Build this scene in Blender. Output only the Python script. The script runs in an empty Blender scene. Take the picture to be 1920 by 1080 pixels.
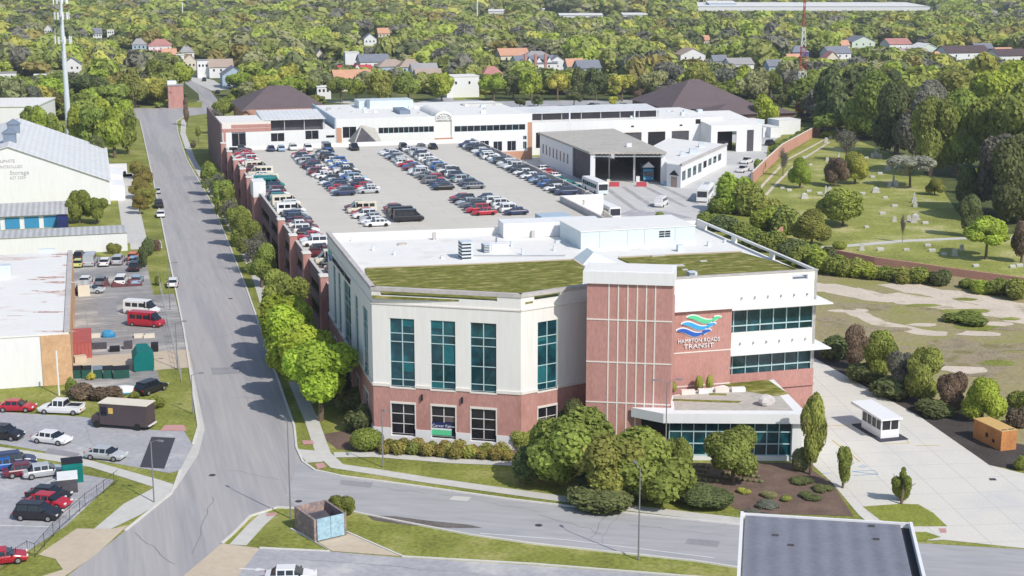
import bpy, math, random
import numpy as np
from math import sin, cos, tan, atan, atan2, pi, sqrt, hypot, radians
from mathutils import Vector, Matrix
from mathutils.geometry import tessellate_polygon

# ---------------------------------------------------------------- camera, sky, sun, exposure
SC = bpy.context.scene
COL = SC.collection
FPX, CAMH = 2800.0, 55.0                       # focal length in photo pixels, camera height
PITCH = atan(618 / FPX)
cam_d = bpy.data.cameras.new('camera')
cam = bpy.data.objects.new('camera', cam_d); COL.objects.link(cam)
cam.location = (0, 0, CAMH); cam.rotation_euler = (pi / 2 - PITCH, 0, 0)
cam_d.sensor_width = 36; cam_d.lens = 36 * FPX / 1920
cam_d.clip_start = 1; cam_d.clip_end = 9000
SC.camera = cam

SUN_EL = radians(43)
TO_SUN = Vector((0.66 * cos(SUN_EL), -0.75 * cos(SUN_EL), sin(SUN_EL)))
W = bpy.data.worlds.new('World'); SC.world = W; W.use_nodes = True
nt = W.node_tree; sky = nt.nodes.new('ShaderNodeTexSky'); sky.sky_type = 'NISHITA'
sky.sun_disc = False; sky.sun_elevation = SUN_EL; sky.sun_rotation = atan2(TO_SUN.x, TO_SUN.y)
sky.air_density = 1.0; sky.dust_density = 1.0; sky.ozone_density = 1.0
bg = nt.nodes['Background']; nt.links.new(sky.outputs[0], bg.inputs[0]); bg.inputs[1].default_value = 0.125
sun_d = bpy.data.lights.new('sun', 'SUN'); sun_d.energy = 3.5; sun_d.angle = radians(0.55); sun_d.color = (1.0, 0.95, 0.865)
sun = bpy.data.objects.new('sun', sun_d); COL.objects.link(sun); sun.location = (60, -60, 200)
sun.rotation_euler = TO_SUN.to_track_quat('Z', 'Y').to_euler()
SC.view_settings.view_transform = 'Standard'; SC.view_settings.look = 'None'
SC.view_settings.exposure = 0.13; SC.view_settings.gamma = 1.0

# ---------------------------------------------------------------- plan helpers
def P(px, py, z=0.0):                           # where a photo pixel meets the level z
    dx = px - 960; Yp = 540 - py
    dy = FPX * cos(PITCH) + Yp * sin(PITCH); dz = -FPX * sin(PITCH) + Yp * cos(PITCH)
    t = (z - CAMH) / dz
    return dx * t, dy * t
def zat(py, Y):                                 # height seen at row py for something Y metres ahead
    Yp = 540 - py
    dy = FPX * cos(PITCH) + Yp * sin(PITCH); dz = -FPX * sin(PITCH) + Yp * cos(PITCH)
    return CAMH + dz * Y / dy
def project(x, y, z):
    h = z - CAMH
    d = y * cos(PITCH) - h * sin(PITCH); u = y * sin(PITCH) + h * cos(PITCH)
    return 960 + FPX * x / d, 540 - FPX * u / d
HX = atan(804 / (FPX * cos(PITCH) + 618 * sin(PITCH)))
def pieces(nm, m, par, lst):                     # several separate boxes, each a part of its own
    return [MB().box(*b).build(nm, m, par) for b in lst]
class Fr:                                       # a frame in plan: origin, angle; u along, v to the left of u
    def __init__(s, ox, oy, ang): s.o = (ox, oy); s.a = ang; s.c = cos(ang); s.s = sin(ang)
    def at(s, u, v, z=0.0): return (s.o[0] + u * s.c - v * s.s, s.o[1] + u * s.s + v * s.c, z)
    def inv(s, x, y):
        x -= s.o[0]; y -= s.o[1]; return x * s.c + y * s.s, -x * s.s + y * s.c
def fr2(p, q): return Fr(p[0], p[1], atan2(q[1] - p[1], q[0] - p[0]))
W0 = Fr(0, 0, 0); G = Fr(0, 0, HX)              # G: grid of the depot (u across the streets, v along them)

# ---------------------------------------------------------------- materials
def nd(t, k, **kw):
    n = t.nodes.new(k)
    for a, b in kw.items():
        if a.startswith('_'): n.inputs[a[1:]].default_value = b
        else: setattr(n, a, b)
    return n
MATS = {}
def mat(name, col, rough=0.8, amt=0.12, sc=0.6, sc2=6.0, metal=0.0, bump=0.0, col2=None, f2=0.5, spec=0.3, stretch=None, objcol=False, tone=False):
    m = bpy.data.materials.new(name); m.use_nodes = True; t = m.node_tree; L = t.links
    b = t.nodes['Principled BSDF']
    b.inputs['Roughness'].default_value = rough; b.inputs['Metallic'].default_value = metal
    b.inputs['Specular IOR Level'].default_value = spec
    geo = nd(t, 'ShaderNodeNewGeometry'); mp = nd(t, 'ShaderNodeMapping'); L.new(geo.outputs['Position'], mp.inputs[0])
    if stretch:
        mp.vector_type = 'TEXTURE'; mp.inputs['Rotation'].default_value = (0, 0, HX if len(stretch) < 4 else stretch[3]); mp.inputs['Scale'].default_value = [1 / k for k in stretch[:3]]
    n1 = nd(t, 'ShaderNodeTexNoise'); n1.inputs['Scale'].default_value = sc; n1.inputs['Detail'].default_value = 5; n1.inputs['Roughness'].default_value = 0.6
    n2 = nd(t, 'ShaderNodeTexNoise'); n2.inputs['Scale'].default_value = sc2; n2.inputs['Detail'].default_value = 3
    L.new(mp.outputs[0], n1.inputs['Vector']); L.new(mp.outputs[0], n2.inputs['Vector'])
    ad = nd(t, 'ShaderNodeMath', operation='ADD'); L.new(n1.outputs[0], ad.inputs[0]); L.new(n2.outputs[0], ad.inputs[1])
    mr = nd(t, 'ShaderNodeMapRange'); mr.inputs[1].default_value = 0.7; mr.inputs[2].default_value = 1.3
    mr.inputs[3].default_value = 1 - amt; mr.inputs[4].default_value = 1 + amt; L.new(ad.outputs[0], mr.inputs[0])
    if objcol:
        oi = nd(t, 'ShaderNodeObjectInfo'); base = oi.outputs['Color']
    else:
        rgb = nd(t, 'ShaderNodeRGB'); rgb.outputs[0].default_value = (*col, 1); base = rgb.outputs[0]
    if col2:
        mx = nd(t, 'ShaderNodeMix', data_type='RGBA'); L.new(base, mx.inputs['A']); mx.inputs['B'].default_value = (*col2, 1)
        r2 = nd(t, 'ShaderNodeMapRange'); r2.inputs[1].default_value = f2; r2.inputs[2].default_value = f2 + 0.14; L.new(n1.outputs[0], r2.inputs[0]); L.new(r2.outputs[0], mx.inputs['Factor'])
        base = mx.outputs['Result']
    if tone:
        at = nd(t, 'ShaderNodeAttribute', attribute_name='tone'); mm = nd(t, 'ShaderNodeMath', operation='MULTIPLY')
        L.new(at.outputs['Fac'], mm.inputs[0]); L.new(mr.outputs[0], mm.inputs[1]); fac = mm.outputs[0]
    else: fac = mr.outputs[0]
    vm = nd(t, 'ShaderNodeVectorMath', operation='SCALE'); L.new(base, vm.inputs[0]); L.new(fac, vm.inputs['Scale'])
    L.new(vm.outputs[0], b.inputs['Base Color'])
    if bump:
        bp = nd(t, 'ShaderNodeBump'); bp.inputs['Strength'].default_value = bump; bp.inputs['Distance'].default_value = 0.1
        L.new(n2.outputs[0], bp.inputs['Height']); L.new(bp.outputs[0], b.inputs['Normal'])
    MATS[name] = m; return m
def brickline(name, col, line, bw, bh, rot, amt=0.1, mort=0.04, off=0.0, sc=0.3, col2=None, f2=0.55):
    m = mat(name, col, 0.85, amt, sc, 4.0, col2=col2, f2=f2); t = m.node_tree; L = t.links; b = t.nodes['Principled BSDF']
    src = b.inputs['Base Color'].links[0].from_socket
    geo = nd(t, 'ShaderNodeNewGeometry'); mp = nd(t, 'ShaderNodeMapping'); mp.inputs['Rotation'].default_value = rot
    L.new(geo.outputs['Position'], mp.inputs[0])
    br = nd(t, 'ShaderNodeTexBrick'); br.offset = off; br.inputs['Scale'].default_value = 1; br.inputs['Brick Width'].default_value = bw; br.inputs['Row Height'].default_value = bh
    br.inputs['Mortar Size'].default_value = mort; br.inputs['Mortar Smooth'].default_value = 0.2; L.new(mp.outputs[0], br.inputs['Vector'])
    mx = nd(t, 'ShaderNodeMix', data_type='RGBA'); L.new(src, mx.inputs['A']); mx.inputs['B'].default_value = (*line, 1); L.new(br.outputs['Fac'], mx.inputs['Factor'])
    L.new(mx.outputs['Result'], b.inputs['Base Color']); return m
def corr(name, col, period, ang, amt=0.12, dark=0.75, rough=0.5):      # ribbed metal: rib shade put into the colour, banded along a plan direction
    m = mat(name, col, rough, amt, 0.4, 3.0); t = m.node_tree; L = t.links; b = t.nodes['Principled BSDF']
    src = b.inputs['Base Color'].links[0].from_socket
    geo = nd(t, 'ShaderNodeNewGeometry'); mp = nd(t, 'ShaderNodeMapping'); mp.inputs['Rotation'].default_value = (0, 0, -ang); L.new(geo.outputs['Position'], mp.inputs[0])
    wv = nd(t, 'ShaderNodeTexWave'); wv.inputs['Scale'].default_value = 0.314 / period; L.new(mp.outputs[0], wv.inputs[0])
    mr = nd(t, 'ShaderNodeMapRange'); mr.inputs[3].default_value = dark; mr.inputs[4].default_value = 1.0; L.new(wv.outputs['Fac'], mr.inputs[0])
    vm = nd(t, 'ShaderNodeVectorMath', operation='SCALE'); L.new(src, vm.inputs[0]); L.new(mr.outputs[0], vm.inputs['Scale']); L.new(vm.outputs[0], b.inputs['Base Color'])
    return m
M = MATS
mat('grass', (0.23, 0.25, 0.05), 0.95, 0.42, 0.16, 2.2, col2=(0.28, 0.27, 0.09), f2=0.52)
mat('lawn', (0.24, 0.27, 0.045), 0.95, 0.4, 0.35, 3, col2=(0.2, 0.19, 0.06), f2=0.55)
mat('roof_sedum', (0.17, 0.175, 0.028), 0.95, 0.5, 1.1, 3.0, col2=(0.3, 0.26, 0.11), f2=0.52, stretch=(0.4, 1, 1))
mat('cemetery_grass', (0.29, 0.31, 0.07), 0.95, 0.42, 0.09, 1.6, col2=(0.4, 0.37, 0.18), f2=0.52)
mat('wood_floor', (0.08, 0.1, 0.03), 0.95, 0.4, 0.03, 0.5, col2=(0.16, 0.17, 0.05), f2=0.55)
mat('field', (0.34, 0.29, 0.15), 0.95, 0.25, 0.07, 1.6, col2=(0.26, 0.25, 0.08), f2=0.48)
mat('rubble_field', (0.34, 0.28, 0.18), 0.95, 0.5, 0.25, 3.5, col2=(0.17, 0.15, 0.06), f2=0.5)
mat('dirt', (0.64, 0.55, 0.45), 0.95, 0.18, 0.15, 2.0, col2=(0.36, 0.3, 0.2), f2=0.56)
mat('asphalt', (0.42, 0.4, 0.4), 0.85, 0.1, 0.3, 2.5, col2=(0.34, 0.327, 0.34), f2=0.46, stretch=(1, 0.04, 1))
mat('asphalt_cross', (0.41, 0.405, 0.415), 0.85, 0.12, 0.12, 1.2, col2=(0.33, 0.335, 0.36), f2=0.5, stretch=(0.2, 1, 1, -0.16))
mat('asphalt_lot', (0.4, 0.4, 0.425), 0.85, 0.16, 0.12, 1.5, col2=(0.5, 0.49, 0.48), f2=0.54)
mat('asphalt_yard', (0.31, 0.3, 0.3), 0.88, 0.3, 0.16, 1.6, col2=(0.5, 0.47, 0.43), f2=0.5, stretch=(0.3, 1, 1))
mat('asphalt_dark', (0.06, 0.06, 0.075), 0.9, 0.12, 0.5, 3)
mat('concrete', (0.58, 0.565, 0.53), 0.85, 0.08, 0.1, 1.0, col2=(0.5, 0.49, 0.47), f2=0.55)
mat('concrete_tan', (0.56, 0.47, 0.36), 0.85, 0.09, 0.2, 1.5)
brickline('drive', (0.68, 0.65, 0.59), (0.52, 0.5, 0.47), 4.5, 4.5, (0, 0, -HX + 0.18), 0.08, 0.05, 0.0, 0.05, col2=(0.56, 0.55, 0.54), f2=0.52)
brickline('yard', (0.58, 0.575, 0.56), (0.45, 0.44, 0.43), 6, 6, (0, 0, -HX), 0.12, 0.06, 0.0, 0.03, col2=(0.42, 0.42, 0.44), f2=0.52)
brickline('deck', (0.6, 0.57, 0.51), (0.42, 0.4, 0.36), 18, 5.2, (0, 0, -HX), 0.09, 0.05, 0.5, 0.06, col2=(0.53, 0.5, 0.45), f2=0.54)
mat('kerb', (0.66, 0.64, 0.6), 0.85, 0.1, 0.5)
mat('pink_pad', (0.55, 0.3, 0.29), 0.9, 0.1)
mat('mulch', (0.17, 0.115, 0.09), 0.95, 0.35, 0.5, 5)
mat('dark_soil', (0.07, 0.06, 0.055), 0.95, 0.4, 0.2, 3)
mat('stucco', (0.78, 0.765, 0.74), 0.8, 0.045, 0.8, 3, stretch=(1, 1, .1), col2=(0.71, 0.69, 0.66), f2=0.56)
mat('white', (0.785, 0.79, 0.8), 0.7, 0.04, 0.5, 3, stretch=(1, 1, .15), col2=(0.725, 0.725, 0.725), f2=0.57)
brickline('white_roof', (0.79, 0.78, 0.755), (0.68, 0.67, 0.66), 30, 3, (0, 0, -HX), 0.05, 0.03, 0.0, 0.2, col2=(0.68, 0.665, 0.64), f2=0.57)
mat('stained_roof', (0.785, 0.775, 0.75), 0.8, 0.05, 0.16, 2, col2=(0.5, 0.28, 0.22), f2=0.575, stretch=(0.45, 1, 1))
mat('pink_brick', (0.5, 0.265, 0.235), 0.85, 0.16, 0.5, 5, bump=0.1, stretch=(1, 1, .35), col2=(0.4, 0.205, 0.175), f2=0.5)
mat('dark_and_shaded_brick', (0.2, 0.13, 0.13), 0.85, 0.15, 0.5, 9)  # dark brick; on the street wall its deep shade is put into the colour
brickline('red_brick', (0.55, 0.27, 0.21), (0.6, 0.4, 0.33), 0.8, 0.3, (pi / 2, 0, 0), 0.15, 0.03, 0.5)
mat('cream_trim', (0.76, 0.72, 0.67), 0.75, 0.04)
mat('parapet_grey', (0.5, 0.47, 0.46), 0.85, 0.14, 0.25, 1.5)
mat('pale_blue_panel', (0.6, 0.68, 0.71), 0.5, 0.05, 0.3, 2)
mat('glass_teal', (0.005, 0.05, 0.068), 0.1, 0.6, 0.35, 1.0, spec=0.7, col2=(0.01, 0.085, 0.1), f2=0.52, bump=0.3)
mat('blind_teal', (0.015, 0.13, 0.15), 0.5, 0.2, 0.6, 3)
mat('blind_brown', (0.14, 0.11, 0.11), 0.6, 0.2, 0.6, 3)
mat('glass_dark', (0.02, 0.02, 0.028), 0.15, 0.5, 0.6, 1.5, spec=0.5)
mat('mullion', (0.45, 0.62, 0.65), 0.5, 0.03)
mat('mullion_pale', (0.72, 0.68, 0.68), 0.5, 0.03)
mat('grey_roof', (0.47, 0.445, 0.4), 0.9, 0.2, 0.4, 3, stretch=(0.4, 1, 1), col2=(.38, .36, .33), f2=.54)
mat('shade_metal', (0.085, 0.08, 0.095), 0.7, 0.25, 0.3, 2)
mat('black', (0.015, 0.015, 0.02), 0.6, 0.2)
mat('steel', (0.5, 0.52, 0.54), 0.45, 0.08, metal=0.4)
mat('galv', (0.6, 0.66, 0.72), 0.5, 0.08)
mat('louvre_blue', (0.2, 0.25, 0.33), 0.5, 0.1)
mat('orange_stucco', (0.6, 0.38, 0.22), 0.9, 0.16, 0.4, 2.5)
mat('terracotta', (0.55, 0.3, 0.2), 0.9, 0.07, 0.2)
mat('brown_shingle', (0.15, 0.115, 0.12), 0.9, 0.12, 0.3, 4)
mat('slate_roof', (0.21, 0.225, 0.27), 0.9, 0.12, 0.3, 4)
mat('grey_shingle', (0.34, 0.33, 0.34), 0.9, 0.12, 0.3, 4)
mat('tan_shingle', (0.4, 0.32, 0.27), 0.9, 0.1, 0.3, 4)
mat('orange_shingle', (0.6, 0.33, 0.22), 0.9, 0.1, 0.3, 4)
mat('pink_shingle', (0.45, 0.22, 0.2), 0.9, 0.12, 0.3, 4)
mat('red_metal', (0.5, 0.07, 0.09), 0.6, 0.08)
corr('brown_metal', (0.13, 0.09, 0.09), 0.9, HX)
mat('pale_green_wall', (0.6, 0.68, 0.6), 0.8, 0.05)
mat('blue_wall', (0.4, 0.5, 0.6), 0.8, 0.08)
mat('navy_wall', (0.1, 0.13, 0.3), 0.8, 0.1)
mat('cream_wall', (0.72, 0.66, 0.55), 0.8, 0.05)
corr('ribbed_white', (0.74, 0.745, 0.75), 1.2, HX, dark=0.9)
corr('ribbed_grey', (0.55, 0.55, 0.55), 1.1, HX, dark=0.72)
mat('door_blue', (0.05, 0.27, 0.5), 0.5, 0.08)
mat('blue_gate', (0.33, 0.5, 0.6), 0.6, 0.25, 1.2, 4, col2=(.4, .42, .42), f2=.58)
mat('weathered_wall', (0.27, 0.21, 0.21), .85, .35, .8, 4, col2=(.4, .27, .22), f2=.56)
mat('paint', (1, 1, 1), 0.3, 0.03, spec=0.6, objcol=True)
mat('tyre', (0.02, 0.02, 0.02), 0.9, 0.1)
mat('hub', (0.4, 0.4, 0.42), 0.4, 0.1, metal=0.6)
mat('carglass', (0.015, 0.02, 0.03), 0.08, 0.2, spec=0.8)
mat('lamp_red', (0.45, 0.02, 0.02), 0.3, 0.05)
mat('lamp_clear', (0.8, 0.8, 0.78), 0.2, 0.05)
mat('plain', (1, 1, 1), 0.75, 0.1, objcol=True)
mat('bark', (0.16, 0.12, 0.085), 0.95, 0.25, 1.0, 8)
mat('pale_bark', (0.4, 0.38, 0.35), 0.95, 0.2, 1.0, 8)
mat('leaf', (1, 1, 1), 0.75, 0.14, 0.35, 2.5, spec=0.2, objcol=True, tone=True)
mat('stone', (0.5, 0.49, 0.46), 0.85, 0.15, 1.0, 6)
mat('dark_stone', (0.3, 0.29, 0.28), 0.85, 0.2, 1.0, 6)
mat('line_white', (0.75, 0.75, 0.75), 0.8, 0.1, 1.5)
mat('line_yellow', (0.65, 0.45, 0.12), 0.8, 0.15, 1.5)
mat('line_blue', (0.2, 0.4, 0.65), 0.8, 0.15, 1.5)
mat('logo_green', (0.12, 0.62, 0.32), 0.5, 0.03); mat('logo_sky', (0.06, 0.38, 0.72), 0.5, 0.03); mat('logo_blue', (0.03, 0.12, 0.5), 0.5, 0.03)
mat('banner_navy', (0.02, 0.03, 0.12), 0.6, 0.05)
mat('rust', (0.5, 0.22, 0.08), 0.85, 0.25, 0.6, 4)
mat('rust_top', (0.62, 0.4, 0.15), 0.85, 0.1, 0.6, 4)
mat('mast_red', (0.4, 0.06, 0.05), 0.6, 0.1)
corr('slate_metal', (0.23, 0.235, 0.28), 1.6, -0.17, 0.12, 0.84, 0.5)
def translucent(name, f=.3):
    t = M[name].node_tree; b = t.nodes['Principled BSDF']; o = t.nodes['Material Output']; tr = nd(t, 'ShaderNodeBsdfTranslucent'); mx = nd(t, 'ShaderNodeMixShader'); mx.inputs[0].default_value = f
    t.links.new(b.inputs['Base Color'].links[0].from_socket, tr.inputs[0]); t.links.new(b.outputs[0], mx.inputs[1]); t.links.new(tr.outputs[0], mx.inputs[2]); t.links.new(mx.outputs[0], o.inputs[0])
translucent('leaf', .4)

# ---------------------------------------------------------------- mesh builder and tagging
ORG = {}
class MB:
    def __init__(s): s.v = []; s.f = []
    def add(s, vs, fs):
        n = len(s.v); s.v += [tuple(p) for p in vs]; s.f += [tuple(i + n for i in f) for f in fs]; return s
    def box(s, fr, u0, u1, v0, v1, z0, z1, zt=None):
        if zt is None: zt = (z1,) * 4
        b = [fr.at(u0, v0, z0), fr.at(u1, v0, z0), fr.at(u1, v1, z0), fr.at(u0, v1, z0),
             fr.at(u0, v0, zt[0]), fr.at(u1, v0, zt[1]), fr.at(u1, v1, zt[2]), fr.at(u0, v1, zt[3])]
        return s.add(b, [(3, 2, 1, 0), (4, 5, 6, 7), (0, 1, 5, 4), (1, 2, 6, 5), (2, 3, 7, 6), (3, 0, 4, 7)])
    def prism(s, pts, z0, z1):
        a = sum(pts[i][0] * pts[(i + 1) % len(pts)][1] - pts[(i + 1) % len(pts)][0] * pts[i][1] for i in range(len(pts)))
        if a < 0: pts = pts[::-1]
        n = len(pts); tr = tessellate_polygon([[Vector((p[0], p[1], 0)) for p in pts]])
        fs = []
        for t in tr:
            q = [pts[i] for i in t]
            ar = (q[1][0] - q[0][0]) * (q[2][1] - q[0][1]) - (q[2][0] - q[0][0]) * (q[1][1] - q[0][1])
            t = tuple(t) if ar > 0 else tuple(t)[::-1]
            fs.append(tuple(i + n for i in t)); 
            if z0 is not None: fs.append(t[::-1])
        if z0 is None: return s.add([(p[0], p[1], z1) for p in pts] , [tuple(i - n for i in f) for f in fs])
        fs += [(i, (i + 1) % n, (i + 1) % n + n, i + n) for i in range(n)]
        return s.add([(p[0], p[1], z0) for p in pts] + [(p[0], p[1], z1) for p in pts], fs)
    def tube(s, p, q, r, r2=None, n=8):
        p = Vector(p); q = Vector(q); r2 = r if r2 is None else r2
        d = (q - p).normalized(); a = d.orthogonal().normalized(); b = d.cross(a)
        vs = [p + (a * cos(2 * pi * i / n) + b * sin(2 * pi * i / n)) * r for i in range(n)] + [q + (a * cos(2 * pi * i / n) + b * sin(2 * pi * i / n)) * r2 for i in range(n)]
        return s.add(vs, [(i, (i + 1) % n, (i + 1) % n + n, i + n) for i in range(n)] + [tuple(range(n))[::-1], tuple(range(n, 2 * n))])
    def path(s, pts, r, n=6):
        for a, b in zip(pts, pts[1:]): s.tube(a, b, r, r, n)
        return s
    def loft(s, rings, cap=True):
        n = len(rings[0]); vs = [p for r in rings for p in r]; fs = []
        for k in range(len(rings) - 1):
            for i in range(n):
                j = (i + 1) % n; fs.append((k * n + i, k * n + j, (k + 1) * n + j, (k + 1) * n + i))
        if cap: fs += [tuple(range(n))[::-1], tuple(range((len(rings) - 1) * n, len(rings) * n))]
        return s.add(vs, fs)
    def blob(s, c, rx, ry, rz, seed=0, amp=0.12, nu=12, nv=8):
        rnd = random.Random(seed); ph = [rnd.uniform(0, 6.28) for _ in range(4)]
        vs = [(c[0], c[1], c[2] - rz)]
        for j in range(1, nv):
            th = -pi / 2 + pi * j / nv
            for i in range(nu):
                al = 2 * pi * i / nu; k = 1 + amp * (sin(3 * al + ph[0] + 2 * th) + sin(2 * al + ph[1]) * cos(3 * th + ph[2])) * cos(th)
                vs.append((c[0] + rx * k * cos(th) * cos(al), c[1] + ry * k * cos(th) * sin(al), c[2] + rz * k * sin(th)))
        vs.append((c[0], c[1], c[2] + rz)); fs = []
        for i in range(nu): fs.append((0, 1 + (i + 1) % nu, 1 + i))
        for j in range(nv - 2):
            for i in range(nu):
                a = 1 + j * nu + i; b = 1 + j * nu + (i + 1) % nu; fs.append((a, b, b + nu, a + nu))
        l = len(vs) - 1
        for i in range(nu): fs.append((l - nu + i, l - nu + (i + 1) % nu, l))
        return s.add(vs, fs)
    def build(s, name, m, parent=None, smooth=False):
        if parent is None:
            a = np.array(s.v); org = ((a[:, 0].min() + a[:, 0].max()) / 2, (a[:, 1].min() + a[:, 1].max()) / 2, a[:, 2].min())
        else: org = ORG[parent.name]
        me = bpy.data.meshes.new(name)
        me.from_pydata([(p[0] - org[0], p[1] - org[1], p[2] - org[2]) for p in s.v], [], s.f); me.materials.append(M[m] if isinstance(m, str) else m)
        if smooth: me.polygons.foreach_set('use_smooth', [True] * len(me.polygons))
        o = bpy.data.objects.new(name, me); COL.objects.link(o)
        if parent is None: o.location = org
        else: o.parent = parent
        ORG[o.name] = org
        return o
def thing(name, loc, label=None, cat=None, group=None):
    o = bpy.data.objects.new(name, None); COL.objects.link(o); o.location = loc; o.empty_display_size = 0.5; ORG[o.name] = tuple(loc)
    tag(o, label, cat, group); return o
def tag(o, label=None, cat=None, group=None, kind=None):
    if label: o['label'] = label
    if cat: o['category'] = cat
    if group: o['group'] = group
    if kind: o['kind'] = kind
    return o
KIDS = {}
def copy_thing(src, loc, rz=0.0, scale=None, color=None, name=None):
    if src.name not in KIDS: KIDS[src.name] = [(c, list(c.children)) for c in src.children]
    c = src.copy(); COL.objects.link(c); c.location = loc; c.rotation_euler = (0, 0, rz)
    if scale is not None: c.scale = scale
    for k in ('label', 'group'):
        if k in c: del c[k]
    if color: c.color = color
    for ch, gs in KIDS[src.name]:
        d = ch.copy(); COL.objects.link(d); d.parent = c
        if color: d.color = color
        for g in gs:
            e = g.copy(); COL.objects.link(e); e.parent = d
    return c
def sheet(name, px, z, m, kind='structure', world=False):
    pts = px if world else [P(a, b) for a, b in px]
    mb = MB(); mb.prism(pts, None, z); o = mb.build(name, m); tag(o, kind=kind); return o
def ribbon(pts, w):                             # polygon of a strip of width w along world points
    L_, R_ = [], []
    for i, p in enumerate(pts):
        a = pts[max(i - 1, 0)]; b = pts[min(i + 1, len(pts) - 1)]; d = hypot(b[0] - a[0], b[1] - a[1]); nx, ny = -(b[1] - a[1]) / d, (b[0] - a[0]) / d
        L_.append((p[0] + nx * w / 2, p[1] + ny * w / 2)); R_.append((p[0] - nx * w / 2, p[1] - ny * w / 2))
    return L_, R_
def strip(name, px, w, z, m, world=False, z0=None, build=True, mb=None):
    pts = px if world else [P(a, b) for a, b in px]
    L_, R_ = ribbon(pts, w); own = mb is None; mb = mb or MB()
    n = len(pts)
    if z0 is None:
        mb.add([(x, y, z) for x, y in L_ + R_], [(n + i, n + i + 1, i + 1, i) for i in range(n - 1)])
    else:
        vs = [(x, y, z0) for x, y in L_ + R_] + [(x, y, z) for x, y in L_ + R_]; m2 = 2 * n; fs = []
        for i in range(n - 1):
            fs += [(m2 + n + i, m2 + n + i + 1, m2 + i + 1, m2 + i), (n + i, m2 + n + i, m2 + i, i)[::1], (i, i + 1, m2 + i + 1, m2 + i)[::-1], (n + i, n + i + 1, m2 + n + i + 1, m2 + n + i)]
        fs += [(0, n, m2 + n, m2), (n - 1, m2 + n - 1, m2 + 2 * n - 1, 2 * n - 1)]
        mb.add(vs, [f for f in fs if f is not None])
    if own: return tag(mb.build(name, m), kind='structure')
def wall(mb, fr, u0, u1, v, th, z0, z1, ops=()):
    us = sorted({u0, u1, *[max(u0, min(u1, a)) for o in ops for a in o[:2]]}); zs = sorted({z0, z1, *[max(z0, min(z1, a)) for o in ops for a in o[2:4]]})
    for a, b in zip(us, us[1:]):
        run = None
        for c, d in list(zip(zs, zs[1:])) + [(None, None)]:
            hole = c is None or any(o[0] < (a + b) / 2 < o[1] and o[2] < (c + d) / 2 < o[3] for o in ops)
            if hole:
                if run: mb.box(fr, a, b, v, v + th, run[0], run[1]); run = None
            else: run = (run[0], d) if run else (c, d)
    return mb
def window(parent, fr, ua, ub, za, zb, v, cols=2, rows=2, glass='glass_dark', frame='mullion_pale', w=0.08, zs=None, inset=0.18):
    o = MB().box(fr, ua, ub, v + inset, v + inset + 0.05, za, zb).build('window', glass, parent)
    f = MB(); d0, d1 = v + inset - 0.07, v + inset - 0.003
    if frame and zs is not None or frame == 'mullion_pale' and rows == 3:
        zz = zs if zs is not None else [za + (zb - za) * i / rows for i in range(rows + 1)]; rb_ = random.Random(int(ua * 31 + fr.o[0] * 7))
        for c_ in range(cols):
            for z0_, z1_ in zip(zz, zz[1:]):
                if rb_.random() < .32: u_ = ua + (ub - ua) * c_ / cols; MB().box(fr, u_ + .03, u_ + (ub - ua) / cols - .03, v + inset - .02, v + inset - .012, z1_ - (z1_ - z0_) * rb_.choice((.3, .55, .98)), z1_).build('blind', 'blind_teal' if glass == 'glass_teal' else 'blind_brown', o)
    if frame:
        for i in range(cols + 1):
            u = ua + (ub - ua) * i / cols; a = max(ua, u - w / 2); b = min(ub, u + w / 2); f.box(fr, a, b, d0, d1, za, zb)
        ks = zs if zs is not None else [za + (zb - za) * i / rows for i in range(rows + 1)]
        for z in ks:
            f.box(fr, ua, ub, d0 - 0.02, d0 - 0.001, max(za, z - w / 2), min(zb, z + w / 2))
        f.build('window_frame', frame, o)
    return o
def text(s, fr, u, v, z, size, m, parent, name='lettering', depth=0.03, align='LEFT', sx=1.0):
    c = bpy.data.curves.new(name, 'FONT'); c.body = s; c.size = size; c.extrude = depth; c.align_x = align; c.resolution_u = 2
    t = bpy.data.objects.new('tmp_text', c); COL.objects.link(t); dg = bpy.context.evaluated_depsgraph_get(); dg.update()
    me = bpy.data.meshes.new_from_object(t.evaluated_get(dg)); bpy.data.objects.remove(t)
    mx = Matrix.Translation(Vector(fr.at(u, v, z))) @ Matrix.Rotation(fr.a, 4, 'Z') @ Matrix.Rotation(pi / 2, 4, 'X') @ Matrix.Diagonal((sx, 1, 1, 1))
    me.transform(mx); org = ORG[parent.name]; me.transform(Matrix.Translation((-org[0], -org[1], -org[2])))
    me.materials.clear(); me.materials.append(M[m]); o = bpy.data.objects.new(name, me); COL.objects.link(o); o.parent = parent; ORG[o.name] = org
    return o
ORD = ['', 'second', 'third', 'fourth', 'fifth', 'sixth', 'seventh', 'eighth', 'ninth', 'tenth', 'eleventh', 'twelfth', 'thirteenth', 'fourteenth', 'fifteenth',
       'sixteenth', 'seventeenth', 'eighteenth', 'nineteenth', 'twentieth']
def ordn(i):                                    # 0 -> first
    if i < 20: return ['first'][0] if i == 0 else ORD[i]
    t = ['twenty', 'thirty', 'forty', 'fifty'][(i + 1) // 10 - 2]; r = (i + 1) % 10
    return {20: 'twentieth', 30: 'thirtieth', 40: 'fortieth', 50: 'fiftieth'}[i + 1] if r == 0 else t + '-' + (['first'] + ORD[1:])[r - 1]
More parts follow.
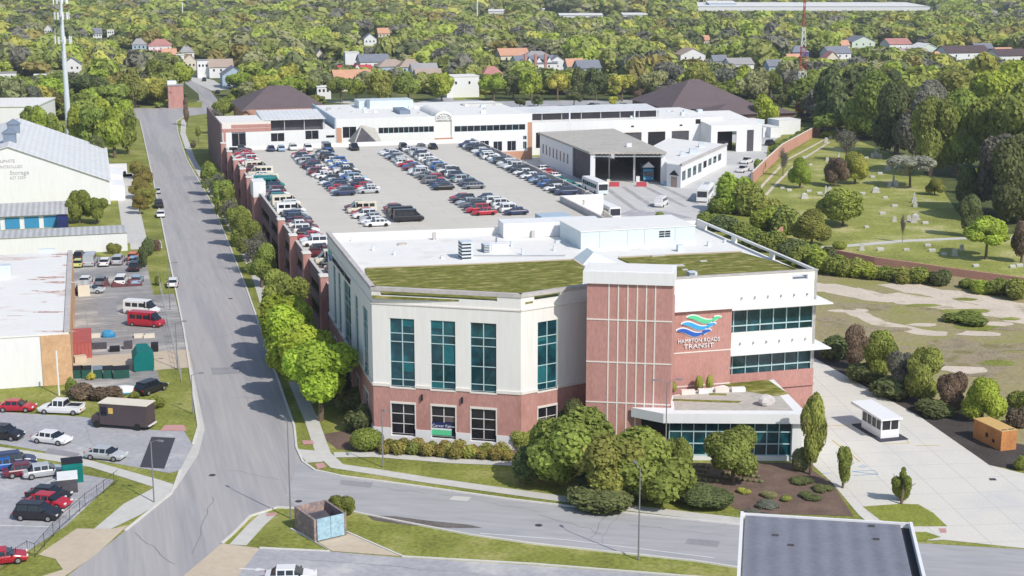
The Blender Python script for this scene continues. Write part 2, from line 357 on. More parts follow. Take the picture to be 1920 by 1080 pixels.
# ================================================================ GROUND
sheet('ground', [(-4000, -400), (4000, -400), (4000, 6500), (-4000, 6500)], -0.02, 'grass', world=True)
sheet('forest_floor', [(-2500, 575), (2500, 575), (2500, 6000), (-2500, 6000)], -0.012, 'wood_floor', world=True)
street = [(-700, 1500), (-60, 1170), (120, 1085), (248, 985), (322, 925), (330, 905), (338, 880), (362, 835), (372, 800), (345, 620), (308, 440), (290, 350), (268, 250), (262, 224), (240, 216), (200, 215),
          (200, 203), (330, 202), (352, 200), (374, 188), (372, 176), (352, 160), (340, 150), (352, 148), (372, 158), (396, 172), (410, 190), (430, 202), (430, 212), (380, 214), (345, 219), (331, 228), (334, 250), (350, 300), (402, 390), (462, 540), (500, 650), (552, 800), (556, 840), (568, 866), (590, 882), (640, 893),
          (760, 909), (960, 937), (1200, 965), (1375, 983), (1600, 1003), (1700, 1017), (1920, 1030), (2300, 1050), (2300, 1160), (1920, 1140), (1500, 1083), (1300, 1052), (1000, 1020), (880, 1003), (760, 980), (650, 958), (520, 952), (470, 968), (441, 998), (418, 1018), (345, 1080), (250, 1180), (0, 1500)]
sheet('road', street, 0.0, 'asphalt')
sheet('cross_road_surface', [(560, 868), (590, 883), (640, 894), (760, 910), (960, 938), (1200, 966), (1375, 984), (1600, 1004), (1700, 1018), (1920, 1031), (2300, 1051), (2300, 1159), (1920, 1139), (1500, 1082), (1300, 1051), (1000, 1019), (880, 1002), (760, 979), (650, 957), (560, 952), (535, 930)], 0.005, 'asphalt_cross')
K = MB()
def kerb(px, w=0.25, h=0.13): strip('', px, w, h, None, z0=-0.02, mb=K)
kerb([(262, 224), (268, 250), (290, 350), (308, 440), (345, 620), (372, 800), (362, 833)])
kerb([(345, 219), (331, 228), (334, 250), (350, 300), (402, 390), (462, 540), (500, 650), (552, 800), (556, 840), (568, 866), (590, 882), (640, 893), (760, 909), (960, 937), (1200, 965), (1375, 983), (1600, 1003), (1690, 1015)])
kerb([(338, 882), (330, 905), (322, 925), (235, 995)])
kerb([(416, 1020), (441, 998), (470, 968), (520, 952), (650, 958)]); kerb([(650, 958), (760, 980), (880, 1003), (1000, 1020), (1300, 1052), (1500, 1083)], 0.2)
tag(K.build('kerb', 'kerb'), kind='structure')
# pavements
sheet('gutter', [(345, 620), (372, 800), (362, 835), (338, 880), (322, 922), (331, 915), (372, 852), (384, 805), (346, 620)], 0.008, 'concrete')
strip('sidewalk', [(345, 224), (343, 250), (361, 300), (412, 385), (452, 455), (482, 520), (520, 640), (585, 790), (606, 850), (632, 874), (700, 884), (800, 900), (1000, 928), (1200, 955), (1400, 978), (1560, 990)], 1.7, 0.02, 'concrete')
sheet('garden_path', [(625, 848), (700, 848), (850, 860), (975, 865), (972, 874), (850, 869), (700, 857), (628, 858)], 0.024, 'concrete')
sheet('kerb_ramp', [(556, 842), (600, 846), (606, 866), (575, 868)], 0.022, 'concrete'); 
sheet('ramp_mat', [(566, 826), (586, 826), (590, 833), (569, 834)], 0.03, 'pink_pad'); sheet('ramp_mat', [(590, 870), (606, 868), (612, 876), (596, 880)], 0.03, 'pink_pad')
sheet('sidewalk', [(-100, 800), (0, 838), (165, 862), (300, 900), (325, 908), (322, 924), (290, 914), (170, 876), (0, 848), (-100, 812)], 0.02, 'concrete')
sheet('sidewalk', [(290, 914), (322, 920), (318, 932), (262, 966), (208, 992), (176, 992), (232, 945)], 0.024, 'concrete')
sheet('ramp_mat', [(310, 797), (345, 797), (350, 808), (300, 808)], 0.03, 'pink_pad')
# left hand lots
sheet('parking_lot', [(-400, 740), (0, 772), (60, 776), (160, 782), (285, 806), (345, 808), (362, 835), (338, 882), (318, 887), (165, 860), (0, 832), (-400, 770)], 0.002, 'asphalt_lot')
sheet('asphalt_patch', [(284, 819), (329, 821), (308, 879), (262, 876)], 0.012, 'asphalt_dark')
sheet('parking_lot', [(-400, 830), (0, 858), (40, 856), (130, 885), (215, 900), (175, 938), (125, 985), (60, 1028), (0, 1062), (-400, 1250)], 0.002, 'asphalt_lot')
sheet('driveway', [(144, 991), (208, 992), (240, 985), (180, 1040), (115, 1085), (60, 1120), (80, 1080), (118, 1068), (104, 1048), (72, 1040)], 0.012, 'concrete_tan')
sheet('driveway', [(416, 1019), (487, 1028), (430, 1100), (310, 1120), (345, 1079)], 0.012, 'concrete_tan')
sheet('parking_lot', [(487, 1028), (618, 1034), (748, 1045), (1000, 1060), (1330, 1085), (1330, 1300), (300, 1300), (428, 1102)], 0.004, 'asphalt_lot')
kerb2 = MB(); strip('', [(487, 1028), (618, 1034), (568, 1003), (545, 992)], 0.18, 0.12, None, z0=-0.02, mb=kerb2); strip('', [(650, 998), (755, 1044), (1000, 1058), (1330, 1084)], 0.18, 0.12, None, z0=-0.02, mb=kerb2)
tag(kerb2.build('kerb', 'kerb'), kind='structure')
sheet('concrete_pad', [(590, 1012), (655, 1000), (752, 1043), (622, 1033)], 0.01, 'concrete_tan')
strip('sidewalk', [(505, 962), (480, 985), (446, 1022)], 1.7, 0.02, 'concrete')
sheet('ramp_mat', [(498, 963), (518, 961), (520, 966), (500, 969)], 0.03, 'pink_pad')
# direction arrow painted on the lot at the bottom
A0 = P(480, 1068); afr = Fr(A0[0], A0[1], -0.1)
tag(MB().prism([afr.at(*q)[:2] for q in [(-1.6, -.12), (0, -.12), (0, -.4), (1.1, 0), (0, .4), (0, .12), (-1.6, .12)]], None, 0.03).build('road_marking', 'line_white'), kind='structure')
# workshop yard and storage yard at left
def gs(name, us, vs, z, m): return sheet(name, [G.at(a, b)[:2] for a, b in [(us[0], vs[0]), (us[1], vs[0]), (us[1], vs[1]), (us[0], vs[1])]], z, m, world=True)
gs('yard_surface', (-5, 11.4), (203, 251), 0.004, 'asphalt_yard'); gs('small_lot', (-5, 8.0), (251, 287), 0.006, 'asphalt_yard'); gs('yard_surface', (-5, 6.5), (192, 203), 0.008, 'asphalt_yard'); gs('gravel_strip', (-5, 11.3), (203, 213), 0.012, 'concrete_tan')
gs('storage_drive', (4.5, 9), (300, 400), 0.004, 'concrete'); gs('storage_drive', (5.6, 11.6), (293, 301), 0.008, 'concrete'); gs('side_drive', (-10, 13), (395, 402), 0.004, 'asphalt')
# depot yard, ramp area, drive at right
sheet('depot_yard', [G.at(95, 250)[:2], G.at(97, 404)[:2], G.at(190, 404)[:2], P(1440, 272), P(1436, 300), P(1400, 345), P(1335, 385), P(1290, 425), G.at(84, 190)[:2], G.at(84, 250)[:2]], 0.003, 'yard', world=True)
sheet('depot_yard', [G.at(190, 404)[:2], G.at(186, 440)[:2], G.at(215, 440)[:2], P(1440, 272)], 0.005, 'yard', world=True)
sheet('driveway', [G.at(84, 192)[:2], P(1500, 640), P(1560, 690), P(1640, 735), P(1720, 778), P(1855, 872), P(1990, 905), P(2200, 1045), P(1920, 1028), P(1770, 1012), P(1700, 1015), P(1640, 990), P(1610, 965), P(1560, 905), P(1522, 870), P(1500, 852), (32.8, 170), G.at(83.6, 160)[:2]], 0.006, 'drive', world=True)
sheet('verge', [(1618, 950), (1690, 945), (1722, 946), (1750, 962), (1776, 987), (1700, 987), (1650, 975)], 0.03, 'lawn')
sheet('verge', [(1700, 997), (1738, 998), (1764, 1007), (1735, 1014), (1700, 1015)], 0.03, 'lawn')
sheet('ramp_mat', [(1760, 991), (1773, 991), (1775, 999), (1763, 999)], 0.03, 'pink_pad')
sheet('service_cover', [(1854, 897), (1866, 897), (1869, 901), (1856, 901)], 0.03, 'asphalt_dark')
MK = MB()
for pts in ([(1550, 798), (1592, 798)], [(1718, 836), (1762, 835)], [(1655, 833), (1705, 831), (1700, 826)], [(1560, 825), (1600, 855), (1612, 866)]): strip('', pts, 0.14, 0.024, None, mb=MK)
tag(MK.build('yellow_marking', 'line_yellow'), kind='structure')
MK = MB()
for pts in ([(1598, 884), (1640, 882), (1646, 889), (1600, 892)], [(1598, 884), (1646, 890)], [(1540, 888), (1560, 887)], [(1610, 876), (1620, 872), (1625, 875), (1616, 877)]): strip('', pts, 0.12, 0.024, None, mb=MK)
tag(MK.build('blue_marking', 'line_blue'), kind='structure')
MK = MB()
for pts in ([(0, 895), (22, 880)], [(35, 900), (60, 880)], [(62, 922), (105, 897)], [(0, 985), (95, 988)], [(140, 937), (165, 938)]): strip('', pts, 0.13, 0.02, None, mb=MK)
tag(MK.build('bay_line', 'line_white'), kind='structure')
# planting bed, cemetery, field
sheet('planting_bed', [(600, 815), (690, 800), (705, 822), (900, 828), (985, 835), (980, 866), (850, 860), (700, 848), (632, 842)], 0.014, 'mulch')
sheet('planting_bed', [(1290, 868), (1500, 868), (1560, 905), (1600, 968), (1400, 962), (1300, 918)], 0.014, 'mulch')
sheet('dark_bed', [(1470, 640), (1560, 690), (1640, 735), (1720, 778), (1855, 872), (2050, 905), (2050, 860), (1900, 830), (1830, 790), (1720, 740), (1560, 655)], 0.01, 'dark_soil')
sheet('cemetery_lawn', [(1540, 246), (1408, 346), (1490, 405), (1440, 455), (1556, 478), (1930, 533), (2300, 580), (2600, 300), (2000, 232), (1700, 222)], 0.0, 'cemetery_grass')
strip('cemetery_path', [(1440, 466), (1530, 465), (1600, 460), (1690, 452), (1800, 447), (2050, 440)], 2.2, 0.012, 'concrete')
strip('cemetery_track', [(1546, 262), (1475, 300), (1432, 345), (1420, 360)], 0.8, 0.012, 'dirt'); strip('cemetery_track', [(1556, 266), (1495, 305), (1450, 350), (1436, 366)], 0.8, 0.012, 'dirt')
sheet('field', [(1500, 470), (1556, 480), (1930, 537), (2600, 640), (2600, 900), (1930, 850), (1840, 792), (1720, 742), (1560, 657), (1470, 640), (1480, 560)], 0.0, 'field')
rg = random.Random(6)
def ragged(name, px, w, z, m):
    pts = [P(*p) for p in px]; fine = []
    for a, b in zip(pts, pts[1:]):
        n = max(2, int(hypot(a[0] - b[0], a[1] - b[1]) / 1.6)); fine += [(a[0] + (b[0] - a[0]) * i / n, a[1] + (b[1] - a[1]) * i / n) for i in range(n)]
    l, r = ribbon(fine, w); j = lambda q: (q[0] + rg.uniform(-.1, .1) * w, q[1] + rg.uniform(-.14, .14) * w)
    return sheet(name, [j(q) for q in r] + [j(q) for q in l[::-1]], z, m, world=True)
ragged('dirt_track', [(1500, 537), (1560, 541), (1640, 556), (1700, 560), (1800, 575), (1930, 598), (2200, 640)], 7.0, 0.006, 'dirt')
ragged('dirt_track', [(1680, 530), (1730, 545), (1830, 562), (1930, 580), (2200, 620)], 7.0, 0.009, 'dirt')
ragged('dirt_track', [(1600, 585), (1650, 605), (1720, 622), (1800, 628)], 3.2, 0.006, 'dirt')
sheet('stubble_patch', [(1740, 640), (1800, 632), (1870, 650), (1890, 690), (1850, 710), (1780, 700), (1735, 670)], 0.012, 'rubble_field')
# far streets and lawns
sheet('far_lot', [(780, 192), (860, 178), (910, 190), (1200, 187), (1215, 200), (900, 204)], 0.004, 'asphalt_lot'); sheet('far_street', [(1440, 180), (1550, 178), (1552, 190), (1440, 190)], 0.004, 'asphalt')
sheet('far_lawn', [(852, 176), (905, 174), (910, 186), (850, 188)], 0.008, 'lawn'); sheet('far_lawn', [(330, 195), (380, 190), (378, 202), (335, 201)], 0.008, 'lawn')
for q in ([(600, 190), (700, 186), (760, 186), (780, 192), (700, 198)], [(270, 118), (300, 112), (330, 125), (300, 130)], [(350, 140), (400, 150), (430, 168), (396, 170), (360, 152)]): sheet('far_paving', q, 0.006, 'concrete')

# wear on the roads: cracks, patches, covers
mat('tar', (0.23, 0.23, 0.24), 0.8, 0.3, 1.0, 5); mat('asphalt_mend', (0.3, 0.295, 0.31), 0.85, 0.15, 0.4, 3); mat('wet_dirt', (0.16, 0.14, 0.13), 0.7, 0.4, 0.4, 3)
rp = random.Random(21); CK = MB()
def crack(p, q, w=.07, n=9, j=.25):
    pts = [(p[0] + (q[0] - p[0]) * i / n + rp.uniform(-j, j), p[1] + (q[1] - p[1]) * i / n + rp.uniform(-j, j)) for i in range(n + 1)]; strip('', pts, w, 0.011, None, world=True, mb=CK)
for a, b, c, d in ((430, 745, 545, 746), (395, 500, 470, 502), (318, 450, 420, 447), (345, 380, 395, 381), (640, 905, 800, 925), (820, 925, 1010, 960), (1010, 965, 1130, 1000), (1140, 955, 1110, 1010), (1160, 962, 1125, 1020), (1180, 985, 1360, 1003), (430, 880, 520, 900), (250, 1000, 330, 1060), (400, 930, 360, 1040), (10, 800, 250, 860), (160, 800, 180, 850), (150, 590, 320, 600), (160, 570, 165, 640), (230, 560, 240, 640), (560, 1050, 900, 1075), (1780, 1030, 1900, 1038), (460, 620, 380, 640), (300, 330, 350, 331), (290, 290, 340, 291), (275, 240, 325, 242)): crack(P(a, b), P(c, d), rp.uniform(.04, .1))
for i in range(16):
    v_ = rp.uniform(175, 480); u_ = rp.uniform(12, 20); crack(G.at(u_, v_)[:2], G.at(u_ + rp.uniform(-3, 3), v_ + rp.uniform(4, 14))[:2], rp.uniform(.03, .07), 8, .18)
tag(CK.build('road_cracks', 'tar'), kind='structure')
for q, m_ in (([(850, 930), (884, 932), (876, 940), (842, 937)], 'concrete'), ([(545, 1000), (545, 1000), (545, 1000)], None), ([(395, 690), (450, 688), (455, 700), (398, 703)], 'asphalt_mend'), ([(640, 900), (700, 905), (695, 915), (636, 908)], 'asphalt_mend'), ([(345, 330), (376, 330), (380, 338), (347, 338)], 'asphalt_mend'), ([(300, 880), (340, 878), (330, 890)], None), ([(1290, 1010), (1350, 1015), (1346, 1026), (1284, 1020)], 'asphalt_mend'), ([(90, 840), (150, 850), (140, 862), (85, 850)], 'asphalt_mend'), ([(180, 560), (215, 558), (222, 590), (184, 592)], 'asphalt_mend'), ([(688, 966), (740, 968), (800, 976), (880, 984), (905, 990), (840, 990), (760, 984), (700, 975)], 'wet_dirt')):
    if m_: sheet('road_patch', q, 0.013, m_)
for a, b in ((398, 891), (560, 940), (432, 560), (330, 300), (1010, 985)):
    x_, y_ = P(a, b); o_ = MB(); o_.tube((x_, y_, 0.004), (x_, y_, 0.016), .38, n=16); tag(o_.build('manhole_cover', 'asphalt_dark'), kind='structure')
strip('edge_line', [(900, 1000), (1060, 1012), (1250, 1035), (1340, 1046)], .12, .014, 'line_white')
rt = random.Random(4)
for i in range(46):                             # bare soil scars and rough tufts in the field
    a, b = rt.uniform(1560, 1915), rt.uniform(560, 760)
    if b > 640 + (a - 1560) * .42: continue
    x_, y_ = P(a, b); n_ = 9; r_ = rt.uniform(.5, 2.4); ph_ = rt.uniform(0, 6)
    sheet('soil_scar', [(x_ + 2.0 * r_ * cos(k * 2 * pi / n_) * rt.uniform(.6, 1.2), y_ + r_ * sin(k * 2 * pi / n_) * rt.uniform(.6, 1.2)) for k in range(n_)], 0.014 + i * .0006, rt.choice(('dirt', 'rubble_field', 'rubble_field', 'grass')), world=True)

mat('tyre_stain', (0.4, 0.39, 0.385), .85, .25, .4, 2)
for i, q in enumerate(([(1136, 352), (1165, 374), (1195, 396)], [(1168, 350), (1200, 372), (1232, 392)], [(1210, 350), (1245, 368), (1290, 390)], [(1232, 346), (1275, 366), (1310, 384)])): ragged('oil_track', q, 1.3, .012 + i * .001, 'tyre_stain')
ragged('worn_patch', [(1170, 398), (1230, 404), (1290, 400)], 9, .0165, 'asphalt_lot')
# ================================================================ HEADQUARTERS
hq = thing('office_building', (8, 180, 0), 'three storey white and pink brick corner office building with planted roof and wave logo', 'office building')
P0 = (-16.1, 166.9); P1 = (1.0, 163.0); P2 = (8.75, 168.1); LB = G.at(30.1, 201.5)[:2]; RB = G.at(83.3, 197.5)[:2]; R0 = G.at(83.3, 160.2)[:2]
F1, F2, FL = fr2(P0, P1), fr2(P1, P2), fr2(LB, P0)
l1 = hypot(P1[0] - P0[0], P1[1] - P0[1]); l2 = hypot(P2[0] - P1[0], P2[1] - P1[1]); lL = hypot(P0[0] - LB[0], P0[1] - LB[1])
ZT = 18.2
tw1 = [(2.1, 5.05), (6.95, 9.9), (11.65, 14.7)]
def facade(fr, L, wins, e0, e1, zw=(6.7, 14.75), gw=(1.0, 4.55), zs=(6.7, 7.5, 9.6, 12.0, 13.0, 14.75), slots=()):
    up = MB(); wall(up, fr, 0, L, 0.0, 0.4, 6.75, ZT - .3, [(a, b, *zw) for a, b in wins] + [(a, b, 17.34, 17.86) for a, b in slots]); up.build('upper_wall', 'stucco', hq)
    lo = MB(); wall(lo, fr, 0, L, -0.04, 0.44, 1.6, 6.6, [(a, b, 0.9, 6.6 if False else 4.6) for a, b in wins] + [(a, b, 6.55, 6.7) for a, b in wins]); lo.build('brick_wall', 'pink_brick', hq)
    pl = MB(); wall(pl, fr, 0, L, -0.12, 0.52, 0.0, 1.6, [(a, b, 0.7, 1.7) for a, b in wins]); pl.build('plinth', 'white', hq)
    edges = [0] + [x for w in wins for x in w] + [L]; pieces('belt_course', 'cream_trim', hq, [(fr, a, b, -0.14, 0.3, 6.6, 6.95) for a, b in zip(edges[::2], edges[1::2])])
    pieces('cornice', 'cream_trim', hq, [(fr, -0.1, L + 0.1, -0.1, 0.0, 16.35, 16.5)])
    for a, b in wins:
        pieces('sill', 'cream_trim', hq, [(fr, a - .08, b + .08, -0.1, 0.1, 6.42, 6.595)]); tr = MB(); tr.box(fr, a - .08, b + .08, -0.1, 0.1, 4.6, 4.85)
        for x in (a, b): tr.box(fr, x - .07, x + .07, -0.07, -0.041, 1.6, 4.6)
        tr.build('window_surround', 'cream_trim', hq)
    for a, b in wins:
        window(hq, fr, a, b, *zw, 0.0, 2, 5, 'glass_teal', 'mullion', 0.1, zs)
        window(hq, fr, a, b, 0.95, 4.6, 0.0, 2, 3, 'glass_dark', 'mullion_pale', 0.09)
facade(F1, l1, tw1, 0, 0, slots=[(1.0, 14.8)])
facade(F2, l2, [(2.3, 5.0)], 0, 0, slots=[(1.8, 5.4)])
facade(FL, lL, [(5.0, 7.2), (9.6, 11.8), (14.6, 20.2), (23.8, 26.2), (29.8, 33.2)], 0, 0)
for u in (5.6, 10.4):
    MB().box(F1, u + .2, u + .38, -0.3, -0.05, 5.2, 5.9).build('wall_lamp', 'black', hq)
# right wing
gR = Fr(*G.at(63.4, 160.2)[:2], HX); LR = 83.3 - 63.4
rw = MB(); wall(rw, gR, 0, LR, 0, 0.4, 5.9, ZT, [(7.4, LR - 0.35, 11.1, 13.8), (7.4, LR - 0.35, 5.8, 8.2), (16.6, 18.6, 17.2, 17.75)]); rw.build('upper_wall', 'stucco', hq)
rb = MB(); wall(rb, gR, 0, LR, -0.04, 0.44, 0, 5.9, []); rb.box(gR, 13.0, LR, -0.3, -.04, 3.9, 4.15); rb.build('brick_wall', 'pink_brick', hq)
for z0, z1 in ((11.1, 13.8), (5.9, 8.2)):
    g = MB().box(gR, 7.4, LR - .35, 0.25, 0.3, z0, z1).build('window', 'glass_teal', hq); f = MB()
    for i in range(8):
        u = 7.4 + (LR - 7.75) * i / 7; f.box(gR, u - .05, u + .05, 0.1, 0.247, z0, z1)
    f.box(gR, 7.4, LR - .35, 0.08, 0.24, z0 + .75, z0 + .87); f.build('window_frame', 'mullion', g)
for zc in (14.0, 8.4):
    s = MB(); s.add([gR.at(7.0, 0, zc), gR.at(LR, 0, zc), gR.at(LR + 1.5, -1.5, zc + .25), gR.at(7.0, -1.5, zc + .25), gR.at(7.0, 0, zc + .55), gR.at(LR, 0, zc + .55), gR.at(LR + 1.5, -1.5, zc + .4), gR.at(7.0, -1.5, zc + .4)],
                    [(3, 2, 1, 0), (4, 7, 6, 5)[::-1], (3, 7, 6, 2)[::-1], (0, 4, 7, 3), (0, 1, 5, 4), (1, 2, 6, 5)])
    s.add([gR.at(LR, 0, zc), gR.at(LR + 1.5, -1.5, zc + .25), gR.at(LR + 1.5, 8, zc + .25), gR.at(LR, 8, zc), gR.at(LR, 0, zc + .55), gR.at(LR + 1.5, -1.5, zc + .4), gR.at(LR + 1.5, 8, zc + .4), gR.at(LR, 8, zc + .55)],
                    [(0, 1, 2, 3), (4, 7, 6, 5), (1, 5, 6, 2), (3, 2, 6, 7), (0, 4, 5, 1)])
    s.build('sunshade', 'white', hq); d = MB()
    for i in range(7):
        u = 8.3 + 1.72 * i; d.box(gR, u - .06, u + .06, -.25, -.02, zc + 1.2, zc + 1.5)
    d.build('bracket_lamps', 'steel', hq)
# right side, back
FRs = fr2(R0, RB); LRs = hypot(RB[0] - R0[0], RB[1] - R0[1])
s = MB(); wall(s, FRs, 0, LRs, 0, .4, 5.9, 17.1, [(.4, 9, 11.1, 13.8), (.4, 9, 5.8, 8.2), (12, 30, 7, 9), (12, 30, 11.5, 13.5)])
wall(s, FRs, 0, LRs, 0, .35, 17.1, ZT + .1, [(1.2, 11.8, 17.25, 18.0), (12.8, 23.6, 17.25, 18.0), (24.8, 34, 17.25, 18.0)]); s.build('side_wall', 'stucco', hq)
MB().box(FRs, 0, LRs, -.04, .4, 0, 5.9).build('side_brick_wall', 'pink_brick', hq)
for a, b, c, d in ((.4, 9, 11.1, 13.8), (.4, 9, 5.9, 8.2), (12, 30, 7, 9), (12, 30, 11.5, 13.5)): window(hq, FRs, a, b, c, d, 0, 7, 2, 'glass_teal', 'mullion')
FB = fr2(RB, LB); LBk = hypot(RB[0] - LB[0], RB[1] - LB[1])
b = MB(); wall(b, FB, 0, LBk, 0, .4, 0, ZT - .1); b.build('back_wall', 'stucco', hq)
b = MB().box(FB, LBk - 38, LBk - 24, -.3, 3.6, 17.2, 19.2); b.build('roof_block', 'white', hq)
pieces('coping', 'parapet_grey', hq, [(fr, -.08, L + .08, -.1, .48, ZT - (.3 if fr in (F1, F2, FL) else 0), ZT + .12) for fr, L in ((F1, l1), (F2, l2), (gR, LR), (FL, lL))])
ri = MB()
foot = [F1.at(.4, .4)[:2], F1.at(l1, .4)[:2], F2.at(l2, .4)[:2], gR.at(0, .3)[:2], gR.at(LR - .3, .4)[:2], FRs.at(LRs - .3, .4)[:2], FB.at(LBk - .4, .4)[:2]]
MB().prism(foot, 16.9, 17.15).build('roof', 'white_roof', hq)
gA = [P(a, c, 17.3) for a, c in [(684, 503), (880, 496), (1075, 488), (1096, 500), (1096, 520), (1083, 551), (986, 567), (698, 556)]]
gB = [P(a, c, 17.3) for a, c in [(1160, 484), (1390, 473), (1440, 487), (1503, 506), (1440, 512), (1275, 527), (1262, 505), (1190, 497)]]
for q in (gA, gB): MB().prism(q, 17.1, 17.32).build('green_roof', 'roof_sedum', hq)
bd = MB()
for q in ([(688, 503), (880, 496), (1075, 487)], [(1075, 487), (1100, 503)], [(1160, 483), (1390, 472)]): strip('', [P(a, c, 17.3) for a, c in q], .35, 17.4, None, world=True, z0=17.1, mb=bd)
bd.build('gravel_edge', 'concrete_tan', hq)
# tower
T = fr2((8.35, 162.2), (17.75, 160.8)); LT = 9.5
MB().box(T, 0, LT, 0, 4.9, 17.1, 19.8).box(T, 0, LT, 0, 7.4, 0, 17.1).build('tower', 'pink_brick', hq)
MB().box(T, -.45, LT + .2, -.3, 4.9, 19.8, 21.15).build('tower_cap', 'white', hq)
MB().box(T, -.1, LT - .1, .1, 4.6, 21.15, 21.2).build('tower_roof', 'white_roof', hq)
j = MB()
for u in (2.45, 3.5, 4.55, 5.6, 6.6, 7.6): j.box(T, u - .07, u + .07, -.05, .02, .2, 19.8)
for z in (15.6, 10.7, 6.0): j.box(T, 0, LT, -.06, .015, z, z + .14)
j.build('joint_lines', 'cream_trim', hq)
# logo wing
gl = Fr(*G.at(63.0, 157.2)[:2], HX); LL = 7.9
MB().box(gl, 0, LL, 0, 3.0, 0, 15.0).build('logo_wall', 'pink_brick', hq)
MB().box(gl, -.2, LL + .5, -.5, 2.97, 15.0, 16.3, (15.9, 15.9, 16.3, 16.3)).build('canopy', 'white', hq)
pieces('joint_line', 'cream_trim', hq, [(gl, 0, LL, -.05, .02, 9.9, 10.03), (gl, 0, LL, -.05, .02, 5.8, 5.93)])
def wave(fr, u0, z0, k, s, m, nm, par, v=-.12):
    top, bot = [], []
    for i in range(25):
        t = i / 24; u = t * 4.0; y = .32 * sin(2 * pi * (t * 1.15 + .12)) * (0.5 + .5 * t) + .45 * (0.25 - t) * .9
        th = (.52 if k else .72) * (sin(pi * min(1, t * 1.25 + .02)) ** .6 if t < .78 else (1 - (t - .78) / .22 * .75))
        top.append((u0 + u * s, z0 + (y + th / 2) * s)); bot.append((u0 + u * s, z0 + (y - th / 2) * s))
    o = MB(); n = 25; d = v if k else v + .05
    vs = [fr.at(a, d, c) for a, c in top + bot] + [fr.at(a, 0.01, c) for a, c in top + bot]; fs = []
    for i in range(24): fs += [(n + i, n + i + 1, i + 1, i), (i, i + 1, 2 * n + i + 1, 2 * n + i), (n + i + 1, n + i, 3 * n + i, 3 * n + i + 1)]
    o.add(vs, fs + [(0, 2 * n, 3 * n, n), (n - 1, 2 * n - 1, 4 * n - 1, 3 * n - 1)]); return o.build(nm, m, par)
for (u0, z0, m) in ((2.1, 14.0, 'logo_green'), (1.45, 13.25, 'logo_sky'), (.85, 12.5, 'logo_blue')):
    wave(gl, u0, z0, 0, 1.12, 'white', 'logo_edge', hq); wave(gl, u0 + .18, z0 - .03, 1, 1.04, m, 'logo_wave', hq, -.16)
text('HAMPTON ROADS', gl, 3.75, -.1, 11.15, .68, 'white', hq, align='CENTER', sx=.92, depth=.06); text('TRANSIT', gl, 3.75, -.1, 10.45, .74, 'white', hq, align='CENTER', sx=1.3, depth=.06)
for (u0, z0, m) in ((1.6, 16.2, 'logo_green'), (1.4, 15.7, 'logo_sky'), (1.2, 15.2, 'logo_blue')): wave(FL, u0, z0, 1, .7, m, 'logo_wave', hq)
text('HAMPTON ROADS TRANSIT', FL, 5.0, -.08, 15.2, 1.0, 'black', hq, sx=1.25)
# banner in the ground floor window
bn = MB().box(F1, 6.97, 9.35, .02, .06, 1.95, 2.65).build('banner', 'banner_navy', hq)
MB().box(F1, 6.97, 9.35, .025, .065, 1.75, 1.95).build('banner_white_band', 'white', hq); MB().box(F1, 6.97, 9.35, .02, .06, 1.1, 1.75).build('banner_green_band', 'logo_green', hq)
text('Career Fair', F1, 7.03, .01, 2.08, .5, 'white', hq, depth=.005)
# roof plant
ph = MB(); a = P(1089, 467, 17.2); b2 = P(1303, 455, 17.2); fp = fr2(a, b2); lp = hypot(a[0] - b2[0], a[1] - b2[1])
ph.box(fp, 0, lp, 0, 9, 17.15, 19.5); pho = ph.build('penthouse', 'pale_blue_panel', hq)
MB().box(fp, -.1, lp + .1, -.1, 9.1, 19.5, 19.6).build('penthouse_roof', 'white_roof', hq)
q = MB()
for i in range(2):
    for k2 in range(3): q.box(fp, lp * .68 + i * .85, lp * .68 + i * .85 + .75, -.03, .02, 18.2 + k2 * .32, 18.42 + k2 * .32)
q.build('louvre', 'black', hq)
q = MB()
for i in (.16, .4, .55, .82): q.box(fp, lp * i, lp * i + .05, -.03, .01, 17.2, 19.5)
q.build('panel_joints', 'steel', hq)
def roofbox(px, py, w, d, h, m, z=17.15, par=hq, nm='roof_unit', fins=False):
    x, y = P(px, py, z); f = Fr(x, y, HX); o = MB().box(f, -w / 2, w / 2, 0, d, z, z + h).build(nm, m, par)
    if fins:
        q = MB()
        for i in range(5): q.box(f, -w / 2 - .03, w / 2 - .3, -.03, -.005, z + h * (i + .3) / 5.2, z + h * (i + .72) / 5.2); q.box(f, -w / 2 - .03, -w / 2 - .005, .1, d - .1, z + h * (i + .3) / 5.2, z + h * (i + .72) / 5.2)
        q.build('fins', 'black', o)
    return o
roofbox(877, 487, 1.5, 2.0, 2.3, 'galv', fins=True); roofbox(915, 474, 1.0, 1.6, 1.1, 'galv', fins=True); roofbox(938, 473, 2.3, 1.6, 1.05, 'white')
roofbox(1300, 524, 1.0, 1.0, .9, 'galv', z=17.3, fins=True); roofbox(1276, 472, .7, .7, .9, 'galv'); roofbox(815, 450, .5, .4, 1.0, 'parapet_grey'); roofbox(1000, 446, .5, .4, 1.0, 'parapet_grey'); roofbox(755, 460, 1.2, .6, .25, 'grey_roof')
x, y = P(1122, 492, 17.2); f = Fr(x, y, HX)
MB().add([f.at(-2.3, -.6, 17.1), f.at(2.3, -.6, 17.1), f.at(1.9, 3.6, 17.1), f.at(-2.3, 3.6, 17.1), f.at(-.6, .2, 18.5), f.at(-.4, 3.4, 18.5)], [(0, 1, 4), (1, 2, 5, 4), (2, 3, 5), (3, 0, 4, 5)]).build('skylight', 'pale_blue_panel', hq)
for px, py, w, d in ((1270, 500, 2.0, .8), (1320, 491, .9, .5), (1285, 507, .7, .4), (1235, 481, 1.8, .5)): roofbox(px, py, w, d, .12, 'concrete', z=17.3, nm='paver')
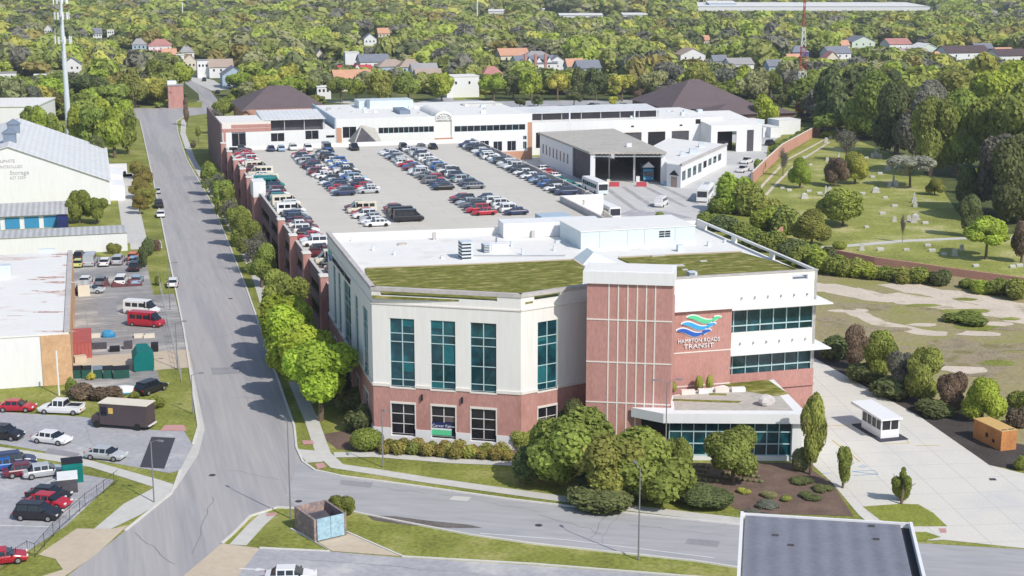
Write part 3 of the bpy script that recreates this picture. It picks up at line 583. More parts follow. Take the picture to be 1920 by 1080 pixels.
for px, py, w, d, h in ((700, 470, .3, .3, .6), (740, 478, .3, .3, .5), (830, 485, .4, .4, .35), (960, 462, .3, .3, .7), (1040, 470, .3, .3, .6), (1050, 455, 1.2, .5, .3), (980, 478, .25, .25, .9), (1330, 462, .4, .4, .6), (1360, 455, .3, .3, .4), (660, 452, .3, .3, .5)): roofbox(px, py, w, d, h, 'galv', nm='roof_vent')
pieces('roof_pipe', 'steel', hq, [(W0, *sorted((P(880, 480, 17.2)[0], P(1060, 480, 17.2)[0])), P(880, 480, 17.2)[1], P(880, 480, 17.2)[1] + .12, 17.2, 17.32), (W0, P(930, 462, 17.2)[0], P(930, 462, 17.2)[0] + .12, P(930, 462, 17.2)[1], P(930, 445, 17.2)[1], 17.2, 17.32)])
# entrance pavilion
E0, E1, E2, E3 = (13.4, 161.1), (16.8, 158.7), (32.8, 158.4), (31.4, 172.5)
MB().prism([E0, E1, E2, E3, (25.6, 170.5), (18.2, 165.5), (17.9, 161.0)], 4.6, 5.7).build('pavilion_roof', 'white', hq)
MB().prism([(18.2, 160.0), (31.4, 159.8), (30.5, 170.8), (26.0, 169.6), (18.6, 165.4)], 5.65, 5.73).build('terrace_floor', 'grey_roof', hq)
fe = fr2((17.6, 159.7), (31.3, 159.4)); le = 13.6
g = MB().box(fe, 0, le, 0, .08, .55, 4.6).build('window', 'glass_teal', hq); f = MB()
for i in range(11): f.box(fe, le * i / 10 - .05, le * i / 10 + .05, -.08, -.003, .55, 4.6)
for z in (.55, 1.9, 3.3): f.box(fe, 0, le, -.1, -.002, z, z + .12)
f.build('window_frame', 'mullion', g)
MB().box(fe, -.1, le + .1, -.15, .2, 0, .53).build('pavilion_plinth', 'white', hq); MB().box(fe, le + .05, le + 1.2, -.4, 9, 0, 4.6).build('pavilion_side_wall', 'white', hq)
fw = fr2((14.3, 161.3), (17.4, 159.8)); g = MB().box(fw, 0, 3.3, .1, .16, .2, 4.4).build('window', 'glass_dark', hq)
tp = MB(); rnd = random.Random(5)
for px, py, sx, sy, h in ((1310, 722, .5, .5, 1.7), (1330, 722, .45, .45, 1.8), (1262, 728, .4, .4, 1.4)):
    x, y = P(px, py + 8, 5.7); tp.blob((x, y, 5.7 + h / 2), sx, sy, h / 2, 1)
tp.build('terrace_plants', 'grass', hq)
for i, (px, py) in enumerate(((1290, 735), (1322, 733), (1353, 731), (1384, 730))):
    x, y = P(px, py + 4, 5.7); MB().box(Fr(x, y, .1), -.8, .8, -.35, .35, 5.7, 6.2).build('planter', 'white' if i % 2 else 'cream_trim', hq)
for q in ([(1355, 720), (1440, 712), (1478, 738), (1455, 742), (1390, 732)], [(1262, 748), (1390, 752), (1385, 755), (1262, 751)], [(1330, 737), (1362, 738), (1362, 741), (1330, 740)]):
    MB().prism([P(a, c, 5.77) for a, c in q], 5.7, 5.78).build('terrace_bed', 'roof_sedum', hq)
x, y = P(1436, 760, 5.7); MB().blob((x, y, 6.2), .95, .7, .8, 3).build('terrace_cover', 'parapet_grey', hq)

# ================================================================ CAR PARK DECK
pk = thing('parking_garage', (*G.at(63, 290)[:2], 0), 'concrete car park deck with brick street wall behind the corner office building', 'parking garage')
DZ = 8.0
MB().box(G, 31.8, 88, 202.4, 255, 7.5, DZ).box(G, 31.8, 88, 255, 280, 7.5, DZ).box(G, 31.8, 95, 280, 378, 7.5, DZ).build('deck_slab', 'deck', pk)
fgl = Fr(*G.at(31.3, 378)[:2], HX - pi / 2); LGW = 378 - 203       # wall facing the street; u runs towards the camera
gw = MB(); ops = []
for i in range(11): ops += [(i * 16 + 2, i * 16 + 14.5, 5.2, 6.8), (i * 16 + 2, i * 16 + 14.5, 1.6, 3.6)]
wall(gw, fgl, 0, LGW, 0, .35, 0, 9.05, [o for o in ops if o[1] < LGW]); gw.build('street_wall', 'dark_and_shaded_brick', pk)
MB().box(fgl, 0, LGW, -.05, .4, 9.05, 9.17).build('coping', 'concrete', pk)
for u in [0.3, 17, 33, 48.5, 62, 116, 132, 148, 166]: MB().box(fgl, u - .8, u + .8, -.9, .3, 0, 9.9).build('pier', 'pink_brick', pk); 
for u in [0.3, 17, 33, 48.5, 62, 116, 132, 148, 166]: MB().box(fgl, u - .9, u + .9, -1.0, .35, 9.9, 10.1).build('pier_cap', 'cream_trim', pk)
st = MB().box(fgl, 74.5, 79.5, -1.2, 1.1, 0, 11.3).build('stair_tower', 'pink_brick', pk); MB().box(fgl, 74.4, 79.6, -1.3, 1.2, 8.3, 11.4).build('stair_tower_top', 'white', st)
MB().box(G, 95, 95.35, 280, 378.2, 0, 9.15).build('yard_parapet', 'parapet_grey', pk)
q = MB()
for i in range(7): q.box(G, 94.8, 95.5, 283 + i * 15, 283.5 + i * 15, 7.9, 9.25)
q.build('parapet_posts', 'concrete', pk)
MB().box(G, 31.3, 95.3, 378, 378.35, 0, 9.0).build('end_parapet', 'white', pk)
MB().box(G, 88, 97, 278.5, 278.9, 0, 9.2).build('ramp_wall', 'white', pk); MB().box(G, 88, 88.4, 246, 278.4, 0, 9.15).build('ramp_parapet', 'parapet_grey', pk)
MB().box(G, 97, 97.3, 250, 278.4, 0, 4.5, (3.0, 3.0, 6, 6)).box(G, 88.4, 97, 250, 278.4, 0, 3, (.5, .5, 4.5, 4.5)).build('ramp', 'deck', pk)
text('3', Fr(*G.at(92.5, 278.45)[:2], HX), 0, -.05, 7.3, 1.3, 'grey_roof', pk)
bl = MB()
for u0, u1, v0, v1 in ((44.7, 56.8, 284, 366), (66.3, 79, 284, 366), (44.7, 56.8, 256, 281), (66.3, 79, 256, 288)):
    v = v0
    while v <= v1: bl.box(G, u0, u1, v, v + .1, DZ, DZ + .006); v += 3.9
v = 208
while v < 374: bl.box(G, 32, 37.6, v, v + .1, DZ, DZ + .006); v += 3.9
v = 284
while v < 366: bl.box(G, 88.8, 94.5, v, v + .1, DZ, DZ + .006); v += 3.9
bl.build('bay_lines', 'line_white', pk)
MB().box(G, 77, 82.5, 254.5, 259, DZ, DZ + 1.4).build('stair_head', 'blue_wall', pk)

# ================================================================ DEPOT BUILDINGS
dp = thing('depot_building', (*G.at(110, 405)[:2], 0), 'long low white bus depot with strip windows and arched entrance beyond the deck', 'depot building')
# left low part
w = Fr(*G.at(32, 392)[:2], HX)
m = MB(); wall(m, w, 0, 29.5, 0, .4, 0, 11.0, [(6.4 - 4, 10 - 4, 7.2, 11), (12.5, 16, 8.2, 10.4), (21.5, 25, 8.5, 10.8)]); m.build('low_wing_wall', 'white', dp)
MB().box(w, 0, 29.5, .4, 46, 0, 10.6).build('low_wing', 'white_roof', dp)
MB().box(w, 2.4, 12.6, -.05, .02, 12.0, 12.9).box(w, 0, 12.6, -.05, .5, 10.99, 11.9).box(w, .3, .9, -.06, .02, 0, 11).build('brick_band', 'pink_brick', dp)
MB().box(w, 0, 12.6, 0, .4, 11.02, 13.6).build('low_wing_parapet', 'cream_trim', dp)
MB().box(w, -.35, 0, -.3, 46, 0, 13.2).build('low_wing_side_wall', 'dark_and_shaded_brick', dp)
for a, b, c, d in ((2.4, 6, 7.2, 10.7), (12.5, 16, 8.2, 10.4), (21.5, 25, 8.5, 10.8)): window(dp, w, a, b, c, d, 0, 2, 1, 'glass_dark', 'mullion_pale')
MB().box(w, 27, 29.2, -.03, .0, 8.8, 9.4).build('vent_grille', 'black', dp)
cn = thing('roof_canopy', (*w.at(19, 8)[:2], 10.6), 'short white open-fronted canopy on the low left wing of the depot', 'canopy')
MB().box(w, 10.5, 27, .5, 16, 13.7, 14.1, (13.9, 13.9, 14.9, 14.9)).build('canopy_roof', 'ribbed_white', cn); MB().box(w, 11, 26.6, 2.6, 2.9, 10.6, 13.75).build('canopy_shade_panel', 'shade_metal', cn)  # solid dark panel stands in for the shade of the open front
q = MB()
for i in range(4): q.box(w, 11 + i * 5.2, 11.2 + i * 5.2, 1.2, 1.4, 10.6, 13.75)
q.build('canopy_posts', 'steel', cn)
# middle
c = Fr(*G.at(61.5, 400)[:2], HX); LC = 56.5
strips = [(13, 28.4, 8.5, 10.1), (34.2, 54.5, 8.3, 9.9)]
m = MB(); wall(m, c, 1.5, LC, 0, .4, 0, 12.8, strips + [(3.2, 6.9, 7.6, 10.6), (28.9, 33.4, 6.9, 12.2), (45.3, 47.8, 2.6, 5.3), (49.3, 51.8, 2.6, 5.3), (41.5, 44, 3.4, 5.6), (53.9, 54.9, 3, 5), (53.9, 54.9, 5.6, 6.6)]); m.build('front_wall', 'white', dp)
MB().box(c, 1.5, LC, .4, 43, 0, 12.5).build('main_block', 'white_roof', dp)
MB().box(c, 1.1, 1.5, -.1, 43, 0, 13).build('main_side_wall', 'blue_wall', dp); pieces('pink_panel', 'terracotta', dp, [(c, 1.5, 2.9, -.06, .02, 0, 10.4), (c, 28.6, 33.7, -.06, .02, 3.0, 6.85), (c, 55.2, 56.5, -.06, .02, 0, 10.4), (c, 44, 55.19, -.06, .02, 0, 2.4)])
for a, b, z0, z1 in strips: window(dp, c, a, b, z0, z1, 0, 11, 1, 'glass_dark', 'mullion', .12)
for a, b, z0, z1 in ((3.2, 6.9, 7.6, 10.6), (45.3, 47.8, 2.6, 5.3), (49.3, 51.8, 2.6, 5.3), (41.5, 44, 3.4, 5.6), (53.9, 54.9, 3, 5), (53.9, 54.9, 5.6, 6.6)): window(dp, c, a, b, z0, z1, 0, 2, 1, 'glass_dark', 'mullion')
# arched entrance
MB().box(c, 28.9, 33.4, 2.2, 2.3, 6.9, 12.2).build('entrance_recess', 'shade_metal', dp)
q = MB(); R = 2.2; cx, cz = 31.15, 11.9
ar = [c.at(cx + R * cos(pi * i / 14), -.15, cz + R * .75 * sin(pi * i / 14)) for i in range(15)]; q.path(ar, .14)
for i in (2, 4, 6, 8, 10, 12): q.tube(c.at(cx + R * .25 * cos(pi * i / 14), -.15, cz), ar[i], .07)
q.tube(c.at(28.9, -.15, cz), c.at(33.4, -.15, cz), .12); q.build('entrance_arch', 'white', dp)
MB().loft([[c.at(cx + 2.4 * cos(pi * i / 10), vv, 12.4 + 1.7 * sin(pi * i / 10)) for i in range(11)] for vv in (.0, 20)]).build('vault_roof', 'white_roof', dp)
MB().box(c, 21, 24, 10, 20, 12.5, 13.6).build('skylight', 'louvre_blue', dp); MB().box(c, 13, 29, 30, 38, 12.5, 14.6).build('plant_screen', 'pale_blue_panel', dp); MB().box(c, 15, 16, 29, 30, 12.5, 15).build('roof_stack', 'louvre_blue', dp)
MB().box(c, 44, 56, 30, 33, 12.5, 12.9).build('roof_kerb', 'concrete', dp)
# dark tented porch in front of the middle part
tn = thing('tent', (*G.at(70, 384)[:2], DZ), 'grey peaked fabric shelter pitched before the depot front wall', 'shelter')
x0, y0 = 64.5, 381.5
MB().add([G.at(x0, y0, DZ), G.at(x0 + 7, y0 - 1, DZ), G.at(x0 + 8.5, y0 + 8, DZ), G.at(x0, y0 + 9, DZ), G.at(x0 + 2.6, y0 + 3.5, DZ + 4.6), G.at(x0 + 6.6, y0 + 5, DZ + 3.6)],
         [(0, 1, 4), (1, 2, 5), (1, 5, 4), (2, 3, 4, 5), (3, 0, 4)]).build('fabric_cover', 'grey_roof', tn)
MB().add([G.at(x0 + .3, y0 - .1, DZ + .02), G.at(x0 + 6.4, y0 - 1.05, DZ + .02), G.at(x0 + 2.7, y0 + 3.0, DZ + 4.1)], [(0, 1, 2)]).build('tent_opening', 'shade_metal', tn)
# right long part
r = Fr(*G.at(118.0, 408)[:2], HX); LRt = 61
m = MB(); doors = [(30.2, 35.6, 0, 5.6), (37.6, 43.0, 0, 5.6), (45.0, 50.4, 0, 5.6)]
wall(m, r, 0, LRt, 0, .4, 0, 9.3, doors + [(3.5, 6, 2, 6.4), (32.3, 33.2, 7.1, 7.6), (47.4, 48.3, 7.0, 7.5), (52.4, 54, 7.5, 8.9)])
m.build('long_wing_front', 'white', dp); MB().box(r, 0, LRt, .4, 34, 0, 9.0).build('long_wing', 'white_roof', dp)
m = MB(); r2 = Fr(*G.at(172, 400)[:2], HX); wall(m, r2, 0, 16, 0, .4, 0, 7.6, [(2, 8, 0, 6)]); m.box(r2, 0, .4, .4, 8, 0, 7.6); m.box(r2, 15.6, 16, .4, 12, 0, 7.6).build('corner_bay_wall', 'white', dp)
MB().box(r2, -.1, 16.1, 0, 24, 7.6, 9.3, (7.8, 7.8, 9.5, 9.5)).build('corner_bay_roof', 'white_roof', dp); MB().box(r2, 2, 8, 3, 3.2, 0, 6).build('garage_door', 'black', dp); MB().box(r2, 11.3, 13.4, -.05, .0, 0, 6.2).build('roller_door', 'shade_metal', dp)
for a, b, z0, z1 in doors: MB().box(r, a, b, .2, .3, 0, 5.6).build('roller_door', 'shade_metal' if a != 37.6 else 'black', dp)
q = MB()
for a, b, z0, z1 in doors: q.add([r.at(a - .2, -.1, 5.6), r.at(b + .2, -.1, 5.6), r.at((a + b) / 2, -.1, 6.4), r.at(a - .2, -.01, 5.6), r.at(b + .2, -.01, 5.6), r.at((a + b) / 2, -.01, 6.4)], [(0, 1, 2), (0, 2, 5, 3), (1, 4, 5, 2)])
q.build('door_gable', 'cream_trim', dp)
for a, b, z0, z1 in ((3.5, 6, 2, 6.4), (32.3, 33.2, 7.1, 7.6), (47.4, 48.3, 7.0, 7.5), (52.4, 54, 7.5, 8.9)): MB().box(r, a, b, .15, .2, z0, z1).build('window', 'glass_dark', dp)
cl = thing('roof_canopy', (*r.at(25, 13)[:2], 9.0), 'very long raised roof canopy with dark open side along the depot', 'canopy')
MB().box(r, 1.0, 44, 7, 19, 11.1, 11.5, (11.2, 11.2, 12.0, 12.0)).build('canopy_roof', 'ribbed_white', cl); MB().box(r, 1.5, 43.5, 9.0, 9.3, 9.0, 11.1).build('canopy_shade_panel', 'shade_metal', cl)  # dark panel again stands in for shade along the open side
q = MB()
for i in range(8): q.box(r, 1.5 + i * 6, 1.7 + i * 6, 7.6, 7.8, 9.0, 11.1)
q.build('canopy_posts', 'steel', cl)
for u in (15, 35): MB().box(r, u, u + .4, 5, 5.3, 9.0, 11.9).build('vent_pipe', 'galv', dp)
for u, v_, s_ in ((52, 10, 1.2), (56, 18, 1), (35, 8, .7), (59, 14, 1.5)): MB().box(r, u, u + s_, v_, v_ + s_, 9.0, 9.0 + s_ * .8).build('roof_unit', 'galv', dp)
rd = random.Random(12)
for i in range(22): u, v_, s_ = rd.uniform(3, 54), rd.uniform(4, 40), rd.uniform(.4, 1.3); MB().box(c, u, u + s_, v_, v_ + s_ * .8, 12.5, 12.5 + s_ * .6).build('roof_vent', rd.choice(('galv', 'steel', 'white')), dp)
for i in range(12): u, v_, s_ = rd.uniform(3, 58), rd.uniform(20.5, 31), rd.uniform(.4, 1.2); MB().box(r, u, u + s_, v_, v_ + s_ * .8, 9.0, 9.0 + s_ * .6).build('roof_vent', rd.choice(('galv', 'steel')), dp)
text('17', Fr(*c.at(40, -.02)[:2], HX), 0, 0, 6.6, 1.0, 'pale_blue_panel', dp)

# service building (small, flat) and wash shelter
sb = thing('service_building', (48, 385, 0), 'small flat white service building with blue-green windows right of the wash shelter', 'service building')
sp = [(38.2, 366.0), (41.3, 362.8), (58.5, 405), (44, 420), (37.5, 400)]
MB().prism(sp, 0, 5.6).build('wall', 'white', sb); MB().prism([(sum(p[0] for p in sp) / 5 + (a - sum(p[0] for p in sp) / 5) * .985, sum(p[1] for p in sp) / 5 + (b - sum(p[1] for p in sp) / 5) * .985) for a, b in sp], 5.6, 5.66).build('roof', 'white_roof', sb)
q = MB(); strip('', [(41.3, 362.8), (58.5, 405)], .5, 6.0, None, world=True, z0=5.5, mb=q); q.build('parapet', 'parapet_grey', sb)
fs_ = fr2((41.3, 362.8), (58.5, 405)); ff = fr2((38.2, 366.0), (41.3, 362.8))
for i in range(8): MB().box(fs_, 1.2 + i * 5, 4.2 + i * 5, -.04, .02, 1.6 + (i > 3) * .6, 3.9).build('window', 'glass_teal' if i != 4 else 'black', sb)
for u, v_, s_ in ((46, 385, 2), (43, 380, 1.2), (50, 398, 1.4)): MB().box(W0, u, u + s_, v_, v_ + s_, 5.66, 6.8).build('roof_unit', 'galv', sb)
MB().box(ff, 1.4, 3.4, -.05, .02, 0, 2.6).build('door', 'tan_shingle', sb); MB().add([ff.at(1.0, -.3, 3.0), ff.at(3.8, -.3, 3.0), ff.at(2.4, -.3, 4.2), ff.at(1.0, 0, 3.0), ff.at(3.8, 0, 3.0), ff.at(2.4, 0, 4.2)], [(0, 1, 2), (0, 2, 5, 3), (1, 4, 5, 2)]).build('door_canopy', 'black', sb)
ws = thing('wash_shelter', (22, 390, 0), 'big grey-roofed bus wash shelter with dark open front in the yard', 'shelter')
f = Fr(*P(1108, 350), 0.0); f = fr2((19.6, 369.7), (38.0, 369.7)); LW = 18.4; DW = 46; lean = (7.4 - 19.6, 413 - 369.7)
A, B = (19.2, 369.0), (38.4, 369.0); Cc, D = (28.7, 421.5), (7.2, 412.5)
MB().prism([A, B, Cc, D], 7.6, 8.1).build('roof', 'grey_roof', ws)
fl = fr2(D, A); lf = hypot(A[0] - D[0], A[1] - D[1]); m = MB(); wn = [(3 + i * 3.2, 4.2 + i * 3.2, 2.6, 5.2) for i in range(8)]
wall(m, fl, .5, 30, .4, .3, 0, 7.4, wn); m.build('side_wall', 'white', ws)
for a, b, c_, d_ in wn: MB().box(fl, a, b, .5, .55, c_, d_).build('window', 'glass_dark', ws)
MB().box(fl, 30, lf - 1.5, .8, 1.0, 0, 7.4).build('side_screen', 'shade_metal', ws); frt = fr2(B, Cc); MB().box(frt, 1, 50, .3, .5, 0, 7.5).build('far_wall', 'shade_metal', ws)  # dark screen and walls: shelter's inside shade put into their colour
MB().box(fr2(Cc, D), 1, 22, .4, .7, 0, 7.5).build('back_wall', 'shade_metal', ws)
fa = fr2(A, B)
pieces('column', 'white', ws, [(fa, .3, 1.5, .4, 1.6, 0, 7.6), (fa, LW - .5, LW + .6, .4, 1.6, 0, 7.6)])
q = MB(); 
for i in range(16):
    u = 1.5 + i * 1.06; q.tube(fa.at(u, .2, 6.9), fa.at(u + .53, .2, 7.55), .05, n=5); q.tube(fa.at(u + .53, .2, 7.55), fa.at(u + 1.06, .2, 6.9), .05, n=5)
q.tube(fa.at(1.3, .2, 6.9), fa.at(LW, .2, 6.9), .08); q.build('truss', 'steel', ws)
pieces('inner_post', 'steel', ws, [(fa, 11.2, 11.7, 3, 3.5, 0, 7.6), (fa, 5.4, 5.7, 9, 9.3, 0, 7.6)]); MB().box(fa, 10, 11.3, 10, 11.3, 8.1, 9.0).build('roof_vent', 'white', ws)
# ================================================================ LEFT SIDE BUILDINGS
wh = thing('storage_warehouse', (*G.at(-15, 365)[:2], 0), 'tall white gabled storage warehouse with pale metal roof and two blue-grey vents', 'warehouse')
ev = G.inv(-92.0, 338.5); UE = ev[0]; VF = ev[1]
def gable(fr, u0, u1, v0, v1, ze, zr, par, wm, rm, axis='v', over=.4, um=None):
    if axis == 'v':
        um = (u0 + u1) / 2 if um is None else um
        MB().add([fr.at(u0, v0, 0), fr.at(u1, v0, 0), fr.at(u1, v0, ze), fr.at(um, v0, zr), fr.at(u0, v0, ze), fr.at(u0, v1, 0), fr.at(u1, v1, 0), fr.at(u1, v1, ze), fr.at(um, v1, zr), fr.at(u0, v1, ze)],
                 [(0, 1, 2, 3, 4), (9, 8, 7, 6, 5), (1, 6, 7, 2), (0, 4, 9, 5)]).build('wall', wm, par)
        k = (zr - ze) / (u1 - um); a0 = u0 - over; b0 = u1 + over; t = .18
        mb = MB(); vs = []
        for v in (v0 - over, v1 + over): vs += [fr.at(a0, v, ze - k * over), fr.at(um, v, zr), fr.at(b0, v, ze - k * over), fr.at(b0, v, ze - k * over + t), fr.at(um, v, zr + t), fr.at(a0, v, ze - k * over + t)]
        mb.add(vs, [(0, 1, 4, 5)[::1], (1, 2, 3, 4), (6, 11, 10, 7), (7, 10, 9, 8), (5, 4, 10, 11), (4, 3, 9, 10), (0, 5, 11, 6), (2, 8, 9, 3), (0, 6, 7, 1), (1, 7, 8, 2)])
    else:
        vm = (v0 + v1) / 2
        MB().add([fr.at(u0, v0, 0), fr.at(u1, v0, 0), fr.at(u1, v1, 0), fr.at(u0, v1, 0), fr.at(u0, v0, ze), fr.at(u1, v0, ze), fr.at(u1, v1, ze), fr.at(u0, v1, ze), fr.at(u0, vm, zr), fr.at(u1, vm, zr)],
                 [(0, 1, 5, 4), (2, 3, 7, 6), (1, 2, 6, 9, 5), (3, 0, 4, 8, 7)]).build('wall', wm, par)
        k = (zr - ze) / (vm - v0); t = .18; mb = MB(); vs = []
        for u in (u0 - over, u1 + over): vs += [fr.at(u, v0 - over, ze - k * over), fr.at(u, vm, zr), fr.at(u, v1 + over, ze - k * over), fr.at(u, v1 + over, ze - k * over + t), fr.at(u, vm, zr + t), fr.at(u, v0 - over, ze - k * over + t)]
        mb.add(vs, [(5, 4, 1, 0), (4, 3, 2, 1), (7, 10, 11, 6), (8, 9, 10, 7), (11, 10, 4, 5), (10, 9, 3, 4), (6, 11, 5, 0), (3, 9, 8, 2), (1, 7, 6, 0), (2, 8, 7, 1)])
    return mb.build('roof', rm, par)
gable(G, UE - 50, UE, VF, VF + 62, 5.4, 13.9, wh, 'white', 'ribbed_white', um=UE - 21.5)
def cupola(u, v, z):
    o = MB(); o.box(G, u - 1.4, u + 1.4, v - 1.6, v + 1.6, z, z + 2.6); o.add([G.at(u - 1.7, v - 1.8, z + 2.6), G.at(u + 1.7, v - 1.8, z + 2.6), G.at(u + 1.7, v + 1.8, z + 2.6), G.at(u - 1.7, v + 1.8, z + 2.6), G.at(u, v - 1.8, z + 3.7), G.at(u, v + 1.8, z + 3.7)], [(0, 1, 4), (1, 2, 5, 4), (2, 3, 5), (3, 0, 4, 5)])
    o.build('roof_vent', 'louvre_blue', wh)
cupola(UE - 21.5, VF + 11, 13.2); cupola(UE - 21.5, VF + 31, 13.2)
tf = Fr(*G.at(UE, VF - .03)[:2], HX)
for i, (s_, z, k) in enumerate((('CLIMATE', 10.4, .95), ('CONTROLLED', 9.1, .95), ('Storage', 7.6, 1.35), ('627 2234', 6.6, .9))): text(s_, tf, -20.5 + (.3, 1.9, 3.2, 2.4)[i], -.02, z, k, 'parapet_grey', wh, align='RIGHT')
ax = MB().box(G, UE + .05, UE + 3.4, VF + 22, VF + 34, 0, 4.6, (4.2, 3.6, 3.6, 4.2)).build('loading_annex', 'white', wh)
MB().box(G, UE + .05, UE + 3.4, VF + 5, VF + 14, 0, 3.8, (3.8, 3.4, 3.4, 3.8)).build('side_annex', 'white', wh)
sr = thing('storage_row', (*G.at(-30, 325)[:2], 0), 'low storage row with bright blue doors under a ribbed roof', 'storage units')
MB().box(G, -62, -6.5, 322.2, 330, 0, 2.9).build('wall', 'white', sr); MB().box(G, -62.4, -6.2, 321.4, 331, 2.9, 3.1, (2.9, 2.9, 4.2, 4.2)).build('roof', 'ribbed_grey', sr)
for i in range(14):
    u = -8.0 - i * 3.85; MB().box(G, u - 3.1, u - .2, 322.1, 322.19, .15, 2.5).build('door', 'door_blue', sr)
MB().box(G, -8.4, -6.2, 319.5, 322.1, 0, 2.6, (2.2, 1.8, 2.6, 2.8)).build('end_cover', 'banner_navy', sr)
s2 = thing('storage_row', (*G.at(-20, 296)[:2], 0), 'long blank white storage building with grey ribbed roof beside the street', 'storage units')
MB().box(G, -62, 5.0, 292, 298.5, 0, 3.55).build('wall', 'white', s2); MB().box(G, -62, 5.2, 291.8, 298.6, 3.56, 3.75, (3.7, 3.7, 3.95, 3.95)).build('roof', 'ribbed_grey', s2)
# workshop with stained white roof
wk = thing('workshop_building', (*G.at(-25, 228)[:2], 0), 'flat white-roofed workshop with rust stains and orange stucco side beside the van yard', 'workshop')
m = MB(); m.box(G, -70, -4.9, 199, 256, 0, 6.8).build('wall', 'white', wk); MB().box(G, -70, -4.7, 198.9, 256.3, 6.81, 7.05).build('roof', 'stained_roof', wk)
m = MB(); wall(m, Fr(*G.at(-4.55, 199)[:2], HX + pi / 2), 0, 57, -.0, .34, 0, 6.8, [(26, 29, 0, 3.2), (40, 42, 1, 2.6)]); m.build('side_wall', 'orange_stucco', wk)
MB().box(G, -8.3, -4.56, 198.85, 199, 0, 6.8).build('front_pilaster', 'orange_stucco', wk); MB().box(G, -5.3, -4.6, 198.9, 256.4, 7.06, 7.3).build('roof_edge', 'parapet_grey', wk)
MB().box(G, -18.5, -18.42, 198.95, 199, 0, 6.8).build('wall_joint', 'grey_roof', wk)
o = roofbox(10, 522, 1.8, 1.6, 2.0, 'galv', z=7.05, par=wk); roofbox(88, 474, 2.6, .8, .6, 'galv', z=7.05, par=wk)
mat('rust_stain', (.5, .3, .25), .85, .3, 1.2, 5, col2=(.72, .66, .63), f2=.5); rq = random.Random(31)
for i, (px, py, a_, b_) in enumerate(((118, 477, 2.2, .7), (104, 481, 1.0, .4), (122, 497, .6, .5), (95, 520, 3.2, .7), (72, 524, 1.6, .4), (112, 529, 2.4, .8), (90, 547, 2.6, .5), (118, 545, .9, .5), (80, 566, .5, .4), (92, 585, 2.6, .4), (106, 621, 3.2, .35), (66, 545, .6, .3), (30, 592, 1.4, .2))):
    x, y = P(px, py, 7.06); MB().prism([(x + a_ * cos(k * 2 * pi / 13) * rq.uniform(.55, 1.25), y + b_ * sin(k * 2 * pi / 13) * rq.uniform(.4, 1.4)) for k in range(13)], None, 7.056 + i * .0007).build('rust_stain', 'rust_stain', wk)
# far left white flat building
MB2 = thing('warehouse', (*P(60, 215), 0), 'plain flat white warehouse behind the storage building at far left', 'warehouse')
wf = Fr(-236, 478, .1); MB().box(wf, 0, 82, 0, 30, 0, 8).build('wall', 'white', MB2); MB().box(wf, -.3, 82.3, -.3, 30.3, 8, 8.3).build('roof', 'white_roof', MB2); MB().box(wf, 20, 24, -.1, 0, 0, 3.5).build('door', 'shade_metal', MB2)

# foreground blue-grey roof
fg = thing('office_block', (25, 100, 0), 'blue-grey ribbed metal roof with white gutter edges at the bottom of the view', 'building')
FA, FBb = (19.1, 117.2), (32.6, 114.9); f = fr2(FA, FBb); LF = hypot(FBb[0] - FA[0], FBb[1] - FA[1])
MB().box(f, 0, LF, -40, 0, 0, 9.6).build('wall', 'cream_wall', fg)
MB().box(f, 0.3, LF - .9, -40.5, -.3, 9.62, 9.9).build('roof', 'slate_metal', fg)
MB().box(f, -.1, .16, -40.5, .1, 9.6, 10.1).box(f, .16, LF, -.12, .08, 9.6, 10.0).box(f, LF - .2, LF + .05, -40.5, -.28, 9.6, 10.2).build('parapet', 'white', fg)
MB().box(f, LF - .88, LF - .22, -40, -.3, 9.6, 9.64).build('gutter', 'black', fg)
for u, v_ in ((2.5, -4.5), (3.7, -6.4), (10.2, -1.2), (10.4, -4)): MB().box(f, u, u + .5, v_, v_ + .12, 9.9, 10.05).build('roof_vent', 'shade_metal', fg)
MB().box(f, LF + .12, LF + 3.2, -40, -8.4, 0, 7.8).box(f, LF + .12, LF + 3.2, -8.6, -8.3, 7.8, 8.5).box(f, LF + 2.9, LF + 3.25, -40, -8.3, 7.8, 8.5).build('side_block', 'white', fg)

# bin enclosure
en = thing('bin_enclosure', (-19, 137, 0), 'square brick bin enclosure with pale blue double gate on the grass corner', 'bin enclosure')
e0, e1 = P(592, 1017), P(648, 1004); fe2 = fr2(e0, e1); le2 = hypot(e1[0] - e0[0], e1[1] - e0[1])
MB().box(fe2, -.12, .12, .0, 4.4, 0, 2.3).box(fe2, le2 - .1, le2 + .12, .0, 4.4, 0, 2.3).box(fe2, .12, le2 - .1, 4.2, 4.4, 0, 2.3).build('wall', 'weathered_wall', en)
for k in (0, 1): MB().box(fe2, .15 + k * (le2 - .3) / 2 + .02, (le2 - .3) / 2 * (k + 1) + .13, -.1, -.02, .15, 2.35).build('gate', 'blue_gate', en)
bin_ = MB().box(fe2, .4, 2.6, .8, 3.2, 0, 1.6, (1.3, 1.3, 1.75, 1.75)); tag(bin_.build('dumpster', 'shade_metal'), 'dark grey dumpster standing inside the brick bin enclosure', 'dumpster')

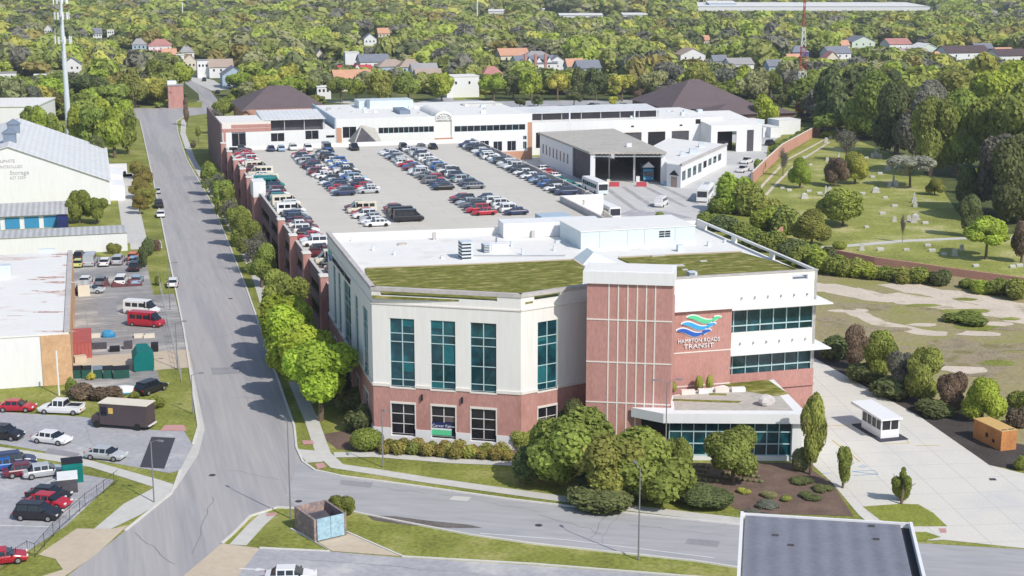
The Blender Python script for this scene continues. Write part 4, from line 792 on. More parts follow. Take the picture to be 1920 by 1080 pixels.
# guard booth
gb = thing('guard_booth', (*P(1660, 815), 0), 'small white guard booth with glazed sides on its island in the driveway', 'guard booth')
bx, by = P(1660, 818); f = Fr(bx, by, HX)
MB().box(f, -1.7, 1.9, -1.9, 5.0, .01, .14).build('island', 'asphalt_dark', gb)
MB().box(f, -1.2, 1.2, -1.0, 3.6, .14, 1.1).build('base', 'white', gb)
gl2 = MB().box(f, -1.1, 1.1, -.9, 3.5, 1.1, 2.35).build('window', 'glass_dark', gb); q = MB()
for u in (-1.14, 0, 1.04): q.box(f, u, u + .1, -1.0, -.91, 1.1, 2.35)
for v_ in (-1, .1, 1.2, 2.3, 3.45): q.box(f, -1.2, -1.11, v_, v_ + .1, 1.1, 2.35); q.box(f, 1.11, 1.2, v_, v_ + .1, 1.1, 2.35)
q.build('window_frame', 'white', gl2); MB().box(f, -1.4, 1.4, -1.3, 6.0, 2.35, 2.65, (2.55, 2.55, 2.7, 2.7)).build('roof', 'white', gb)

# orange skip box
ob = thing('storage_box', (54, 166, 0), 'rusty orange open-topped steel box on dark ground beside the driveway', 'container')
a, b, c_ = P(1876, 846), P(1898, 838), P(1836, 818); f = fr2(a, b); l = hypot(a[0] - b[0], a[1] - b[1]) + .1; d = 6.2; fx = Fr(a[0], a[1], .33)
MB().box(fx, 0, 2.1, 0, 5.2, 0, 2.3).build('body', 'rust', ob); MB().box(fx, -.04, 2.14, -.04, 5.24, 2.3, 2.38).build('lid', 'rust_top', ob)
pieces('hatch', 'shade_metal', ob, [(fx, .2, .9, .2, .5, 2.38, 2.39), (fx, 1.15, 1.9, .2, .5, 2.38, 2.39)]); pieces('side_opening', 'black', ob, [(fx, -.03, 0, 2.4, 2.9, .9, 1.4), (fx, -.03, 0, 1.2, 1.6, .6, 1.0)])

# cemetery wall
cw = thing('brick_wall', (*P(1450, 320), 0), 'long red brick cemetery wall running beside the depot yard', 'wall')
q = MB()
def wl(pts, h, m, nm, par, w=.5):
    q = MB(); strip('', [P(*p) for p in pts], w, h, None, world=True, z0=-.02, mb=q); return q.build(nm, m, par)
wl([(1537, 252), (1522, 258), (1466, 290), (1432, 322), (1410, 345)], 3.0, 'red_brick', 'wall_run', cw, .5)
wl([(1537, 252), (1522, 258), (1466, 290), (1432, 322), (1410, 345)], 3.12, 'cream_trim', 'coping', cw, .3)
cw2 = thing('brick_wall', (*P(1480, 430), 0), 'short leaning length of red brick wall half hidden in the hedge', 'wall'); wl([(1496, 412), (1480, 428), (1458, 452)], 2.0, 'red_brick', 'wall_run', cw2)
cw3 = thing('brick_wall', (*P(1740, 515), 0), 'low red brick wall between the cemetery lawn and the tan field', 'wall'); wl([(1556, 480), (1640, 496), (1780, 516), (1930, 537), (2200, 575)], 1.4, 'red_brick', 'wall_run', cw3, .4)
cw4 = thing('brick_wall', (*P(1528, 205), 0), 'brick gate pier wall by the grass north of the cemetery', 'wall'); wl([(1518, 212), (1535, 216)], 4.0, 'red_brick', 'wall_run', cw4)

# cell tower (monopole) and lattice mast
ct = thing('cell_tower', (*P(131, 275), 0), 'tall white monopole cell tower with antenna platforms behind the warehouse', 'cell tower')
tx, ty = P(131, 275); MB().tube((tx, ty, 0), (tx, ty, 44), 1.0, .42, 12).build('pole', 'galv', ct)
for zc, rr in ((31.5, 2.4), (38.5, 1.9), (43.0, 2.0)):
    o = MB()
    for i in range(3):
        a = i * 2.094 + .3; b = a + 2.094; p = (tx + rr * cos(a), ty + rr * sin(a), zc); p2 = (tx + rr * cos(b), ty + rr * sin(b), zc); o.tube(p, p2, .09, n=5); o.tube((tx, ty, zc - .8), p, .08, n=5)
    pl = o.build('antenna_platform', 'galv', ct); o = MB(); rnd = random.Random(int(zc))
    for i in range(9):
        a = i * .698 + .3; r_ = rr * (1 + .15 * rnd.random()); f = Fr(tx + r_ * cos(a), ty + r_ * sin(a), a); o.box(f, -.12, .12, -.22, .22, zc - 1.0, zc + 1.1)
    o.build('antenna_panels', 'white', pl)
MB().tube((tx - 2.2, ty, 31), (tx - 2.2, ty, 46), .06, .04, 5).build('whip_antenna', 'white', ct)
lm = thing('lattice_mast', (*P(1500, 213), 0), 'slender red and white lattice radio mast rising above the trees', 'radio mast')
lx, ly = P(1500, 213)
def lat(z0, z1, m):
    o = MB(); z = z0; ww = lambda z: max(.4, 2.4 - z * .055)
    while z < z1 - .1:
        zn = min(z1, z + 2.6)
        for i in range(3):
            a, b = i * 2.094, (i + 1) * 2.094; p = lambda an, zz: (lx + ww(zz) * cos(an), ly + ww(zz) * sin(an), zz)
            o.tube(p(a, z), p(a, zn), .11, n=5); o.tube(p(a, z), p(b, zn), .06, n=4); o.tube(p(b, z), p(a, zn), .06, n=4)
        z = zn
    o.build('mast_section', m, lm)
for i, (z0, z1) in enumerate(((0, 7), (7, 15.5), (15.5, 24), (24, 31), (31, 52))): lat(z0, z1, 'white' if i in (1, 3) else 'mast_red')

# ================================================================ FAR HALLS AND HOUSES
def hip(par, f, w, d, ze, zr, wm, rm, ridge=.3, over=.9):
    MB().box(f, -w / 2, w / 2, 0, d, 0, ze).build('wall', wm, par)
    rx = w / 2 * ridge; dm = d / 2; o = over
    MB().add([f.at(-w / 2 - o, -o, ze - .2), f.at(w / 2 + o, -o, ze - .2), f.at(w / 2 + o, d + o, ze - .2), f.at(-w / 2 - o, d + o, ze - .2), f.at(-rx, dm, zr), f.at(rx, dm, zr)], [(0, 1, 5, 4), (1, 2, 5), (2, 3, 4, 5), (3, 0, 4), (3, 2, 1, 0)]).build('roof', rm, par)
h1 = thing('hall', (*P(530, 215), 0), 'large brown hipped-roof hall with terracotta annex left of the depot', 'hall')
x, y = P(530, 235); f = Fr(*G.at(62, 499)[:2], HX); hip(h1, f, 28, 36, 6.0, 12.5, 'terracotta', 'brown_shingle', .25)
f2 = Fr(*G.at(66, 475)[:2], HX); hip(h1, f2, 34, 20, 6.6, 7.6, 'terracotta', 'terracotta', .5, .5)
h2 = thing('hall', (*P(1310, 205), 0), 'large brown pyramid-roofed hall right of centre behind the depot', 'hall')
hip(h2, Fr(*G.at(205, 474)[:2], HX), 32, 38, 5.2, 13.4, 'dark_and_shaded_brick', 'brown_shingle', .12); hip(h2, Fr(*G.at(212, 458)[:2], HX), 30, 15.5, 4.6, 7.4, 'dark_and_shaded_brick', 'brown_shingle', .4)
LANDM = []                                      # named places used to tell look-alikes apart: (x, y, phrase)
HOUSES = []
def house(px, py, wpx, top, kind, wm, rm, name, label, cat, short, rot=None, dk=1.0, nwin=3, ht=None):
    x, y = P(px, py)
    if not ht and zat(top, y) < 8.0: ht = 8.5 if py - top > 14 else 7.0; x, y = P(px, top, ht)
    ppm = FPX / (y * cos(PITCH) + CAMH * sin(PITCH)); w = wpx / ppm; d = min(14, max(6, w * .8)) * dk
    zr = ht or max(3.2, min(12.5, zat(top, y + d * .5))); a = HX if rot is None else rot; f = Fr(x, y, a)
    t = thing(name, (x, y, 0), label, cat); ze = zr * (.62 if kind in ('gable_x', 'gable_v', 'hip') else 1)
    if kind == 'gable_x': gable(f, -w / 2, w / 2, 0, d, ze, zr, t, wm, rm, 'u')
    elif kind == 'gable_v': gable(f, -w / 2, w / 2, 0, d, ze, zr, t, wm, rm, 'v')
    elif kind == 'hip': hip(t, f, w, d, ze, zr, wm, rm, .35, .4)
    else: MB().box(f, -w / 2, w / 2, 0, d, 0, zr - .2).build('wall', wm, t); MB().box(f, -w / 2 - .2, w / 2 + .2, -.2, d + .2, zr - .2, zr + .1).build('roof', rm, t)
    for i in range(nwin):
        u = -w / 2 + w * (i + .7) / (nwin + .4) - .5; z = ze * (.55 if ze < 5 else .7); MB().box(f, u, u + .8, -.05, .0, z - .6, z + .5).build('window', 'glass_dark', t)
    HOUSES.append((x, y, w, d)); LANDM.append((x, y, short)); return t, f, w, d, ze, zr
H = house
H(262, 100, 26, 72, 'hip', 'blue_wall', 'grey_shingle', 'house', 'pale blue house with small dark turret left of the red-roofed porch house', 'house', 'the blue turret house')
t, f, w, d, ze, zr = H(303, 104, 46, 73, 'hip', 'white', 'pink_shingle', 'house', 'two storey white house with red roof and stacked red porches', 'house', 'the red-roofed porch house')
pieces('porch', 'red_metal', t, [(f, -w / 2, w / 2, -2.2, -.1, ze * .5, ze * .5 + .25), (f, -w / 2, w / 2, -2.2, -.1, 0, .3)])
q = MB()
for i in range(7): q.box(f, -w / 2 + i * w / 6.1, -w / 2 + i * w / 6.1 + .25, -2.2, -2.0, .3, ze)
q.build('porch_posts', 'white', t)
H(318, 112, 24, 92, 'gable_x', 'cream_wall', 'orange_shingle', 'house', 'low cream house with orange roof beside the red-roofed porch house', 'house', 'the low orange-roofed house')
H(350, 106, 26, 86, 'hip', 'white', 'grey_shingle', 'house', 'white house with grey hipped roof behind the orange-gabled house', 'house', 'the grey hipped house')
H(338, 132, 14, 103, 'flat', 'white', 'white_roof', 'house', 'narrow tall white flat-roofed house left of the orange-gabled house', 'house', 'the narrow white house')
H(357, 132, 24, 101, 'gable_v', 'cream_wall', 'orange_shingle', 'house', 'tall cream house with orange gable facing the camera', 'house', 'the orange-gabled house')
H(382, 146, 22, 112, 'flat', 'white', 'grey_shingle', 'house', 'tall narrow white house with flat grey roof by the curved street', 'house', 'the tall grey-topped house')
H(414, 143, 44, 112, 'gable_x', 'white', 'tan_shingle', 'house', 'wide white house with brown-grey roof left of the long slate-roofed house', 'house', 'the brown-grey roofed house')
H(440, 165, 44, 124, 'gable_v', 'blue_wall', 'slate_roof', 'house', 'long pale blue house with slate gable roof behind a round tree', 'house', 'the slate gabled house', dk=1.4)
H(134, 131, 34, 108, 'gable_v', 'white', 'slate_roof', 'house', 'white house with grey gable just right of the cell tower pole', 'house', 'the house by the cell tower')
H(12, 153, 36, 142, 'flat', 'white', 'grey_shingle', 'house', 'low white flat-roofed building at the far left edge', 'house', 'the white building at the left edge', ht=4)
H(76, 155, 22, 144, 'flat', 'white', 'white_roof', 'shed', 'small white flat roof among trees left of the cell tower', 'shed', 'the small white roof', ht=3.5)
H(90, 172, 18, 156, 'flat', 'cream_wall', 'white_roof', 'shed', 'small cream box shed close left of the cell tower pole', 'shed', 'the cream shed', ht=3.2)
H(90, 62, 14, 46, 'gable_v', 'white', 'grey_shingle', 'house', 'pale house roof deep in the woods beyond the cell tower', 'house', 'the lone pale house')
H(182, 68, 16, 53, 'gable_x', 'white', 'slate_roof', 'house', 'small blue-grey roofed house in the woods, upper left', 'house', 'the small blue-grey house')
H(191, 84, 13, 73, 'gable_v', 'cream_wall', 'orange_shingle', 'house', 'small orange-roofed house in the woods, upper left', 'house', 'the small orange house')
H(208, 72, 13, 63, 'flat', 'white', 'white_roof', 'house', 'white roof patch among brown trees, upper left', 'house', 'the white roof patch', ht=6)
H(150, 175, 12, 150, 'flat', 'cream_wall', 'grey_shingle', 'shed', 'tan shed between the cell tower and the street trees', 'shed', 'the tan shed', ht=3.5)
t, f, w, d, ze, zr = H(329, 195, 28, 160, 'flat', 'pink_brick', 'grey_shingle', 'house', 'windowless pink brick building at the street corner', 'building', 'the pink brick corner building', nwin=0)
MB().box(f, -w / 2, w * .1, d * .5, d, zr, zr + 1.4).build('roof_block', 'white', t)
H(660, 126, 26, 98, 'flat', 'white', 'white_roof', 'house', 'tall blank white house left of the slate-roofed pair', 'house', 'the blank white house', nwin=0)
H(703, 131, 56, 103, 'gable_x', 'white', 'slate_roof', 'house', 'white house with long slate-blue roof beyond the red gable', 'house', 'the slate-blue roofed house')
H(640, 134, 26, 119, 'hip', 'blue_wall', 'slate_roof', 'house', 'low blue-grey roofed house left of the red gable', 'house', 'the low blue-grey roofed house')
H(663, 153, 70, 133, 'gable_x', 'cream_wall', 'orange_shingle', 'house', 'long low house with orange-tan roof in front of the red gable', 'house', 'the orange-tan roofed house')
t, f, w, d, ze, zr = H(668, 146, 62, 124, 'gable_x', 'white', 'red_metal', 'house', 'bright red metal roofed house with white gable dormer', 'house', 'the red gable house')
gable(f, -2.5, 3.5, -.6, d / 2, ze, zr + 1.0, t, 'white', 'red_metal', 'v')
H(738, 143, 56, 111, 'hip', 'blue_wall', 'tan_shingle', 'house', 'big blue-grey house with brown hipped roof, third from the red gable', 'house', 'the brown hipped house')
H(772, 143, 44, 112, 'hip', 'blue_wall', 'tan_shingle', 'house', 'blue-grey house with dull brown roof left of the grey gables', 'house', 'the dull brown roofed house')
H(798, 143, 48, 120, 'gable_x', 'white', 'grey_shingle', 'house', 'white house with pale grey broken roof behind the tan roof', 'house', 'the pale grey roofed house')
H(806, 165, 48, 129, 'gable_x', 'white', 'tan_shingle', 'house', 'white house with tan roof and dark arched doorway', 'house', 'the tan-roofed arch house')
t, f, w, d, ze, zr = H(868, 173, 62, 143, 'flat', 'white', 'white_roof', 'house', 'boxy plain white two storey house on a bright lawn', 'house', 'the boxy white house', nwin=2)
H(600, 103, 16, 93, 'gable_v', 'cream_wall', 'slate_roof', 'house', 'small cream gable peeping from grey trees', 'house', 'the small cream gable')
H(694, 78, 24, 63, 'gable_v', 'white', 'slate_roof', 'house', 'white gabled house with slate roof alone in the woods', 'house', 'the lone white gable')
H(720, 68, 22, 53, 'gable_x', 'cream_wall', 'orange_shingle', 'house', 'orange-roofed house up the woods beside the lone white gable', 'house', 'the wood-edge orange roof')
H(608, 186, 26, 164, 'flat', 'white', 'white_roof', 'house', 'small white box building just right of the brown hall', 'building', 'the white box building', ht=5)
H(925, 143, 38, 125, 'hip', 'white', 'pink_shingle', 'house', 'low red-brown roofed house with white wall left of the chimneys', 'house', 'the red-brown roofed house')
H(966, 113, 56, 92, 'gable_x', 'cream_wall', 'orange_shingle', 'house', 'wide orange-roofed house behind the three-chimney house', 'house', 'the wide orange roof')
t, f, w, d, ze, zr = H(1008, 136, 78, 106, 'gable_x', 'white', 'slate_roof', 'house', 'grey-roofed house with three tall brick chimneys and white dormers', 'house', 'the three-chimney house')
for u in (-w * .33, -w * .08, w * .17): MB().box(f, u, u + 1.3, -.4, .8, 0, zr + 1.2).build('chimney', 'pink_brick', t)
for u in (-w * .2, w * .04, w * .3): gable(f, u - 1.2, u + 1.6, .5, 3, ze + .6, zr * .95, t, 'white', 'slate_roof', 'v', .2)
H(1012, 113, 60, 97, 'hip', 'white', 'grey_shingle', 'house', 'broad grey hipped roof house behind the three chimneys', 'house', 'the broad grey hipped roof')
H(1046, 132, 42, 105, 'gable_v', 'white', 'slate_roof', 'house', 'white gabled house right of the three-chimney house', 'house', 'the white gable by the chimneys')
H(1080, 130, 32, 111, 'gable_x', 'blue_wall', 'orange_shingle', 'house', 'blue-walled house with orange roof left of the navy roof', 'house', 'the blue-walled orange roof')
H(1106, 132, 44, 114, 'gable_x', 'blue_wall', 'slate_roof', 'house', 'house with navy slate roof at the end of the middle row', 'house', 'the navy slate roof')
H(1020, 142, 24, 128, 'gable_v', 'white', 'grey_shingle', 'house', 'small white gabled porch house in front of the chimneys', 'house', 'the small porch house')
H(1152, 158, 20, 147, 'hip', 'white', 'slate_roof', 'house', 'small dark grey roof between two bushy trees', 'house', 'the small dark roof', ht=4.5)
H(1300, 112, 50, 91, 'gable_v', 'white', 'tan_shingle', 'house', 'white gabled house with grey-brown roof above the pyramid hall', 'house', 'the gable above the hall')
H(1352, 117, 28, 104, 'gable_x', 'white', 'slate_roof', 'house', 'small slate-roofed house right of the gable above the hall', 'house', 'the small slate roof')
H(1392, 124, 48, 110, 'gable_x', 'white', 'grey_shingle', 'house', 'long white outbuilding left of a bright round tree', 'house', 'the long white outbuilding')
H(1324, 78, 16, 67, 'gable_x', 'cream_wall', 'orange_shingle', 'house', 'tiny orange roof in the woods above the pyramid hall', 'house', 'the tiny orange roof')
t, f, w, d, ze, zr = H(1502, 105, 34, 86, 'hip', 'navy_wall', 'slate_roof', 'house', 'deep blue and white house with blue hipped roof right of the mast', 'house', 'the deep blue house')
H(1492, 118, 26, 102, 'gable_x', 'white', 'orange_shingle', 'house', 'white house with salmon roof below the deep blue house', 'house', 'the salmon-roofed house')
H(1457, 126, 32, 113, 'gable_x', 'blue_wall', 'slate_roof', 'house', 'low grey-roofed house left of the radio mast', 'house', 'the grey roof by the mast')
H(1576, 106, 46, 88, 'gable_x', 'white', 'slate_roof', 'house', 'slate-roofed house with white dormer above the brown roof', 'house', 'the white dormer house')
H(1562, 114, 26, 97, 'gable_v', 'cream_wall', 'pink_shingle', 'house', 'small brown gabled house below the white dormer house', 'house', 'the small brown gable')
H(1620, 92, 48, 68, 'gable_v', 'pale_green_wall', 'slate_roof', 'house', 'pale green gabled house with slate-blue roof', 'house', 'the pale green gable')
H(1586, 88, 16, 76, 'gable_x', 'white', 'orange_shingle', 'house', 'little pink-roofed cottage left of the pale green gable', 'house', 'the pink cottage')
H(1688, 98, 46, 72, 'gable_x', 'white', 'pink_shingle', 'house', 'large pinkish-red roofed house with white gables', 'house', 'the pinkish-red roof')
H(1742, 100, 50, 82, 'gable_v', 'pale_green_wall', 'white_roof', 'house', 'mint green gabled house with pale roof, right of the pinkish roof', 'house', 'the mint gable')
t, f, w, d, ze, zr = H(1690, 113, 130, 93, 'gable_x', 'white', 'tan_shingle', 'row_house', 'long tan-roofed terrace with a row of small gables', 'row house', 'the gabled terrace', nwin=6)
for u in (-w * .35, -w * .12, w * .1): gable(f, u, u + 5, -1, d / 2, ze, zr, t, 'blue_wall', 'tan_shingle', 'v', .2)
H(1745, 115, 60, 99, 'gable_x', 'white', 'orange_shingle', 'row_house', 'orange-roofed end of the terrace beside the dark metal roof', 'row house', 'the orange terrace end')
H(1818, 114, 90, 87, 'gable_x', 'white', 'brown_metal', 'house', 'wide house with dark brown standing seam roof', 'house', 'the wide dark brown roof')
H(1900, 121, 64, 92, 'gable_x', 'white', 'brown_metal', 'house', 'second dark brown metal-roofed house at the right edge', 'house', 'the brown roof at the right edge')
H(1848, 93, 36, 82, 'gable_x', 'navy_wall', 'slate_roof', 'house', 'blue house roof peeping above the wide dark brown roof', 'house', 'the blue roof behind')
H(1888, 100, 34, 90, 'gable_x', 'cream_wall', 'orange_shingle', 'house', 'orange-roofed house above the right edge brown roof', 'house', 'the orange roof at right')
H(1776, 99, 24, 89, 'hip', 'blue_wall', 'white_roof', 'house', 'small pale blue house left of the wide dark brown roof', 'house', 'the small pale blue house')
def far_shed(px, py, wpx, top, label, short, m='white_roof', d=30, wm='white'):
    x, y = P(px, py); w = wpx * y / FPX; z = max(5, zat(top, y + d)); t = thing('warehouse', (x, y, 0), label, 'warehouse'); f = Fr(x, y, 0)
    MB().box(f, -w / 2, w / 2, 0, d, 0, z * .8).build('wall', wm, t); MB().box(f, -w / 2 - .5, w / 2 + .5, -.5, d + .5, z * .8, z * .85, (z * .8, z * .8, z, z)).build('roof', m, t); HOUSES.append((x, y, w, d)); LANDM.append((x, y, short))
far_shed(1525, 24, 430, 4, 'enormous pale warehouse roof along the top right skyline', 'the enormous warehouse', d=100)
far_shed(1355, 22, 50, 1, 'white and blue warehouse end at the top right', 'the white and blue warehouse', wm='blue_wall')
far_shed(1090, 37, 80, 25, 'long white shed roof in the woods, top centre', 'the long white shed'); far_shed(1192, 36, 46, 25, 'shorter white shed right of the long shed, top centre', 'the shorter white shed')
far_shed(932, 30, 32, 17, 'white block building among distant woods, top centre', 'the white block'); far_shed(1016, 25, 10, 17, 'tiny white hut in distant woods', 'the tiny white hut', d=8)
far_shed(1862, 28, 16, 21, 'tiny white roof in the distant woods, top right', 'the tiny far white roof', d=8)
for nm, a, b in (('the depot', 110, 430), ):
    x, y, _ = G.at(a, b); LANDM.append((x, y, nm))
# ================================================================ VEHICLES
def ring(x, ws, zs):                            # symmetric section at length x: half widths and heights from the bottom up
    return [(x, -w, z) for w, z in zip(ws, zs)] + [(x, w, z) for w, z in zip(ws[::-1], zs[::-1])]
def make_car(kind, lights, name):
    t = thing(name, (0, 0, 0)); C = {'sedan': (4.7, .9, .9, 1.42, (-1.75, -1.15, .35, 1.15)), 'suv': (4.7, .94, 1.05, 1.72, (-2.2, -1.85, .45, 1.15)),
        'hatch': (4.1, .87, .92, 1.5, (-1.9, -1.5, .3, 1.05)), 'pickup': (5.6, .97, 1.08, 1.8, (-.75, -.55, .75, 1.45)), 'van': (5.6, 1.0, 1.15, 2.25, (-2.7, -2.62, 1.25, 2.1))}[kind]
    Ln, hw, zb, zr, (g0, g1, g2, g3) = C; h = Ln / 2; b = MB()
    st = [(-h, .82, .42, .5, zb - .28), (-h + .12, .92, .3, .5, zb - .1), (g0, 1, .24, .55, zb), (g3, 1, .24, .55, zb), (h - .7, .98, .24, .52, zb - .1), (h - .12, .9, .3, .5, zb - .28), (h, .78, .42, .48, zb - .42)]
    b.loft([ring(x, (hw * k * .92, hw * k, hw * k, hw * k * .93), (z0, z1, zt - .1 if zt - .1 > z1 + .02 else z1 + .02, zt)) for x, k, z0, z1, zt in st])
    rf = .78 if kind != 'van' else .9
    b.loft([ring(x, (hw * rf * .96, hw * rf, hw * rf * .85), (zr - .12, zr - .05, zr)) for x in (g1 - .08, g1 + .1, g2 - .1, g2 + .1)])
    if kind == 'van':
        b.loft([ring(x, (hw * .97, hw * .93), (zb - .02, zr - .1)) for x in (g0, g1 + .2, g2 - .4)])
    if kind == 'pickup':
        b.box(W0, -h + .1, g0 - .1, -hw * .96, -hw * .86, zb - .05, zb + .12).box(W0, -h + .1, g0 - .1, hw * .86, hw * .96, zb - .05, zb + .12).box(W0, -h + .06, -h + .16, -hw * .96, hw * .96, zb - .1, zb + .12)
    for x in (g1 - .02, (g1 + g2) / 2, g2):
        for s in (-1, 1): b.add([(x - .05, s * hw * .94, zb - .03), (x + .05, s * hw * .94, zb - .03), (x + .05, s * hw * rf, zr - .08), (x - .05, s * hw * rf, zr - .08), (x - .05, s * hw * .88, zb - .03), (x + .05, s * hw * .88, zb - .03), (x + .05, s * hw * (rf - .05), zr - .08), (x - .05, s * hw * (rf - .05), zr - .08)], [(0, 1, 2, 3), (7, 6, 5, 4), (0, 3, 7, 4), (1, 5, 6, 2)])
    body = b.build('body', 'paint', t, smooth=False)
    if kind != 'van':
        MB().loft([ring(g0, (hw * .9, hw * .88), (zb - .08, zb)), ring(g1, (hw * .92, hw * rf * .97), (zb - .05, zr - .09)), ring(g2, (hw * .92, hw * rf * .97), (zb - .05, zr - .09)), ring(g3, (hw * .9, hw * .86), (zb - .08, zb))]).build('window', 'carglass', t)
    else:
        w = MB(); w.loft([ring(g2 - .35, (hw * .95, hw * .84), (zb, zr - .12)), ring(g2, (hw * .95, hw * .84), (zb, zr - .13)), ring(g3, (hw * .92, hw * .86), (zb - .06, zb))])
        for x in (-2.3, -1.15, 0):
            for s in (-1, 1): w.add([(x, s * (hw * .975), zb + .12), (x + .95, s * hw * .975, zb + .12), (x + .95, s * hw * .955, zr - .35), (x, s * hw * .955, zr - .35)], [(0, 1, 2, 3) if s < 0 else (3, 2, 1, 0)])
        w.build('window', 'carglass', t)
    if kind == 'pickup': MB().box(W0, -h + .16, g0 - .1, -hw * .86, hw * .86, zb - .25, zb + .015).build('load_bed', 'black', t)
    for x in (-h + .9, h - .95):
        for s in (-1, 1):
            wl_ = MB().tube((x, s * (hw - .18), .33), (x, s * (hw + .015), .33), .34, n=14).build('wheel', 'tyre', t)
            if lights: MB().tube((x, s * (hw - .1), .33), (x, s * (hw + .022), .33), .2, n=10).build('rim', 'hub', wl_)
    if lights:
        for s in (-1, 1):
            MB().box(W0, h - .16, h - .02, s * hw * .72 - .16, s * hw * .72 + .16, .62, .76).build('headlight', 'lamp_clear', t); MB().box(W0, -h - .01, -h + .1, s * hw * .72 - .14, s * hw * .72 + .14, .66, .84).build('tail_light', 'lamp_red', t)
            MB().box(W0, g3 - .3, g3 - .18, s * (hw + .08) - .09, s * (hw + .08) + .09, zb, zb + .14).build('mirror', 'black', t)
    return t
PC = {'w': ((.78, .78, .78), 'white'), 's': ((.45, .47, .5), 'silver'), 'g': ((.16, .17, .19), 'grey'), 'k': ((.018, .018, .024), 'black'), 'n': ((.03, .045, .11), 'navy'), 'r': ((.45, .02, .04), 'red'),
      'm': ((.14, .02, .035), 'maroon'), 'b': ((.02, .12, .42), 'blue'), 't': ((.0, .2, .19), 'teal'), 'c': ((.72, .67, .55), 'cream'), 'l': ((.3, .42, .55), 'pale blue'), 'y': ((.6, .6, .2), 'yellow-green'), 'o': ((.7, .16, .04), 'orange')}
KN = {'s': ('sedan', 'sedan', 'parked_car'), 'u': ('suv', 'SUV', 'parked_car'), 'h': ('hatch', 'hatchback', 'parked_car'), 'p': ('pickup', 'pickup', 'pickup_truck'), 'v': ('van', 'van', 'parked_van')}
PROTO = {}
def car(code, x, y, z, ang, label, group=None, near=False):
    c, k = PC[code[0]], KN[code[1]]; key = (k[0], near)
    first = key not in PROTO
    if first: PROTO[key] = make_car(k[0], near, k[2])
    src = PROTO[key]
    if first:
        t = src; t.location = (x, y, z); t.rotation_euler = (0, 0, ang)
        for ch in t.children: ch.color = (*c[0], 1)
    else: t = copy_thing(src, (x, y, z), ang, color=(*c[0], 1))
    tag(t, label, {'s': 'car', 'u': 'car', 'h': 'car', 'p': 'pickup', 'v': 'van'}[code[1]], group); return t
rc = random.Random(11)
rows = [('row along the left wall', 34.9, 373.5, -3.95, 0, 'wu wv cv ms ws ss nu mu ws wu rs cv nu ws wu ss ws gs tu ts gs rs ku ws su mp kp wu kh ws cv mu tv ms nu ws bs rs ws wu kh ru'),
        ('left double row, left side', 48.0, 362.5, -4.0, 1, 'mu nu rs rs wh rs nu ws ws nh ws nu ku ku nu su ss'),
        ('left double row, right side', 54.0, 364.0, -4.1, 0, 'lu bu nu ws ss ku rs ws ku wp ss bs ws nu ku ms ws'),
        ('right double row, left side', 69.5, 361.0, -3.9, 1, 'bs ns ru ms wh ss gs ks rs ns gu su ks ws wh wu ws'),
        ('right double row, right side', 76.0, 364.0, -4.1, 0, 'nu ns wu ws gs su ts ws ku gu su gs nu wh wu bu ws'),
        ('row along the yard parapet', 91.7, 369.0, -3.95, 1, 'bs ls ws ks nu ku ks su ws wh ws ks nu ku wu ws ku wu ks nu wu ns'),
        ('near left block, left side', 47.8, 279.5, -3.9, 1, 'mp cv rs wu sh ws'), ('near left block, right side', 54.4, 277.0, -4.4, 0, 'rs ku nu kv'),
        ('near middle block, left side', 69.4, 286.0, -3.8, 1, 'rs ku ss gu ku ru'), ('near middle block, right side', 75.2, 284.5, -4.4, 0, 'ns ss wu wu ws')]
for nm, u, v0, dv, flip, codes in rows:
    cl_ = codes.split(); n_ = int(len(cl_) * abs(dv) / 3.05); dv = -3.05; cl_ = (cl_ + rc.sample(cl_, min(len(cl_), max(0, n_ - len(cl_)))))[:n_]; rc.shuffle(cl_) if len(cl_) > 12 else None
    for i, cd in enumerate(cl_):
        if len(cl_) > 12 and rc.random() < .05: continue
        x, y, _ = G.at(u + rc.uniform(-.35, .35), v0 + i * dv + rc.uniform(-.2, .2))
        a = HX + (pi if (flip + (rc.random() < .3)) % 2 else 0) + rc.uniform(-.03, .03)
        car(cd, x, y, DZ + .01, a, f'{PC[cd[0]][1]} {KN[cd[1]][1]}, {ordn(i)} from the far end, {nm} on deck', 'cars parked on the car park deck')
for i, (px, py, cd) in enumerate(((508, 283, 'ns'), (527, 283, 'lh'), (549, 281, 'wu'), (578, 283, 'wu'), (613, 284, 'gv'), (664, 281, 'kp'), (757, 281, 'ku'), (789, 281, 'gu'), (812, 279, 'ks'), (616, 291, 'bu'))):
    x, y = P(px, py, DZ); car(cd, x, y, DZ + .01, HX + pi / 2 + rc.choice((0, pi)), f'{PC[cd[0]][1]} {KN[cd[1]][1]}, {ordn(i)} of those nosed along the far deck edge', 'cars nosed along the far deck edge')
